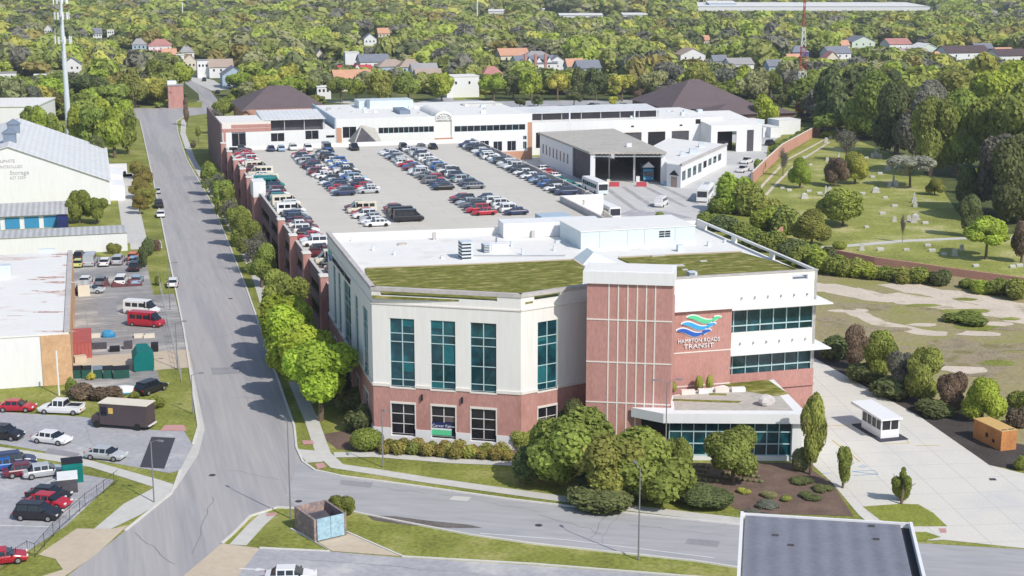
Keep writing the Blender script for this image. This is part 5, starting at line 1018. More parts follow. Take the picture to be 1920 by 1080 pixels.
# street and lots: (code, px, py, heading in degrees, label)
for cd, px, py, an, lb in (
    ('ws', 301, 406, 105, 'white sedan parked on the street by golden trees'), ('kp', 298, 388, 105, 'black pickup parked behind the white sedan by golden trees'), ('ss', 294, 362, 105, 'silver sedan under the golden street trees'),
    ('ws', 324, 536, 100, 'white car standing at the street kerb by the small lot'), ('wu', 430, 165, 95, 'white SUV by the long pale blue house'), ('ks', 408, 175, 100, 'black car by the long pale blue house'), ('ku', 383, 152, 100, 'dark SUV before the tall grey-topped house'),
    ('wv', 266, 588, -14, 'white panel van behind the red van'), ('rv', 275, 611, -16, 'bright red panel van parked in the yard'),
    ('ks', 149, 484, 95, 'black sedan in the corner by the stained roof'), ('ys', 148, 499, 95, 'yellow-green car in the corner by the stained roof'), ('sv', 170, 496, 97, 'silver minivan in the back row of the small lot'), ('ws', 197, 497, 98, 'white sedan in the back row beside the silver minivan'),
    ('su', 222, 494, 96, 'silver pickup-like SUV in the middle of the back row'), ('oh', 250, 487, 95, 'orange hatchback at the right end of the back row'), ('lh', 252, 495, 95, 'pale blue car before the orange hatchback'), ('ku', 254, 506, 95, 'black SUV in front of the pale blue car'),
    ('ws', 161, 532, 95, 'white sedan by the maroon covered cars'), ('gs', 190, 533, 95, 'dark car under a maroon cover, left'), ('wu', 228, 532, 96, 'white-roofed car behind a maroon cover, middle'), ('ls', 257, 531, 96, 'blue car by the lot entrance, front row right end'),
    ('gs', 157, 545, 90, 'dark green car crossways below the white sedan'), ('ss', 170, 549, 0, 'silver car nose by the corrugated lean-to'),
    ('ku', 284, 735, 60, 'black SUV at the yard gate by the blue-rimmed boat'),
    ('rs', 32, 770, -2, 'red coupe at the left edge of the upper lot'), ('wp', 116, 774, 172, 'white off-roader with black roof beside the brown van'), ('ku', 8, 822, -12, 'black SUV at the left edge of the driveway'), ('ws', 98, 830, -18, 'white sedan driving between the two lots'), ('ss', 199, 860, -14, 'silver hatchback with red tail lamps near the dark asphalt patch'),
    ('bs', 12, 880, 22, 'blue car at the left end of the lower lot back row'), ('nu', 28, 874, 22, 'navy SUV second in the lower lot back row'), ('ms', 48, 890, 24, 'maroon sedan in the lower lot back row'), ('ss', 84, 892, 24, 'silver sedan beside the teal dumpster'),
    ('ks', 92, 936, -12, 'black and white sedan behind the red car'), ('rs', 92, 949, -14, 'bright red sedan squeezed between two dark cars'), ('ku', 72, 972, -6, 'charcoal SUV at the front of the lower lot'), ('rs', 4, 1055, 20, 'red car cut off at the lower left edge'),
    ('ws', 545, 1090, 4, 'white car just entering at the bottom edge'),
    ('wv', 1240, 386, 70, 'white van standing alone in the depot yard'), ('wu', 1588, 320 if False else 0, 0, '') , ('wp', 1393, 322, 62, 'white pickup, nearer one by the cemetery wall'), ('wp', 1400, 306, 62, 'white pickup, farther one by the cemetery wall'),
    ('wh', 1022, 320, 20, 'white car, first beside the wash shelter wall'), ('rs', 1030, 326, 20, 'red car beside the wash shelter wall'), ('ws', 1042, 333, 20, 'white car, second beside the wash shelter wall'), ('tu', 1052, 343, 20, 'teal car beside the wash shelter wall'), ('tu', 1072, 353, 20, 'teal SUV nearest the front of the wash shelter'),
    ('ku', 1444, 272, 60, 'black car by the hedge at the cemetery wall'), ('ss', 1120, 200, 0, 'silver car, left one on the lot behind the depot'), ('ks', 1112, 200, 0, 'black car on the lot behind the depot'), ('ss', 1170, 199, 0, 'silver car, right one on the lot behind the depot'), ('ws', 700, 190, 90, 'white car behind the street trees beyond the depot'),
    ('rs', 273, 104, 0, 'red car in front of the red porches'), ('ws', 248, 112, 0, 'white car left of the red porches')):
    if not lb: continue
    x, y = P(px, py); a = radians(an)
    car(cd, x, y, .01, a, lb, None, near=py > 480)

def boxveh(nm, x, y, ang, L_, w_, h_, z0, body, glass_band, label, cat, parts=(), col=None):
    t = thing(nm, (x, y, 0), label, cat); f = Fr(x, y, ang); h = L_ / 2; k = w_ / 2; c = .12
    b = MB().loft([[f.at(x_, s_ * (k if i else k - c), z_) for i, s_, z_ in ((1, -1, z0), (1, 1, z0), (1, 1, h_ - .2), (0, 1, h_), (0, -1, h_), (1, -1, h_ - .2))] for x_ in (-h, h)]).build('body', body, t)
    if glass_band:
        za, zb2 = glass_band; n = max(4, int(L_ / 1.6)); st = (L_ - 1.6) / n
        for s in (-1, 1):
            for i in range(n): v = s * k; MB().box(f, -h + .5 + i * st, -h + .5 + i * st + st - .14, min(v, v + s * .02), max(v, v + s * .02), za, zb2).build('window', 'carglass', t)
        MB().box(f, h, h + .03, -k + .15, k - .15, za - .2, zb2 + .25).build('windscreen', 'carglass', t); MB().box(f, -h - .03, -h, -k + .3, k - .3, za, zb2).build('rear_window', 'carglass', t)
    for u in (-h * .55, h * .62):
        for s in (-1, 1): MB().tube(f.at(u, s * (k - .25), .48), f.at(u, s * (k + .02), .48), .48, n=12).build('wheel', 'tyre', t)
    for s in (-1, 1): MB().box(f, h, h + .04, s * k * .7 - .15, s * k * .7 + .15, .7, .9).build('headlight', 'lamp_clear', t)
    return t, f
t, f = boxveh('bus', 20.0, 357, radians(-74), 12, 2.55, 3.1, .35, 'white', (1.4, 2.4), 'white bus with pale blue front beside the deck parapet', 'bus'); MB().box(f, 6.04, 6.08, -1.2, 1.2, .4, 1.1).build('front_panel', 'pale_blue_panel', t)
boxveh('bus', 20.6, 321, radians(-74), 11, 2.55, 3.0, .35, 'white', (1.4, 2.4), 'white bus parked behind the ramp, only its rear end visible', 'bus')
t, f = boxveh('bus', 45.2, 346, radians(-104), 12, 2.55, 3.1, .35, 'white', (1.5, 2.4), 'white bus parked by the bushes at the yard edge', 'bus'); MB().box(f, -4, -2, -.6, .6, 3.1, 3.4).build('roof_unit', 'steel', t)
t, f = boxveh('bus', 34.4, 379, radians(-90), 11, 2.55, 3.2, .35, 'door_blue', (1.5, 2.4), 'blue-fronted bus inside the wash shelter', 'bus'); MB().add([f.at(5.4, -1.6, 3.6), f.at(5.4, 1.6, 3.6), f.at(5.4, 0, 5.0), f.at(4, -1.6, 3.6), f.at(4, 1.6, 3.6), f.at(4, 0, 5)], [(0, 1, 2), (5, 4, 3), (0, 2, 5, 3), (1, 4, 5, 2)]).build('roof_fairing', 'white', t)
# brown parcel van
x, y = P(232, 800); t = thing('delivery_truck', (x, y, 0), 'brown step van with cream roof and round-nosed bonnet in the upper lot', 'delivery truck'); f = Fr(x, y, radians(167))
mat('truck_brown', (.085, .065, .07), .5, .08)
MB().box(f, -3.6, 2.5, -1.15, 1.15, .5, 3.1).box(f, -3.75, -3.6, -1.0, 1.0, .5, .8).build('body', 'truck_brown', t); MB().box(f, -3.7, 2.6, -1.22, 1.22, 3.1, 3.2).build('roof', 'cream_wall', t)
MB().loft([[f.at(2.5, -1.05, .45), f.at(2.5, 1.05, .45), f.at(2.5, 1.05, 1.5), f.at(2.5, .8, 1.75), f.at(2.5, -.8, 1.75), f.at(2.5, -1.05, 1.5)], [f.at(3.7, -.9, .45), f.at(3.7, .9, .45), f.at(3.7, .9, 1.2), f.at(3.7, .65, 1.4), f.at(3.7, -.65, 1.4), f.at(3.7, -.9, 1.2)]]).build('bonnet', 'truck_brown', t)
MB().box(f, 2.5, 2.54, -1, 1, 1.85, 2.8).build('windscreen', 'carglass', t); pieces('window', 'carglass', t, [(f, 1.5, 2.3, 1.15, 1.18, 1.6, 2.7), (f, 1.5, 2.3, -1.18, -1.15, 1.6, 2.7)])
for s in (-1, 1):
    MB().box(f, .7, 1.3, s * 1.165 - .015, s * 1.165 + .015, 1.9, 2.6).build('emblem', 'line_yellow', t)
    for u in (-2.4, 2.9): MB().tube(f.at(u, s * .9, .45), f.at(u, s * 1.17, .45), .46, n=14).build('wheel', 'tyre', t)
MB().box(f, -3.64, -3.6, -.9, .9, .9, 2.8).build('rear_door', 'truck_brown', t); MB().box(f, -3.9, -3.65, -1, 1, .55, .7).build('bumper', 'lamp_clear', t)
# yard clutter
def simple(nm, px, py, ang, dims, m, label, cat, top=None, z=0, fn=None):
    x, y = P(px, py, z); t = thing(nm, (x, y, z), label, cat); f = Fr(x, y, ang); a, b, c = dims
    MB().box(f, -a / 2, a / 2, 0, b, z + .02, z + c).build('body', m, t)
    if top: MB().box(f, -a / 2 - .05, a / 2 + .05, -.05, b + .05, z + c, z + c + .1).build('lid', top, t)
    if fn: fn(t, f, a, b, c)
    return t
mat('red_paint', (.42, .1, .09), .6, .15, .8); mat('teal_tarp', (.0, .16, .15), .6, .15, .6, bump=.2); mat('green_bin', (.02, .09, .07), .6, .2, 1)
corr('red_ribs', (.45, .12, .11), .5, HX, dark=.8)
simple('shipping_container', 155, 672, HX, (2.6, 8.2, 2.3), 'red_ribs', 'faded red ribbed container against the orange stucco wall', 'container', 'red_paint')
def tarp(t, f, a, b, c):
    MB().loft([[f.at(u_ * .96, v_, .15), f.at(u_, v_, 1.9), f.at(u_ * .55, v_, 2.75), f.at(-u_ * .55, v_, 2.75), f.at(-u_, v_, 1.9), f.at(-u_ * .96, v_, .15)] for u_, v_ in ((1.3, -.1), (1.45, .6), (1.45, 4.2), (1.2, 4.9))]).build('tarpaulin', 'teal_tarp', t)
x, y = P(270, 697); simple('covered_trailer', 270, 697, HX, (2.0, 5.0, 1.2), 'steel', 'load wrapped in a dark teal tarpaulin by the yard fence', 'covered load', fn=tarp)
for i, (px, lb) in enumerate(((146, 'dark green dumpster, leftmost of the yard row'), (163, 'dark green dumpster, second from left in the yard row'), (184, 'dark green dumpster with a pale worn lid, middle of the yard row'), (203, 'dark green dumpster, second from right in the yard row'), (228, 'wide dark green dumpster, rightmost of the yard row'))):
    t = simple('dumpster', px, 710, HX, (1.25 if i < 4 else 2.1, 1.8, 1.25), 'green_bin', lb, 'dumpster', 'louvre_blue' if i == 2 else 'black'); tag(t, group='dumpsters in the yard row')
simple('dumpster', 138, 906, .35, (2.1, 2.0, 2.2), 'teal_tarp', 'tall bright teal dumpster beside the silver sedan', 'dumpster', 'black'); simple('flatbed_trailer', 128, 925, .3, (2.0, 2.6, 1.5), 'shade_metal', 'small boxy trailer with white roof behind the teal dumpster', 'trailer', 'white')
mat('boat_rim', (.05, .35, .65), .4, .05)
x, y = P(236, 738); t = thing('covered_boat', (x, y, 0), 'upturned white hull with bright blue rim by the hedge', 'boat'); f = Fr(x, y, .2)
MB().blob((x, y, .4), 2.0, 1.1, .7, 2, .03, 16, 8).build('hull', 'white', t); q = MB(); q.path([f.at(2.05 * cos(a * .3927), 1.15 * sin(a * .3927), .35) for a in range(17)], .1); q.tube(f.at(1.8, 0, .3), f.at(3.6, .3, .25), .1); q.build('rim', 'boat_rim', t)
x, y = P(203, 632); t = thing('covered_load', (x, y, 0), 'small blue tarpaulin heap on the yard gravel', 'tarpaulin'); MB().blob((x, y, .3), 1.1, .6, .8, 4).build('cover', 'door_blue', t)
for px, lb in ((178, 'pale plank stack left of the blue tarpaulin'), (262, 'pale plank stack left of the yard gate post'), (280, 'pale plank stack nearest the yard gate post')): simple('plank_stack', px, 634, HX, (1.6, 1.0, .5), 'cream_wall', lb, 'timber')
for px_, py_, m_, d_, lb_ in ((215, 660, 'black', (1.4, 1.0, .7), 'dark pile of tyres on the gravel left of the teal tarpaulin'), (185, 655, 'shade_metal', (2.2, .9, .8), 'dark steel frames laid on the gravel right of the red container'), (240, 655, 'shade_metal', (1.2, 1.2, 1.0), 'dark steel bin just left of the teal tarpaulin'), (290, 660, 'black', (1.0, 1.6, 1.1), 'black drum rack by the fence right of the teal tarpaulin')): simple('scrap_heap', px_, py_, .2, d_, m_, lb_, 'scrap')
simple('scrap_heap', 152, 680, .5, (1.6, 1.0, .9), 'concrete_tan', 'heap of broken boards in front of the red container', 'scrap')
simple('lean_to', 158, 556, HX, (1.9, 3.4, 2.0), 'cream_wall', 'pale lean-to against the orange stucco wall', 'lean-to', 'ribbed_grey')
for px, w_, lb in ((196, 3.3, 'maroon car cover over the dark car, left one'), (238, 5.2, 'long maroon cover draped before two cars, right one')):
    x, y = P(px, 537); t = thing('car_cover', (x, y, 0), lb, 'car cover'); f = Fr(x, y, HX); mat('maroon_tarp', (.12, .045, .05), .8, .15) if 'maroon_tarp' not in M else None
    q = MB()
    for k_ in range(2 if w_ > 4 else 1): q.add([f.at(-w_ / 2 + k_ * 2.6, -.3, 0), f.at(-w_ / 2 + 2.6 + k_ * 2.6, -.3, 0), f.at(-w_ / 2 + 2.2 + k_ * 2.6, .6, 1.15), f.at(-w_ / 2 + .4 + k_ * 2.6, .6, 1.15), f.at(-w_ / 2 + 2.6 + k_ * 2.6, 1.2, 0), f.at(-w_ / 2 + k_ * 2.6, 1.2, 0)], [(0, 1, 2, 3), (3, 2, 4, 5), (1, 4, 2), (0, 3, 5)])
    q.build('cover', 'maroon_tarp', t)
for px, py, nm, dims, m, lb in ((1152, 350, 'red_cart', (2.4, 1.2, 1.0), 'red_metal', 'red cart at the left of the wash shelter mouth'), (1203, 350, 'red_cart', (2.4, 1.2, 1.0), 'red_metal', 'red cart at the right of the wash shelter mouth'), (1196, 341, 'white_box', (.9, .8, 1.4), 'white', 'white cabinet behind the right red cart'),
    (1141, 344, 'drum', (.8, .8, 1.0), 'cream_wall', 'cream drum beside the left red cart'), (1250, 349, 'bin', (1.0, .8, 1.0), 'door_blue', 'blue bin, left of the pair by the shelter column'), (1261, 350, 'bin', (1.0, .8, 1.0), 'blue_gate', 'pale blue bin, right of the pair by the shelter column'),
    (196, 327, 'white_box', (2.0, 3, 2.0), 'white', 'white storage box against the warehouse side')): simple(nm, px, py, .0, dims, m, lb, 'bin' if nm == 'bin' else nm.replace('_', ' '))
for px, py, a, b, c_, m, lb, an in ((1414, 252, 8.5, 6, 4.4, 'pale_blue_panel', 'pale blue container building at the depot end', .3), (1424, 256, 2.6, 7, 3, 'white', 'white trailer, left one by the hedge', .2), (1438, 257, 3.0, 7, 3.0, 'white', 'white trailer, middle one by the hedge', .15), (1454, 258, 3.6, 8, 3.2, 'white', 'white trailer, right one by the hedge', .1), (1480, 252, 8, 7, 4.6, 'white', 'large white shed with blue-grey end near the brick wall', .1)):
    simple('trailer' if 'trailer' in lb else 'shed', px, py, HX + an, (a, b, c_), m, lb, 'trailer' if 'trailer' in lb else 'shed', 'white_roof')
x, y = P(222, 328); t = simple('box_truck', 222, 326, HX, (4.5, 2.3, 2.4), 'white', 'white box truck with red panel beside the warehouse', 'truck'); f = Fr(x, y, HX)
for u in (-1.5, 1.6): MB().tube(f.at(u, -.1, .5), f.at(u, .2, .5), .45, n=10).build('wheel', 'tyre', t)
MB().box(f, -2, -1, .02, .05, 1.2, 2.0).build('red_panel', 'red_metal', t)

# ================================================================ POLES, LAMPS, FENCES, SMALL THINGS
mat('lamp_grey', (.22, .22, .23), .6, .1)
def pole(px, py, h, label, heads=1, group='street lamps along the roads', az=0.0, nm='street_lamp', arm=1.1):
    x, y = P(px, py); t = thing(nm, (x, y, 0), label, 'street lamp' if nm == 'street_lamp' else 'pole', group)
    MB().tube((x, y, 0), (x, y, h), .085, .05, 8).build('pole', 'lamp_grey', t)
    for k_ in range(heads):
        a = az + k_ * pi; e = (x + arm * cos(a), y + arm * sin(a), h + .25); MB().path([(x, y, h - .1), ((x + e[0]) / 2, (y + e[1]) / 2, h + .2), e], .035).build('arm', 'lamp_grey', t)
        f = Fr(e[0], e[1], a); MB().box(f, -.2, .4, -.13, .13, h + .17, h + .3).build('lamp_head', 'lamp_grey', t)
pole(289, 942, 6.6, 'street lamp on the verge beside the lower left sidewalk', az=-.4); pole(545, 972, 10.2, 'tall street lamp on the grass corner left of the bin enclosure', az=2.2); pole(718, 876, 6.6, 'street lamp on the lawn before the shrub row', az=-1.2)
pole(1197, 1050, 9.0, 'street lamp on the bottom verge of the cross road', az=1.9); pole(362, 776, 5.0, 'lamp on the grass by the upper lot entrance', az=0); pole(319, 581, 7.5, 'street lamp at the kerb by the red van', az=.1); pole(333, 692, 6.5, 'street lamp at the kerb by the teal tarpaulin', az=.1)
pole(1246, 932, 12.5, 'tall lamp in the shrubs before the entrance pavilion', heads=2, az=.1, arm=1.2); pole(316, 203, 6, 'lamp at the pink brick corner building', az=0)
pole(252, 210, 9, 'utility lamp left of the upper crossing', az=0)
for px, py, h, lb in ((111, 742, 6, 'thin pole on the grass by the workshop corner'), (344, 30, 22, 'distant white flagpole-like mast above the woods'), (895, 36, 20, 'distant white mast near the white block')):
    x, y = P(px, py if py > 100 else 60); o = MB().tube((x, y, 0), (x, y, h if py > 100 else zat(4 if px < 800 else 0, y)), .12 if py > 100 else .45, n=6).build('pole', 'white'); tag(o, lb, 'pole')
fc = thing('metal_fence', (*P(120, 985), 0), 'black metal rail fence and sliding gate by the lower left lot', 'fence')
q = MB(); fpts = [P(*p) for p in ((-60, 1105), (0, 1073), (52, 1040), (66, 1045), (112, 993), (160, 950), (195, 925), (222, 903))]
for z_ in (.25, 1.35): q.path([(a, b, z_) for a, b in fpts], .02, 4)
q.build('rails', 'black', fc); q = MB()
for a, b in zip(fpts, fpts[1:]):
    n = max(2, int(hypot(a[0] - b[0], a[1] - b[1]) / .35))
    for i in range(n): x_, y_ = a[0] + (b[0] - a[0]) * i / n, a[1] + (b[1] - a[1]) * i / n; q.tube((x_, y_, 0), (x_, y_, 1.45), .007 if i % 7 else .03, n=4)
q.build('posts', 'black', fc)
f2_ = thing('wire_fence', (*P(300, 700), 0), 'grey wire fence along the street side of the yard', 'fence'); q = MB(); pts_ = [G.at(9.3, v) for v in range(196, 222, 3)] + [G.at(9.3, v) for v in range(224, 262, 4)]
for p_ in pts_: q.tube((p_[0], p_[1], 0), (p_[0], p_[1], 1.9), .045, n=5)
for z_ in (.1, 1.0, 1.9): q.path([(p_[0], p_[1], z_) for p_ in pts_], .02, 4)
q.build('posts_and_wires', 'steel', f2_)
# ================================================================ VEGETATION
def ico(sub=1):
    import bmesh
    bm = bmesh.new(); bmesh.ops.create_icosphere(bm, subdivisions=sub, radius=1); v = np.array([x.co[:] for x in bm.verts]); f = np.array([[q.index for q in p.verts] for p in bm.faces]); bm.free(); return v, f
ICO1, ICO2 = ico(1), ico(2)
def crown_arrays(seed, n, leaf, shape='round', core=True, dens_in=.82, icos=ICO1):
    """unit crown: radius about 1 in plan, 0..1 high; returns verts, quads, tris, tones (quads then tris)"""
    r = np.random.RandomState(seed); nl = {'round': 11, 'wide': 13, 'tall': 10, 'cone': 9, 'sparse': 12, 'bush': 6, 'ball': 1}[shape]
    lobes = []
    for i in range(nl):
        a = r.uniform(0, 6.283); t = (i + .5) / nl
        if shape == 'ball': lobes.append((0, 0, .5, 1.0, .5)); continue
        if shape == 'cone': z = .15 + .7 * t; rad = .62 * (1 - t) + .05; s = .42 * (1 - t * .75); sz = .2
        elif shape == 'tall': z = .2 + .62 * r.rand(); rad = .5 * r.rand() ** .5 * (1.1 - abs(z - .5)); s = r.uniform(.36, .5); sz = .2
        elif shape == 'wide': z = .35 + .38 * r.rand(); rad = .72 * r.rand() ** .5; s = r.uniform(.26, .42); sz = .2
        elif shape == 'bush': z = .3 + .25 * r.rand(); rad = .55 * r.rand() ** .5; s = r.uniform(.4, .55); sz = .32
        else: z = .25 + .5 * r.rand(); rad = .62 * r.rand() ** .5 * (1 - .9 * max(0, z - .5)); s = r.uniform(.3, .48); sz = .22
        lobes.append((rad * cos(a), rad * sin(a), z, s, sz * (s / .4)))
    lobes = np.array(lobes); w = lobes[:, 3] ** 2; li = r.choice(nl, n, p=w / w.sum()); lb = lobes[li]
    d = r.normal(size=(n, 3)); d[:, 2] = d[:, 2] * .9 + .25; d /= np.linalg.norm(d, axis=1)[:, None]
    rr = r.uniform(.84, 1.08, n)[:, None] if shape != 'sparse' else r.uniform(.4, 1.1, n)[:, None]
    c = lb[:, :3] + d * rr * np.stack([lb[:, 3], lb[:, 3], lb[:, 4]], 1)
    nrm = d + r.normal(size=(n, 3)) * .45; nrm /= np.linalg.norm(nrm, axis=1)[:, None]
    up = r.normal(size=(n, 3)); t1 = np.cross(nrm, up); t1 /= np.linalg.norm(t1, axis=1)[:, None]; t2 = np.cross(nrm, t1)
    s = leaf * r.uniform(.6, 1.3, n)[:, None]; sc = np.array([1, 1, .55]); k = r.uniform(.55, 1, n)[:, None]
    q = np.stack([c - t1 * s * sc, c - t2 * s * k * sc, c + t1 * s * sc, c + t2 * s * k * sc], 1).reshape(-1, 3)
    quads = np.arange(4 * n).reshape(-1, 4); ltone = r.uniform(.8, 1.18, nl); tq = ltone[li] * r.uniform(.84, 1.16, n)
    vs = [q]; tris = []; tt = []; off = 4 * n
    if core and shape != 'sparse':
        for L_, lt in zip(lobes, ltone):
            v, f = icos; k = 1 + .1 * r.normal(size=(len(v), 1)); vs.append(v * k * np.array([L_[3], L_[3], L_[4]]) * dens_in + L_[:3]); tris.append(f + off); off += len(v); tt.append(np.full(len(f), .85 * lt) * r.uniform(.85, 1.12, len(f)))  # cores toned darker than leaves: inner-crown shade put into the tone
    return np.concatenate(vs), quads, (np.concatenate(tris) if tris else np.zeros((0, 3), int)), np.concatenate([tq] + tt)
def np_mesh(name, v, quads, tris, tone, m, col=None):
    me = bpy.data.meshes.new(name); nq, ntr = len(quads), len(tris); me.vertices.add(len(v)); me.vertices.foreach_set('co', np.ascontiguousarray(v, dtype=np.float32).ravel())
    me.loops.add(4 * nq + 3 * ntr); me.loops.foreach_set('vertex_index', np.concatenate([quads.ravel(), tris.ravel()]).astype(np.int32))
    me.polygons.add(nq + ntr); me.polygons.foreach_set('loop_start', np.concatenate([np.arange(nq) * 4, 4 * nq + np.arange(ntr) * 3]).astype(np.int32))
    me.update(calc_edges=True); at = me.attributes.new('tone', 'FLOAT', 'FACE'); at.data.foreach_set('value', tone.astype(np.float32))
    if col is not None: a2 = me.attributes.new('tint', 'FLOAT_COLOR', 'FACE'); a2.data.foreach_set('color', np.concatenate([col, np.ones((len(col), 1))], 1).astype(np.float32).ravel())
    me.materials.append(M[m]); return me
CROWN = {}
def crown_mesh(shape, lod, var):
    k = (shape, lod, var)
    if k not in CROWN:
        n, lf = {0: (9500, .06), 1: (2600, .105), 2: (900, .16)}[lod]
        if shape == 'sparse': n = int(n * .3); lf *= .7
        if shape == 'ball': n = int(n * .35); lf *= 1.1
        v, q, t, tn = crown_arrays(hash((len(shape), ord(shape[0]), lod, var)) % 9999, n, lf, shape, icos=ICO2 if lod == 0 else ICO1); CROWN[k] = np_mesh('crown', v, q, t, tn, 'leaf')
    return CROWN[k]
TRUNK = {}
def trunk_mesh(shape, var, m):
    k = (shape == 'sparse', var, m)
    if k not in TRUNK:
        rnd = random.Random(var * 7 + 3); o = MB(); o.tube((0, 0, 0), (.02, .01, .45), .05, .03, 7); o.tube((.02, .01, .45), (0, 0, .8), .03, .015, 6)
        for i in range(9 if k[0] else 5):
            a = rnd.uniform(0, 6.28); z = rnd.uniform(.3, .6); r_ = rnd.uniform(.25, .42); e = (r_ * cos(a), r_ * sin(a), min(.95, z + rnd.uniform(.15, .35))); o.tube((0.01, .01, z), e, .018, .006, 5)
            if k[0]:
                for j in range(3): b = a + rnd.uniform(-.8, .8); o.tube(e, (e[0] + .2 * cos(b), e[1] + .2 * sin(b), e[2] + rnd.uniform(0, .15)), .007, .002, 4)
        me = bpy.data.meshes.new('trunk'); me.from_pydata(o.v, [], o.f); me.materials.append(M[m]); TRUNK[k] = me
    return TRUNK[k]
LEAF = {'bright': ((.43, .52, .085), 'bright green'), 'lime': ((.54, .54, .12), 'yellow-green'), 'vivid': ((.43, .55, .07), 'bright green'), 'mid': ((.31, .37, .085), 'mid green'), 'dark': ((.18, .215, .085), 'dark green'), 'olive': ((.36, .39, .1), 'olive green'),
        'gold': ((.36, .31, .09), 'golden'), 'brown': ((.27, .2, .14), 'brown'), 'grey': ((.23, .23, .18), 'grey-green'), 'pale': ((.37, .38, .18), 'pale green'), 'white': ((.46, .47, .37), 'white-flowered')}
rv = random.Random(77)
def tree(x, y, h, w, col, shape='round', lod=1, label=None, group=None, base=.22, name='tree', cat='tree', bark='bark', z=0.0, squash=1.0):
    c, nm = LEAF[col]; j = rv.uniform(.88, 1.14); c = (c[0] * j * rv.uniform(.93, 1.08), c[1] * j, c[2] * j)
    t = bpy.data.objects.new(name, None); COL.objects.link(t); t.location = (x, y, z); t.rotation_euler = (0, 0, rv.uniform(0, 6.28)); t.empty_display_size = .5
    o = bpy.data.objects.new('crown', crown_mesh(shape, lod, rv.randrange(3 if lod < 2 else 2))); COL.objects.link(o); o.parent = t; o.location = (0, 0, h * base); o.scale = (w / 2 * 1.02, w / 2 * 1.02 * squash, h * (1 - base) * 1.04); o.color = (*c, 1)
    if base > 0.02:
        k = bpy.data.objects.new('trunk', trunk_mesh(shape, rv.randrange(3), bark)); COL.objects.link(k); k.parent = t; s = w * (1.5 if shape != 'sparse' else 1.1); k.scale = (min(s, h) * .8, min(s, h) * .8, h)
    tag(t, label or f'{nm} tree', cat, group); t['_c'] = nm; return t
def TP(px, py, hp, wp, col, shape='round', lod=0, label=None, group=None, **kw):   # trunk foot at a pixel; height and width in pixels
    x, y = P(px, py); ppm = FPX / (y * cos(PITCH) + CAMH * sin(PITCH)); return tree(x, y, hp / ppm / cos(PITCH), wp / ppm, col, shape, lod, label, group, **kw)
# front garden
TP(1085, 915, 142, 190, 'mid', 'round', 0, 'broad green tree, left of the three before the brick tower', base=.0)
TP(1140, 935, 120, 170, 'olive', 'round', 0, 'olive tree in the middle of the three before the brick tower', base=.0)
TP(1205, 940, 128, 190, 'mid', 'round', 0, 'broad green tree, right of the three before the brick tower', base=.0)
TP(1070, 850, 105, 55, 'dark', 'tall', 0, 'slim dark tree against the brick tower', base=.1); TP(985, 842, 45, 70, 'olive', 'bush', 0, 'rounded olive shrub left of the big trees', base=.0, name='shrub', cat='shrub')
TP(1272, 915, 95, 60, 'mid', 'round', 0, 'mid green bush tree left of the entrance glazing', base=.05); TP(1374, 905, 106, 106, 'olive', 'round', 0, 'round lollipop tree in front of the entrance glazing', base=.16)
TP(1520, 890, 148, 62, 'olive', 'tall', 0, 'tall leaning slim tree at the pavilion corner', base=.04); TP(1504, 882, 45, 50, 'pale', 'bush', 0, 'low pale bush at the foot of the slim corner tree', base=0, name='shrub', cat='shrub')
TP(1580, 915, 78, 42, 'olive', 'tall', 0, 'small upright tree on the paved strip', base=.05); TP(1690, 945, 76, 62, 'mid', 'cone', 0, 'small tapered tree on the kerbed lawn', base=.05)
TP(1000, 905, 70, 90, 'dark', 'bush', 0, 'dark undergrowth shrub beneath the broad tree', base=0, name='shrub', cat='shrub'); TP(1150, 945, 45, 200, 'dark', 'bush', 0, 'spreading dark ground shrub by the sidewalk', base=0, name='shrub', cat='shrub')
TP(1310, 945, 35, 130, 'dark', 'bush', 0, 'low dark shrub right of the tall lamp', base=0, name='shrub', cat='shrub')
TP(640, 970, 42, 58, 'mid', 'round', 0, 'round green bush behind the bin enclosure', base=.0, name='shrub', cat='shrub')
TP(688, 842, 36, 60, 'mid', 'ball', 0, 'clipped round green bush at the building corner', base=0, name='shrub', cat='shrub')
rs = random.Random(3)
for i in range(30):
    px = 706 + i * 8.6 + rs.uniform(-2, 2); py = 843 + i * .55 + (i % 3) * 5 - 4 + rs.uniform(-2, 2); s = rs.uniform(16, 25)
    TP(px, py, s * .95, s * 1.15, 'gold' if i % 4 else 'olive', 'ball', 2, f'golden clipped shrub, {ordn(i)} from the left in the front bed', 'golden clipped shrubs before the front windows', base=0, name='shrub', cat='shrub')
for i in range(9): TP(835 + i * 17, 856 + i * .8, 12, 26, 'dark', 'bush', 2, f'low dark hedge plant, {ordn(i)} from the left before the golden shrubs', 'low dark hedge plants', base=0, name='shrub', cat='shrub')
for i in range(40):
    px = 1296 + (i % 12) * 11 + (i // 12) * 5; py = 874 + (i // 12) * 9 + (i % 12) * 1.2
    if 1330 < px < 1415 and py < 888: continue
    TP(px, py, 5.5, 8, 'pale', 'ball', 2, f'tiny pale bedding plant, {ordn(i % 12)} from the left in the {ordn(i // 12)} line', 'bedding plants on the mulch bed', base=0, name='bedding_plant', cat='plant')
for i, (px, py, w_) in enumerate(((1395, 925, 30), (1440, 930, 36), (1475, 938, 30), (1440, 948, 50), (1520, 935, 50), (1500, 905, 50), (1545, 920, 40), (1420, 968, 60))): TP(px, py, 9, w_, ('lime', 'pale', 'olive', 'grey', 'dark', 'dark', 'dark', 'grey')[i], 'bush', 1, f'low {LEAF[("lime", "pale", "olive", "grey", "dark", "dark", "dark", "grey")[i]][1]} ground shrub, {ordn(i)} listed rightward of the tall lamp bed', 'ground shrubs in the entrance bed', base=0, name='shrub', cat='shrub')
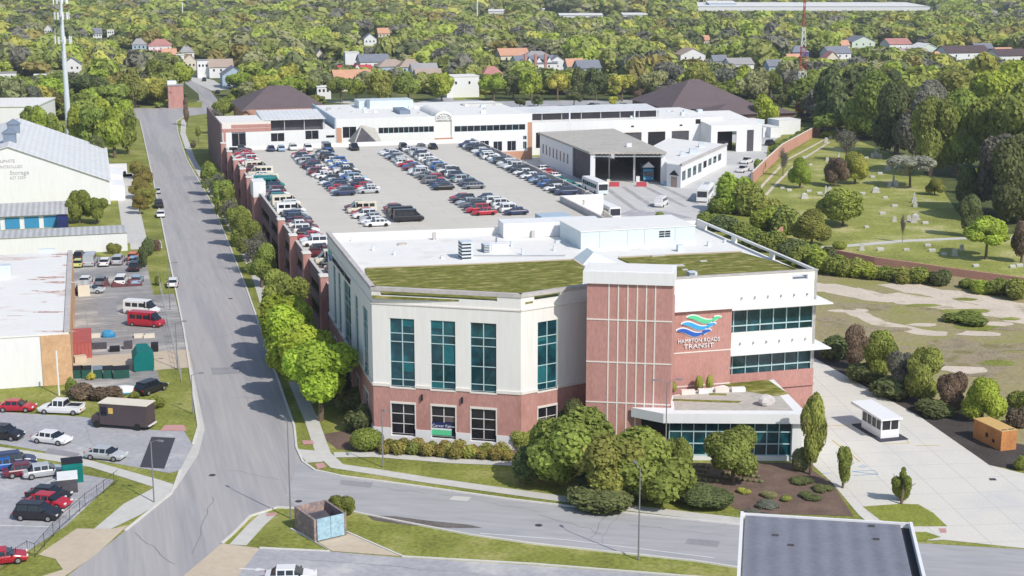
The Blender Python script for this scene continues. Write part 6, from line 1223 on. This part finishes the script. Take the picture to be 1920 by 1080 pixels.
# left side of the headquarters
def TG(u, v, h, w, col, shape='round', lod=0, label=None, group=None, **kw): x, y, _ = G.at(u, v); return tree(x, y, h, w, col, shape, lod, label, group, **kw)
g_ = 'street trees between the road and the deck wall'
for i, (v, u, h, w, c, s) in enumerate(((174, 24.6, 9.8, 10.5, 'vivid', 'round'), (183.5, 24.3, 10.0, 10.5, 'vivid', 'round'), (194, 24.3, 10.0, 10, 'vivid', 'round'), (204, 24.5, 9, 9, 'vivid', 'round'), (214, 25.6, 9.5, 8.0, 'mid', 'round'), (223, 26, 9.0, 6.5, 'mid', 'tall'),
      (233, 27, 5.5, 5, 'olive', 'sparse'), (252, 26.2, 9, 7, 'mid', 'round'), (263, 26, 9, 7, 'grey', 'sparse'), (275, 26.2, 9.5, 7.5, 'mid', 'round'), (290, 26.2, 9.5, 7, 'mid', 'round'), (303, 26, 9, 7, 'grey', 'sparse'), (316, 26.4, 9.5, 7.5, 'mid', 'round'), (330, 26.4, 9, 7, 'mid', 'round'), (344, 26, 9, 7, 'grey', 'sparse'), (357, 26.4, 9, 7, 'mid', 'round'), (374, 27.5, 7, 5, 'mid', 'round'))):
    TG(u, v, h * (.84 if v > 225 else 1), w * (.84 if v > 225 else 1), c, s, 0 if v < 300 else 1, f'{LEAF[c][1]} {"bare-branched " if s == "sparse" else ""}street tree, {ordn(i)} from the office corner along the deck wall', g_, base=.2)
for i, (u, v, h, w) in enumerate(((28.3, 168, 3.2, 4), (28.6, 176, 3.5, 4.5), (28.6, 185, 3.2, 4.5), (28.6, 196, 3, 4), (28.4, 205, 3, 4), (29.5, 243, 2.4, 4), (29.4, 268, 2.6, 4), (29.4, 310, 2.6, 4))): TG(u, v, h, w, 'dark', 'bush', 1, f'dark wall-foot bush, {ordn(i)} from the office corner behind the street trees', 'dark bushes at the wall foot', base=0, name='shrub', cat='shrub')
for i, (px, py, hp, wp, c, s, lb) in enumerate(((420, 222, 38, 42, 'mid', 'round', 'round green tree at the top left corner of the depot'), (408, 252, 48, 40, 'grey', 'sparse', 'grey bare tree before the low depot wing'), (351, 236, 50, 14, 'brown', 'tall', 'thin brown tree on the corner lawn by the crossing'), (372, 266, 30, 14, 'mid', 'tall', 'slim green tree by the corner driveway'), (362, 277, 12, 12, 'brown', 'bush', 'small brown bush by the corner driveway'))): TP(px, py, hp, wp, c, s, 1, lb, base=.15)
# trees left of the street
for i, (px, py, hp, wp, c) in enumerate(((262, 335, 32, 42, 'gold'), (272, 352, 30, 42, 'gold'), (266, 372, 36, 46, 'gold'), (270, 393, 40, 44, 'olive'), (262, 402, 36, 34, 'gold'), (286, 374, 20, 20, 'lime'))): TP(px, py, hp, wp, c, 'round', 0, f'{LEAF[c][1]} street tree, {ordn(i)} from the far end beside the storage drive', 'golden trees beside the storage drive', base=.18)
TP(150, 418, 62, 52, 'mid', 'round', 0, 'big green tree at the end of the blue-door storage row, left one', base=.1); TP(182, 420, 48, 50, 'mid', 'round', 0, 'big green tree at the end of the blue-door storage row, right one', base=.1)
for i, (px, py, hp, wp, c) in enumerate(((58, 262, 64, 40, 'mid'), (82, 268, 66, 45, 'bright'), (105, 275, 60, 40, 'mid'), (156, 285, 82, 56, 'bright'), (182, 290, 92, 60, 'mid'), (215, 296, 98, 62, 'bright'), (240, 288, 82, 48, 'mid'), (186, 318, 64, 30, 'dark'), (232, 262, 74, 46, 'bright'), (200, 252, 66, 52, 'bright'))): TP(px, py, hp, wp, c, 'round', 1, f'{LEAF[c][1]} tree, {ordn(i)} in the clump between the white warehouse and street', 'clump behind the storage warehouse', base=.12)
for i, (px, py, hp, wp, c, s, lb) in enumerate(((280, 478, 34, 26, 'dark', 'bush', 'dark bush at the small lot corner, upper'), (292, 470, 22, 20, 'brown', 'bush', 'brown bush beside the kerb above the small lot'), (270, 500, 36, 22, 'dark', 'tall', 'dark slim tree by the small lot corner'), (296, 535, 18, 18, 'mid', 'bush', 'small bush at the small lot entrance'), (215, 476, 20, 30, 'olive', 'bush', 'olive bush behind the silver cars'),
    (160, 745, 26, 60, 'brown', 'bush', 'brown-green hedge bush, left of the pair behind the brown van'), (200, 748, 26, 60, 'brown', 'bush', 'brown-green hedge bush, right of the pair behind the brown van'), (135, 740, 34, 26, 'mid', 'bush', 'green bush at the workshop corner'), (290, 765, 24, 36, 'mid', 'bush', 'green bush by the fence at the street'), (172, 712, 14, 20, 'lime', 'bush', 'lime bush before the dumpster row'), (250, 747, 14, 22, 'olive', 'bush', 'olive bush by the blue-rimmed hull'))): TP(px, py, hp, wp, c, s, 1, lb, base=0, name='shrub', cat='shrub')
# behind the depot
for i, (px, py, hp, wp, c) in enumerate(((640, 192, 50, 50, 'mid'), (668, 190, 42, 36, 'bright'), (710, 193, 58, 56, 'olive'), (732, 188, 50, 40, 'olive'), (766, 190, 56, 54, 'mid'), (828, 190, 52, 52, 'bright'), (926, 188, 54, 52, 'bright'), (962, 186, 46, 34, 'dark'), (996, 188, 56, 48, 'bright'), (1045, 188, 54, 46, 'lime'), (1092, 188, 58, 44, 'dark'), (1118, 188, 60, 48, 'dark'), (1166, 190, 54, 46, 'lime'), (1198, 188, 24, 24, 'brown'), (1008, 200, 22, 30, 'dark'), (1076, 200, 30, 34, 'dark'), (1150, 199, 18, 20, 'lime'), (752, 198, 12, 18, 'mid'), (975, 206, 24, 22, 'dark'),
      (590, 184, 34, 28, 'mid'), (500, 162, 30, 36, 'bright'), (452, 182, 52, 52, 'bright'), (434, 206, 30, 30, 'mid'), (1390, 186, 60, 52, 'bright'), (1445, 190, 60, 44, 'mid'), (1436, 238, 58, 50, 'bright'), (1420, 232, 44, 34, 'mid'), (1465, 215, 44, 40, 'dark'))): TP(px, py, hp, wp, c, 'round' if i % 3 else 'wide', 1, f'{LEAF[c][1]} tree, {ordn(i)} listed along the street line behind the depot', 'line of trees behind the depot', base=.16)
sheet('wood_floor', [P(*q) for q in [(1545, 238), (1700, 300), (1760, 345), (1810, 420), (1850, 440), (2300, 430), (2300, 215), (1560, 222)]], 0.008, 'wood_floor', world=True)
# cemetery
for (px, py, hp, wp, c, s, lb) in ((1500, 353, 52, 38, 'bright', 'round', 'small bright tree with thin stem near the brick wall'), (1603, 345, 54, 46, 'lime', 'round', 'round golden-lime bush tree in the cemetery'), (1566, 350, 50, 42, 'brown', 'round', 'brown rounded shrub beside the golden-lime tree'), (1580, 424, 66, 92, 'mid', 'round', 'large round mid green tree in the middle of the cemetery'),
    (1706, 352, 60, 82, 'white', 'wide', 'white-flowering tree under the dark wood'), (1752, 366, 30, 32, 'olive', 'round', 'olive bush right of the white-flowering tree'), (1586, 302, 60, 56, 'grey', 'sparse', 'bare spreading tree in the upper cemetery'), (1468, 330, 50, 22, 'grey', 'sparse', 'grey stump-like tree touching the brick wall'), (1552, 258, 44, 50, 'mid', 'wide', 'forked green tree at the top of the brick wall'), (1594, 250, 26, 46, 'grey', 'wide', 'flat grey-green tree right of the forked tree'),
    (1522, 460, 60, 66, 'olive', 'round', 'olive tree by the near end of the cemetery path'), (1848, 486, 72, 88, 'bright', 'wide', 'bright spreading tree with stout trunk by the cemetery path'), (1915, 492, 70, 40, 'brown', 'round', 'brown tree at the right edge by the path'), (1815, 445, 76, 58, 'dark', 'tall', 'very dark conical tree at the wood edge above the path'), (1692, 455, 56, 12, 'grey', 'sparse', 'thin grey stump by the cemetery path'), (1574, 467, 14, 26, 'mid', 'ball', 'small round shrub near the cemetery path'), (1830, 365, 50, 40, 'bright', 'tall', 'bright green slender tree inside the dark wood')):
    k_ = 1.18 if s in ('round', 'wide') else 1; TP(px, py, hp * (k_ * .5 + .5), wp * k_, c, s, 0 if py > 300 else 1, lb, base={'round': .1, 'wide': .2, 'tall': .04, 'sparse': .2, 'ball': 0}[s])
dk = random.Random(9)
wood = [(1560, 240, 110, 80, 'dark'), (1600, 236, 120, 90, 'dark'), (1640, 262, 130, 100, 'mid'), (1680, 290, 140, 90, 'dark'), (1720, 300, 140, 80, 'grey'), (1745, 330, 150, 90, 'olive'), (1790, 330, 160, 95, 'mid'), (1760, 250, 100, 90, 'grey'), (1700, 230, 100, 90, 'olive'), (1650, 200, 80, 80, 'olive'), (1840, 330, 150, 110, 'mid'), (1890, 340, 170, 120, 'olive'), (1930, 330, 190, 110, 'mid'), (1870, 400, 150, 100, 'grey'),
        (1910, 420, 170, 110, 'dark'), (1860, 250, 120, 120, 'bright'), (1800, 230, 100, 100, 'olive'), (1830, 200, 100, 90, 'lime'), (1910, 240, 120, 90, 'bright'), (1955, 420, 150, 100, 'grey'), (1735, 195, 66, 70, 'lime'), (1780, 190, 64, 60, 'olive'), (1600, 190, 70, 60, 'lime'), (1560, 200, 60, 60, 'mid'), (1530, 190, 56, 50, 'mid'), (1885, 190, 80, 66, 'lime'), (1930, 180, 80, 66, 'gold'), (1690, 190, 60, 60, 'bright'), (1640, 160, 44, 50, 'lime'), (1820, 395, 90, 60, 'dark'), (1985, 360, 180, 120, 'dark'), (1700, 250, 90, 80, 'dark')]
for i, (px, py, hp, wp, c) in enumerate(wood): TP(px, py, hp * .95, wp * 1.15, c, dk.choice(('round', 'round', 'tall')), 0 if py > 240 else 1, f'tall {LEAF[c][1]} tree of the wood right of the cemetery, {ordn(i)} catalogued', 'tall wood beside the cemetery', base=.03)
# bushes between the yard and the cemetery, hedges by the field
bl_ = [(1345, 400, 30, 44), (1380, 398, 60, 60), (1410, 402, 52, 54), (1440, 405, 30, 40), (1330, 425, 22, 40), (1360, 432, 26, 50), (1395, 445, 26, 46), (1425, 430, 34, 50), (1455, 425, 34, 44), (1475, 440, 50, 50), (1440, 470, 34, 50), (1480, 485, 30, 50), (1505, 500, 30, 50), (1535, 510, 34, 50), (1565, 515, 34, 50), (1595, 518, 30, 44), (1405, 460, 26, 40), (1385, 360, 22, 30), (1425, 322, 20, 20), (1622, 522, 24, 46), (1656, 524, 24, 40), (1690, 528, 26, 46), (1725, 530, 26, 46), (1757, 534, 24, 40), (1812, 540, 16, 30), (1838, 548, 22, 40), (1868, 552, 28, 46), (1905, 560, 34, 50), (1520, 480, 20, 36), (1550, 490, 22, 40)]
for i, (px, py, hp, wp) in enumerate(bl_):
    c = ('mid', 'bright', 'mid', 'olive', 'mid', 'dark')[i % 6]; TP(px, py, hp * 1.15, wp * 1.25, c, 'bush', 1, f'{LEAF[c][1]} hedge bush, {ordn(i)} along the hedge from yard edge to field', 'hedge bushes from the yard edge to the field', base=0, name='hedge_bush', cat='bush')
for i, (px, py) in enumerate(((1452, 292), (1462, 285), (1475, 278), (1488, 271), (1500, 265), (1512, 258))): TP(px, py - 4, 16, 24, 'mid', 'bush', 1, f'ivy-like green bush, {ordn(i)} from the yard end behind the brick wall top', 'bushes behind the brick wall top', base=0, name='hedge_bush', cat='bush')
for (px, py, hp, wp, c, s, lb) in ((1605, 690, 80, 44, 'brown', 'tall', 'brown withered tree at the top of the driveway'), (1652, 720, 96, 62, 'mid', 'tall', 'dark-stemmed green tree right of the brown withered tree'), (1690, 738, 80, 52, 'grey', 'round', 'grey-green tree in the middle of the driveway row'), (1732, 756, 104, 66, 'olive', 'tall', 'tall olive tree in the driveway row'), (1785, 772, 76, 46, 'brown', 'round', 'bare brown rounded tree left of the bright one'), (1840, 790, 84, 66, 'bright', 'round', 'bright green tree above the orange steel box'), (1575, 672, 34, 44, 'dark', 'bush', 'low dark bush at the building end of the row'),
    (1620, 715, 30, 50, 'dark', 'bush', 'dark undergrowth below the brown withered tree'), (1675, 745, 30, 56, 'dark', 'bush', 'dark undergrowth below the grey-green tree'), (1750, 775, 22, 50, 'dark', 'bush', 'dark undergrowth below the tall olive tree'), (1810, 606, 14, 50, 'mid', 'bush', 'lone low bush out in the tan field'), (1912, 880, 18, 26, 'mid', 'bush', 'small green bush at the right edge by the gate arm'), (1905, 800, 30, 34, 'brown', 'bush', 'brown scrub right of the orange steel box'), (1912, 770, 30, 40, 'olive', 'bush', 'olive scrub at the right edge above the steel box'), (1237, 412, 14, 16, 'mid', 'ball', 'small round bush in the yard behind the penthouse'), (1228, 416, 6, 8, 'dark', 'ball', 'tiny bush left of the round yard bush')):
    g2 = 1.0 if px < 1300 or px > 1880 else 1.25; TP(px, py, hp * (1 if s != 'bush' else 1.3), wp * g2 * (1 if s != 'bush' else 1.35), c, s, 0 if s != 'bush' else 1, lb, base=.05 if s not in ('bush', 'ball') else 0)

# headstones
hs = [(1549, 268, 1), (1557, 260, 1), (1589, 262, 2), (1614, 257, 0), (1636, 296, 1), (1641, 292, 3), (1644, 296, 1), (1651, 297, 1), (1625, 297, 0), (1572, 303, 3), (1551, 303, 1), (1509, 297, 0), (1548, 368, 3), (1537, 364, 0), (1555, 362, 1), (1517, 360, 0), (1480, 358, 0), (1467, 354, 0), (1508, 372, 2), (1617, 365, 0), (1642, 361, 2), (1668, 350, 1), (1675, 348, 3), (1680, 350, 1), (1665, 320, 2), (1650, 327, 0), (1636, 333, 0), (1677, 416, 1), (1704, 416, 1), (1714, 418, 1), (1716, 412, 2), (1694, 418, 0), (1716, 388, 3), (1713, 380, 3), (1678, 388, 0), (1532, 400, 0), (1616, 470, 1), (1651, 470, 0), (1748, 472, 0), (1803, 470, 1), (1899, 502, 0), (1740, 462, 0), (1570, 330, 0), (1600, 380, 0), (1660, 372, 0), (1770, 478, 0), (1790, 480, 1), (1655, 402, 0), (1735, 420, 0), (1540, 385, 0), (1700, 470, 0), (1912, 500, 0), (1830, 500, 0), (1625, 427, 0), (1500, 340, 0), (1520, 310, 0)]
MK = MB(); rk = random.Random(8)
for px, py, s_ in hs:
    x, y = P(px, py); 
STL = {0: ('low_marker', 'low pale grave marker'), 1: ('headstone', 'upright pale headstone'), 2: ('monument', 'broad stepped pale monument'), 3: ('obelisk', 'tall pale obelisk')}
GST = []
for i, (px, py, s_) in enumerate(hs):
    x, y = P(px, py); f = Fr(x, y, rk.uniform(-.2, .2)); k = rk.uniform(.85, 1.2); t = thing(STL[s_][0], (x, y, 0), '', 'gravestone', 'gravestones on the cemetery lawn')
    if s_ == 0: MB().box(f, -.55 * k, .55 * k, -.25, .35, 0, .42 * k, (.3 * k, .3 * k, .5 * k, .5 * k)).build('slab', 'stone', t)
    elif s_ == 1: MB().box(f, -.6 * k, .6 * k, -.2, .2, 0, .25).build('plinth', 'stone', t); MB().loft([[f.at(-.45 * k, v, .25), f.at(.45 * k, v, .25), f.at(.45 * k, v, 1.15 * k), f.at(.25 * k, v, 1.4 * k), f.at(-.25 * k, v, 1.4 * k), f.at(-.45 * k, v, 1.15 * k)] for v in (.1, -.1)]).build('slab', 'stone', t)
    elif s_ == 2: MB().box(f, -.9 * k, .9 * k, -.5, .5, 0, .3).build('plinth', 'stone', t); MB().box(f, -.7 * k, .7 * k, -.3, .3, .3, 1.0).add([f.at(-.7 * k, -.3, 1), f.at(.7 * k, -.3, 1), f.at(.7 * k, .3, 1), f.at(-.7 * k, .3, 1), f.at(0, 0, 1.35 * k)], [(0, 1, 4), (1, 2, 4), (2, 3, 4), (3, 0, 4)]).build('slab', 'stone', t)
    else: MB().box(f, -.5, .5, -.5, .5, 0, .7).build('plinth', 'stone', t); MB().loft([[f.at(-w_, -w_, z_), f.at(w_, -w_, z_), f.at(w_, w_, z_), f.at(-w_, w_, z_)] for w_, z_ in ((.3, .7), (.17, 2.1 * k), (.02, 2.4 * k))]).build('shaft', 'stone', t)
    GST.append(t)

# ---------------------------------------------------------------- neighbourhood woods: single trees near, one mass far off
keep = []                                       # plan zones without woods
def inpoly(x, y, poly):
    c = False; n = len(poly)
    for i in range(n):
        a, b = poly[i], poly[(i + 1) % n]
        if (a[1] > y) != (b[1] > y) and x < (b[0] - a[0]) * (y - a[1]) / (b[1] - a[1]) + a[0]: c = not c
    return c
zones = [[P(*q) for q in z] for z in ([(-60, 300), (-60, 226), (232, 226), (236, 205), (338, 203), (342, 160), (345, 128), (375, 130), (420, 160), (445, 196), (600, 196), (630, 176), (1200, 180), (1215, 196), (1400, 196), (1500, 196), (1500, 230), (1545, 240), (1545, 300)],
      [(335, 150), (345, 118), (370, 118), (430, 150), (430, 175), (370, 200)], [(270, 130), (290, 108), (340, 108), (345, 125), (300, 128)], [(845, 196), (845, 172), (912, 172), (912, 196)], [(1440, 196), (1440, 176), (1556, 176), (1556, 196)])]
rw_ = random.Random(2024); NEAR, FAR = [], []
def allowed(x, y, h, w):
    for z in zones:
        if inpoly(x, y, z): return 0
    for hx, hy, hw_, hd in HOUSES:
        if y < hy + hd + 3 and y > hy - 4 - w * .3 and abs(x - (hx)) < hw_ / 2 + w * .42: return 0
        if y < hy and abs(x * hy / y - hx) < hw_ * .5 + w * .42:
            mh = CAMH - (CAMH - 2.2) * (y / hy)
            if h > mh: return mh if mh > 3.2 else 0
    return h
pal = ['lime'] * 3 + ['bright'] * 5 + ['mid'] * 8 + ['olive'] * 7 + ['dark'] * 4 + ['gold'] * 2 + ['grey'] * 3 + ['pale'] * 3
def scatter(y0, y1, sp, hlo, hhi, wlo, whi, out):
    y = y0
    while y < y1:
        hw_ = .36 * y + 12; x = -hw_ + rw_.uniform(0, sp)
        while x < hw_:
            xx, yy = x + rw_.uniform(-.4, .4) * sp, y + rw_.uniform(-.4, .4) * sp; h = rw_.uniform(hlo, hhi); w = rw_.uniform(wlo, whi); k = allowed(xx, yy, h, w)
            if k: 
                if k < h: w = min(w, k * 1.1 + 1.5)
                out.append((xx, yy, min(h, k), w, rw_.choice(pal)))
            x += sp
        y += sp * .92
scatter(500, 760, 13.0, 9, 16, 11, 16, NEAR); scatter(760, 1150, 14.5, 11, 17, 15, 21, FAR); scatter(1150, 1800, 21, 13, 19, 20, 30, FAR); scatter(1800, 2900, 36, 14, 20, 26, 38, FAR)
NEAR.sort(key=lambda q: q[1]); budget = 300 - sum(1 for o in COL.objects if o.name.split('.')[0] == 'tree')
budget = max(60, budget); FAR = NEAR[budget:] + FAR; NEAR = NEAR[:budget]
WT = []
for x, y, h, w, c in NEAR:
    t = tree(x, y, h, w, c, rw_.choice(('round', 'round', 'wide', 'tall')) if c not in ('grey', 'brown') else rw_.choice(('round', 'sparse')), 1, '', 'neighbourhood trees beyond the depot', base=.12); WT.append(t)
# far woods as one mass
proto = [crown_arrays(500 + i, 300, .24, s, dens_in=.93) for i, s in enumerate(('round', 'wide', 'round', 'tall', 'wide'))] ; proto2 = [crown_arrays(600 + i, 110, .34, s, dens_in=.95) for i, s in enumerate(('round', 'wide', 'wide'))]
proto, proto2 = [[(v, q, t, 1 + (tn - 1) * .4) for v, q, t, tn in pp] for pp in (proto, proto2)]
V, Q, Tr, TQ, TT, CQ, CT = [], [], [], [], [], [], []; off = 0
for x, y, h, w, c in FAR:
    v, q, t, tn = rw_.choice(proto if y < 1150 else proto2); a = rw_.uniform(0, 6.28); ca, sa = cos(a), sin(a)
    vv = np.stack([(v[:, 0] * ca - v[:, 1] * sa) * w / 2 + x, (v[:, 0] * sa + v[:, 1] * ca) * w / 2 + y, v[:, 2] * h * .98 + h * .02], 1); V.append(vv); Q.append(q + off); Tr.append(t + off); off += len(v)
    col = (np.array(LEAF[c][0]) * .9 + np.array((.045, .04, .03))) * rw_.uniform(.92, 1.18); TQ.append(tn[:len(q)]); TT.append(tn[len(q):]); CQ.append(np.tile(col, (len(q), 1))); CT.append(np.tile(col, (len(t), 1)))  # paleness of distant haze is put into the leaf colour
m = mat('leaf_far', (1, 1, 1), .8, .1, .02, .3, spec=.15, tone=True); tnod = m.node_tree
att = nd(tnod, 'ShaderNodeAttribute', attribute_name='tint')
for n in tnod.nodes:
    if n.type == 'VECT_MATH': tnod.links.new(att.outputs['Color'], n.inputs[0])
translucent('leaf_far', .3)
me = np_mesh('woodland', np.concatenate(V), np.concatenate(Q), np.concatenate(Tr), np.concatenate(TQ + TT), 'leaf_far', np.concatenate(CQ + CT)); wo = bpy.data.objects.new('distant_woodland', me); COL.objects.link(wo); tag(wo, 'dense mixed green woodland stretching to the top of the view', 'woodland', kind='stuff')
# lower understorey between single trees
FL2 = []; scatter(470, 780, 8.5, 1.5, 3.2, 5, 9, FL2); V, Q, Tr, TQ, TT, CQ, CT = [], [], [], [], [], [], []; off = 0
pu = [crown_arrays(700 + i, 60, .3, 'bush') for i in range(3)]
for x, y, h, w, c in FL2:
    v, q, t, tn = rw_.choice(pu); vv = v * np.array([w / 2, w / 2, h]) + np.array([x, y, 0]); V.append(vv); Q.append(q + off); Tr.append(t + off); off += len(v); col = np.array(LEAF[c][0]) * .75; TQ.append(tn[:len(q)]); TT.append(tn[len(q):]); CQ.append(np.tile(col, (len(q), 1))); CT.append(np.tile(col, (len(t), 1)))
me = np_mesh('understorey', np.concatenate(V), np.concatenate(Q), np.concatenate(Tr), np.concatenate(TQ + TT), 'leaf_far', np.concatenate(CQ + CT)); uo = bpy.data.objects.new('undergrowth', me); COL.objects.link(uo); tag(uo, 'low scrub and undergrowth between the houses and trees', 'undergrowth', kind='stuff')

# labels that tell look-alikes apart by the nearest named place
USED = {}
def relabel(objs, desc, lands):
    used = USED
    items = []
    for o in objs:
        x, y = o.location.x, o.location.y; px, py = project(x, y, 4); best = None
        for lx_, ly_, ph_ in lands:
            qx, qy = project(lx_, ly_, 4); d_ = hypot(qx - px, (qy - py) * 2.2)
            if best is None or d_ < best[0]: best = (d_, ph_, qx, qy)
        d_, ph_, qx, qy = best; dx, dy = px - qx, (qy - py) * 2.2
        rel = ('right of' if dx > 0 else 'left of') if abs(dx) > abs(dy) else ('behind' if dy > 0 else 'in front of'); items.append((d_, o, desc(o), rel, ph_))
    items.sort(key=lambda q: q[0])
    for d_, o, ds, rel, ph_ in items:
        k = (ds, rel, ph_); n = used.get(k, 0); used[k] = n + 1
        o['label'] = f'{ds} {rel} {ph_}' + ('' if n == 0 else f', {ordn(n)} nearest')
relabel(WT, lambda o: f'{o["_c"]} tree', LANDM)
relabel(GST, lambda o: STL[{'low_marker': 0, 'headstone': 1, 'monument': 2, 'obelisk': 3}[o.name.split('.')[0]]][1], [(*P(a, b), c) for a, b, c in ((1500, 353, 'the thin-stemmed bright tree'), (1603, 345, 'the golden-lime tree'), (1580, 424, 'the large round tree'), (1706, 352, 'the white-flowering tree'), (1586, 302, 'the bare spreading tree'), (1552, 258, 'the forked tree'), (1692, 455, 'the thin grey stump'), (1848, 486, 'the stout-trunked tree'), (1815, 445, 'the dark conical tree'), (1470, 330, 'the brick wall'), (1640, 490, 'the low wall'))])
relabel([o for o in COL.objects if 'label' in o and ('catalogued' in o['label'] or 'listed along' in o['label'] or 'listed rightward' in o['label'])], lambda o: f'{o["_c"]} {"shrub" if o.name.startswith("shrub") else "tree"}', LANDM + [(*P(a, b), c) for a, b, c in ((1640, 250, 'the cemetery top lawn'), (1706, 340, 'the white-flowering tree'), (1815, 445, 'the dark conical tree'), (1848, 470, 'the stout-trunked tree'), (1436, 250, 'the pale blue container'), (530, 200, 'the brown hall'), (1310, 190, 'the pyramid-roofed hall'), (1830, 365, 'the slender wood tree'), (800, 200, 'the arched depot entrance'), (1100, 205, 'the long depot canopy'), (1246, 930, 'the tall entrance lamp'), (1374, 900, 'the lollipop tree'))])
for o in list(COL.objects):
    if '_c' in o: del o['_c']
seen = {}
for o in COL.objects:
    if o.parent is None and 'label' in o: seen.setdefault(o['label'], []).append(o)
for lb, os_ in seen.items():
    if len(os_) > 1: print('DUP LABEL', lb, len(os_))
print('objects', len(COL.objects), 'near', len(NEAR), 'far', len(FAR), 'maxwords', max(len(l.split()) for l in seen))

# ---------------------------------------------------------------- the hazy air over the neighbourhood
hz = MB().box(W0, -2600, 2600, -500, 4200, -1.2, 62).build('haze', 'white'); hz.data.materials.clear(); tag(hz, 'thin pale haze in the air over the whole neighbourhood', 'haze', kind='stuff')
hm = bpy.data.materials.new('haze_air'); hm.use_nodes = True; ht_ = hm.node_tree; ht_.nodes.remove(ht_.nodes['Principled BSDF'])
pv = ht_.nodes.new('ShaderNodeVolumePrincipled'); pv.inputs['Density'].default_value = 0.00013; pv.inputs['Color'].default_value = (.85, .9, 1, 1); pv.inputs['Anisotropy'].default_value = 0.2
ht_.links.new(pv.outputs[0], ht_.nodes['Material Output'].inputs['Volume']); hz.data.materials.append(hm)
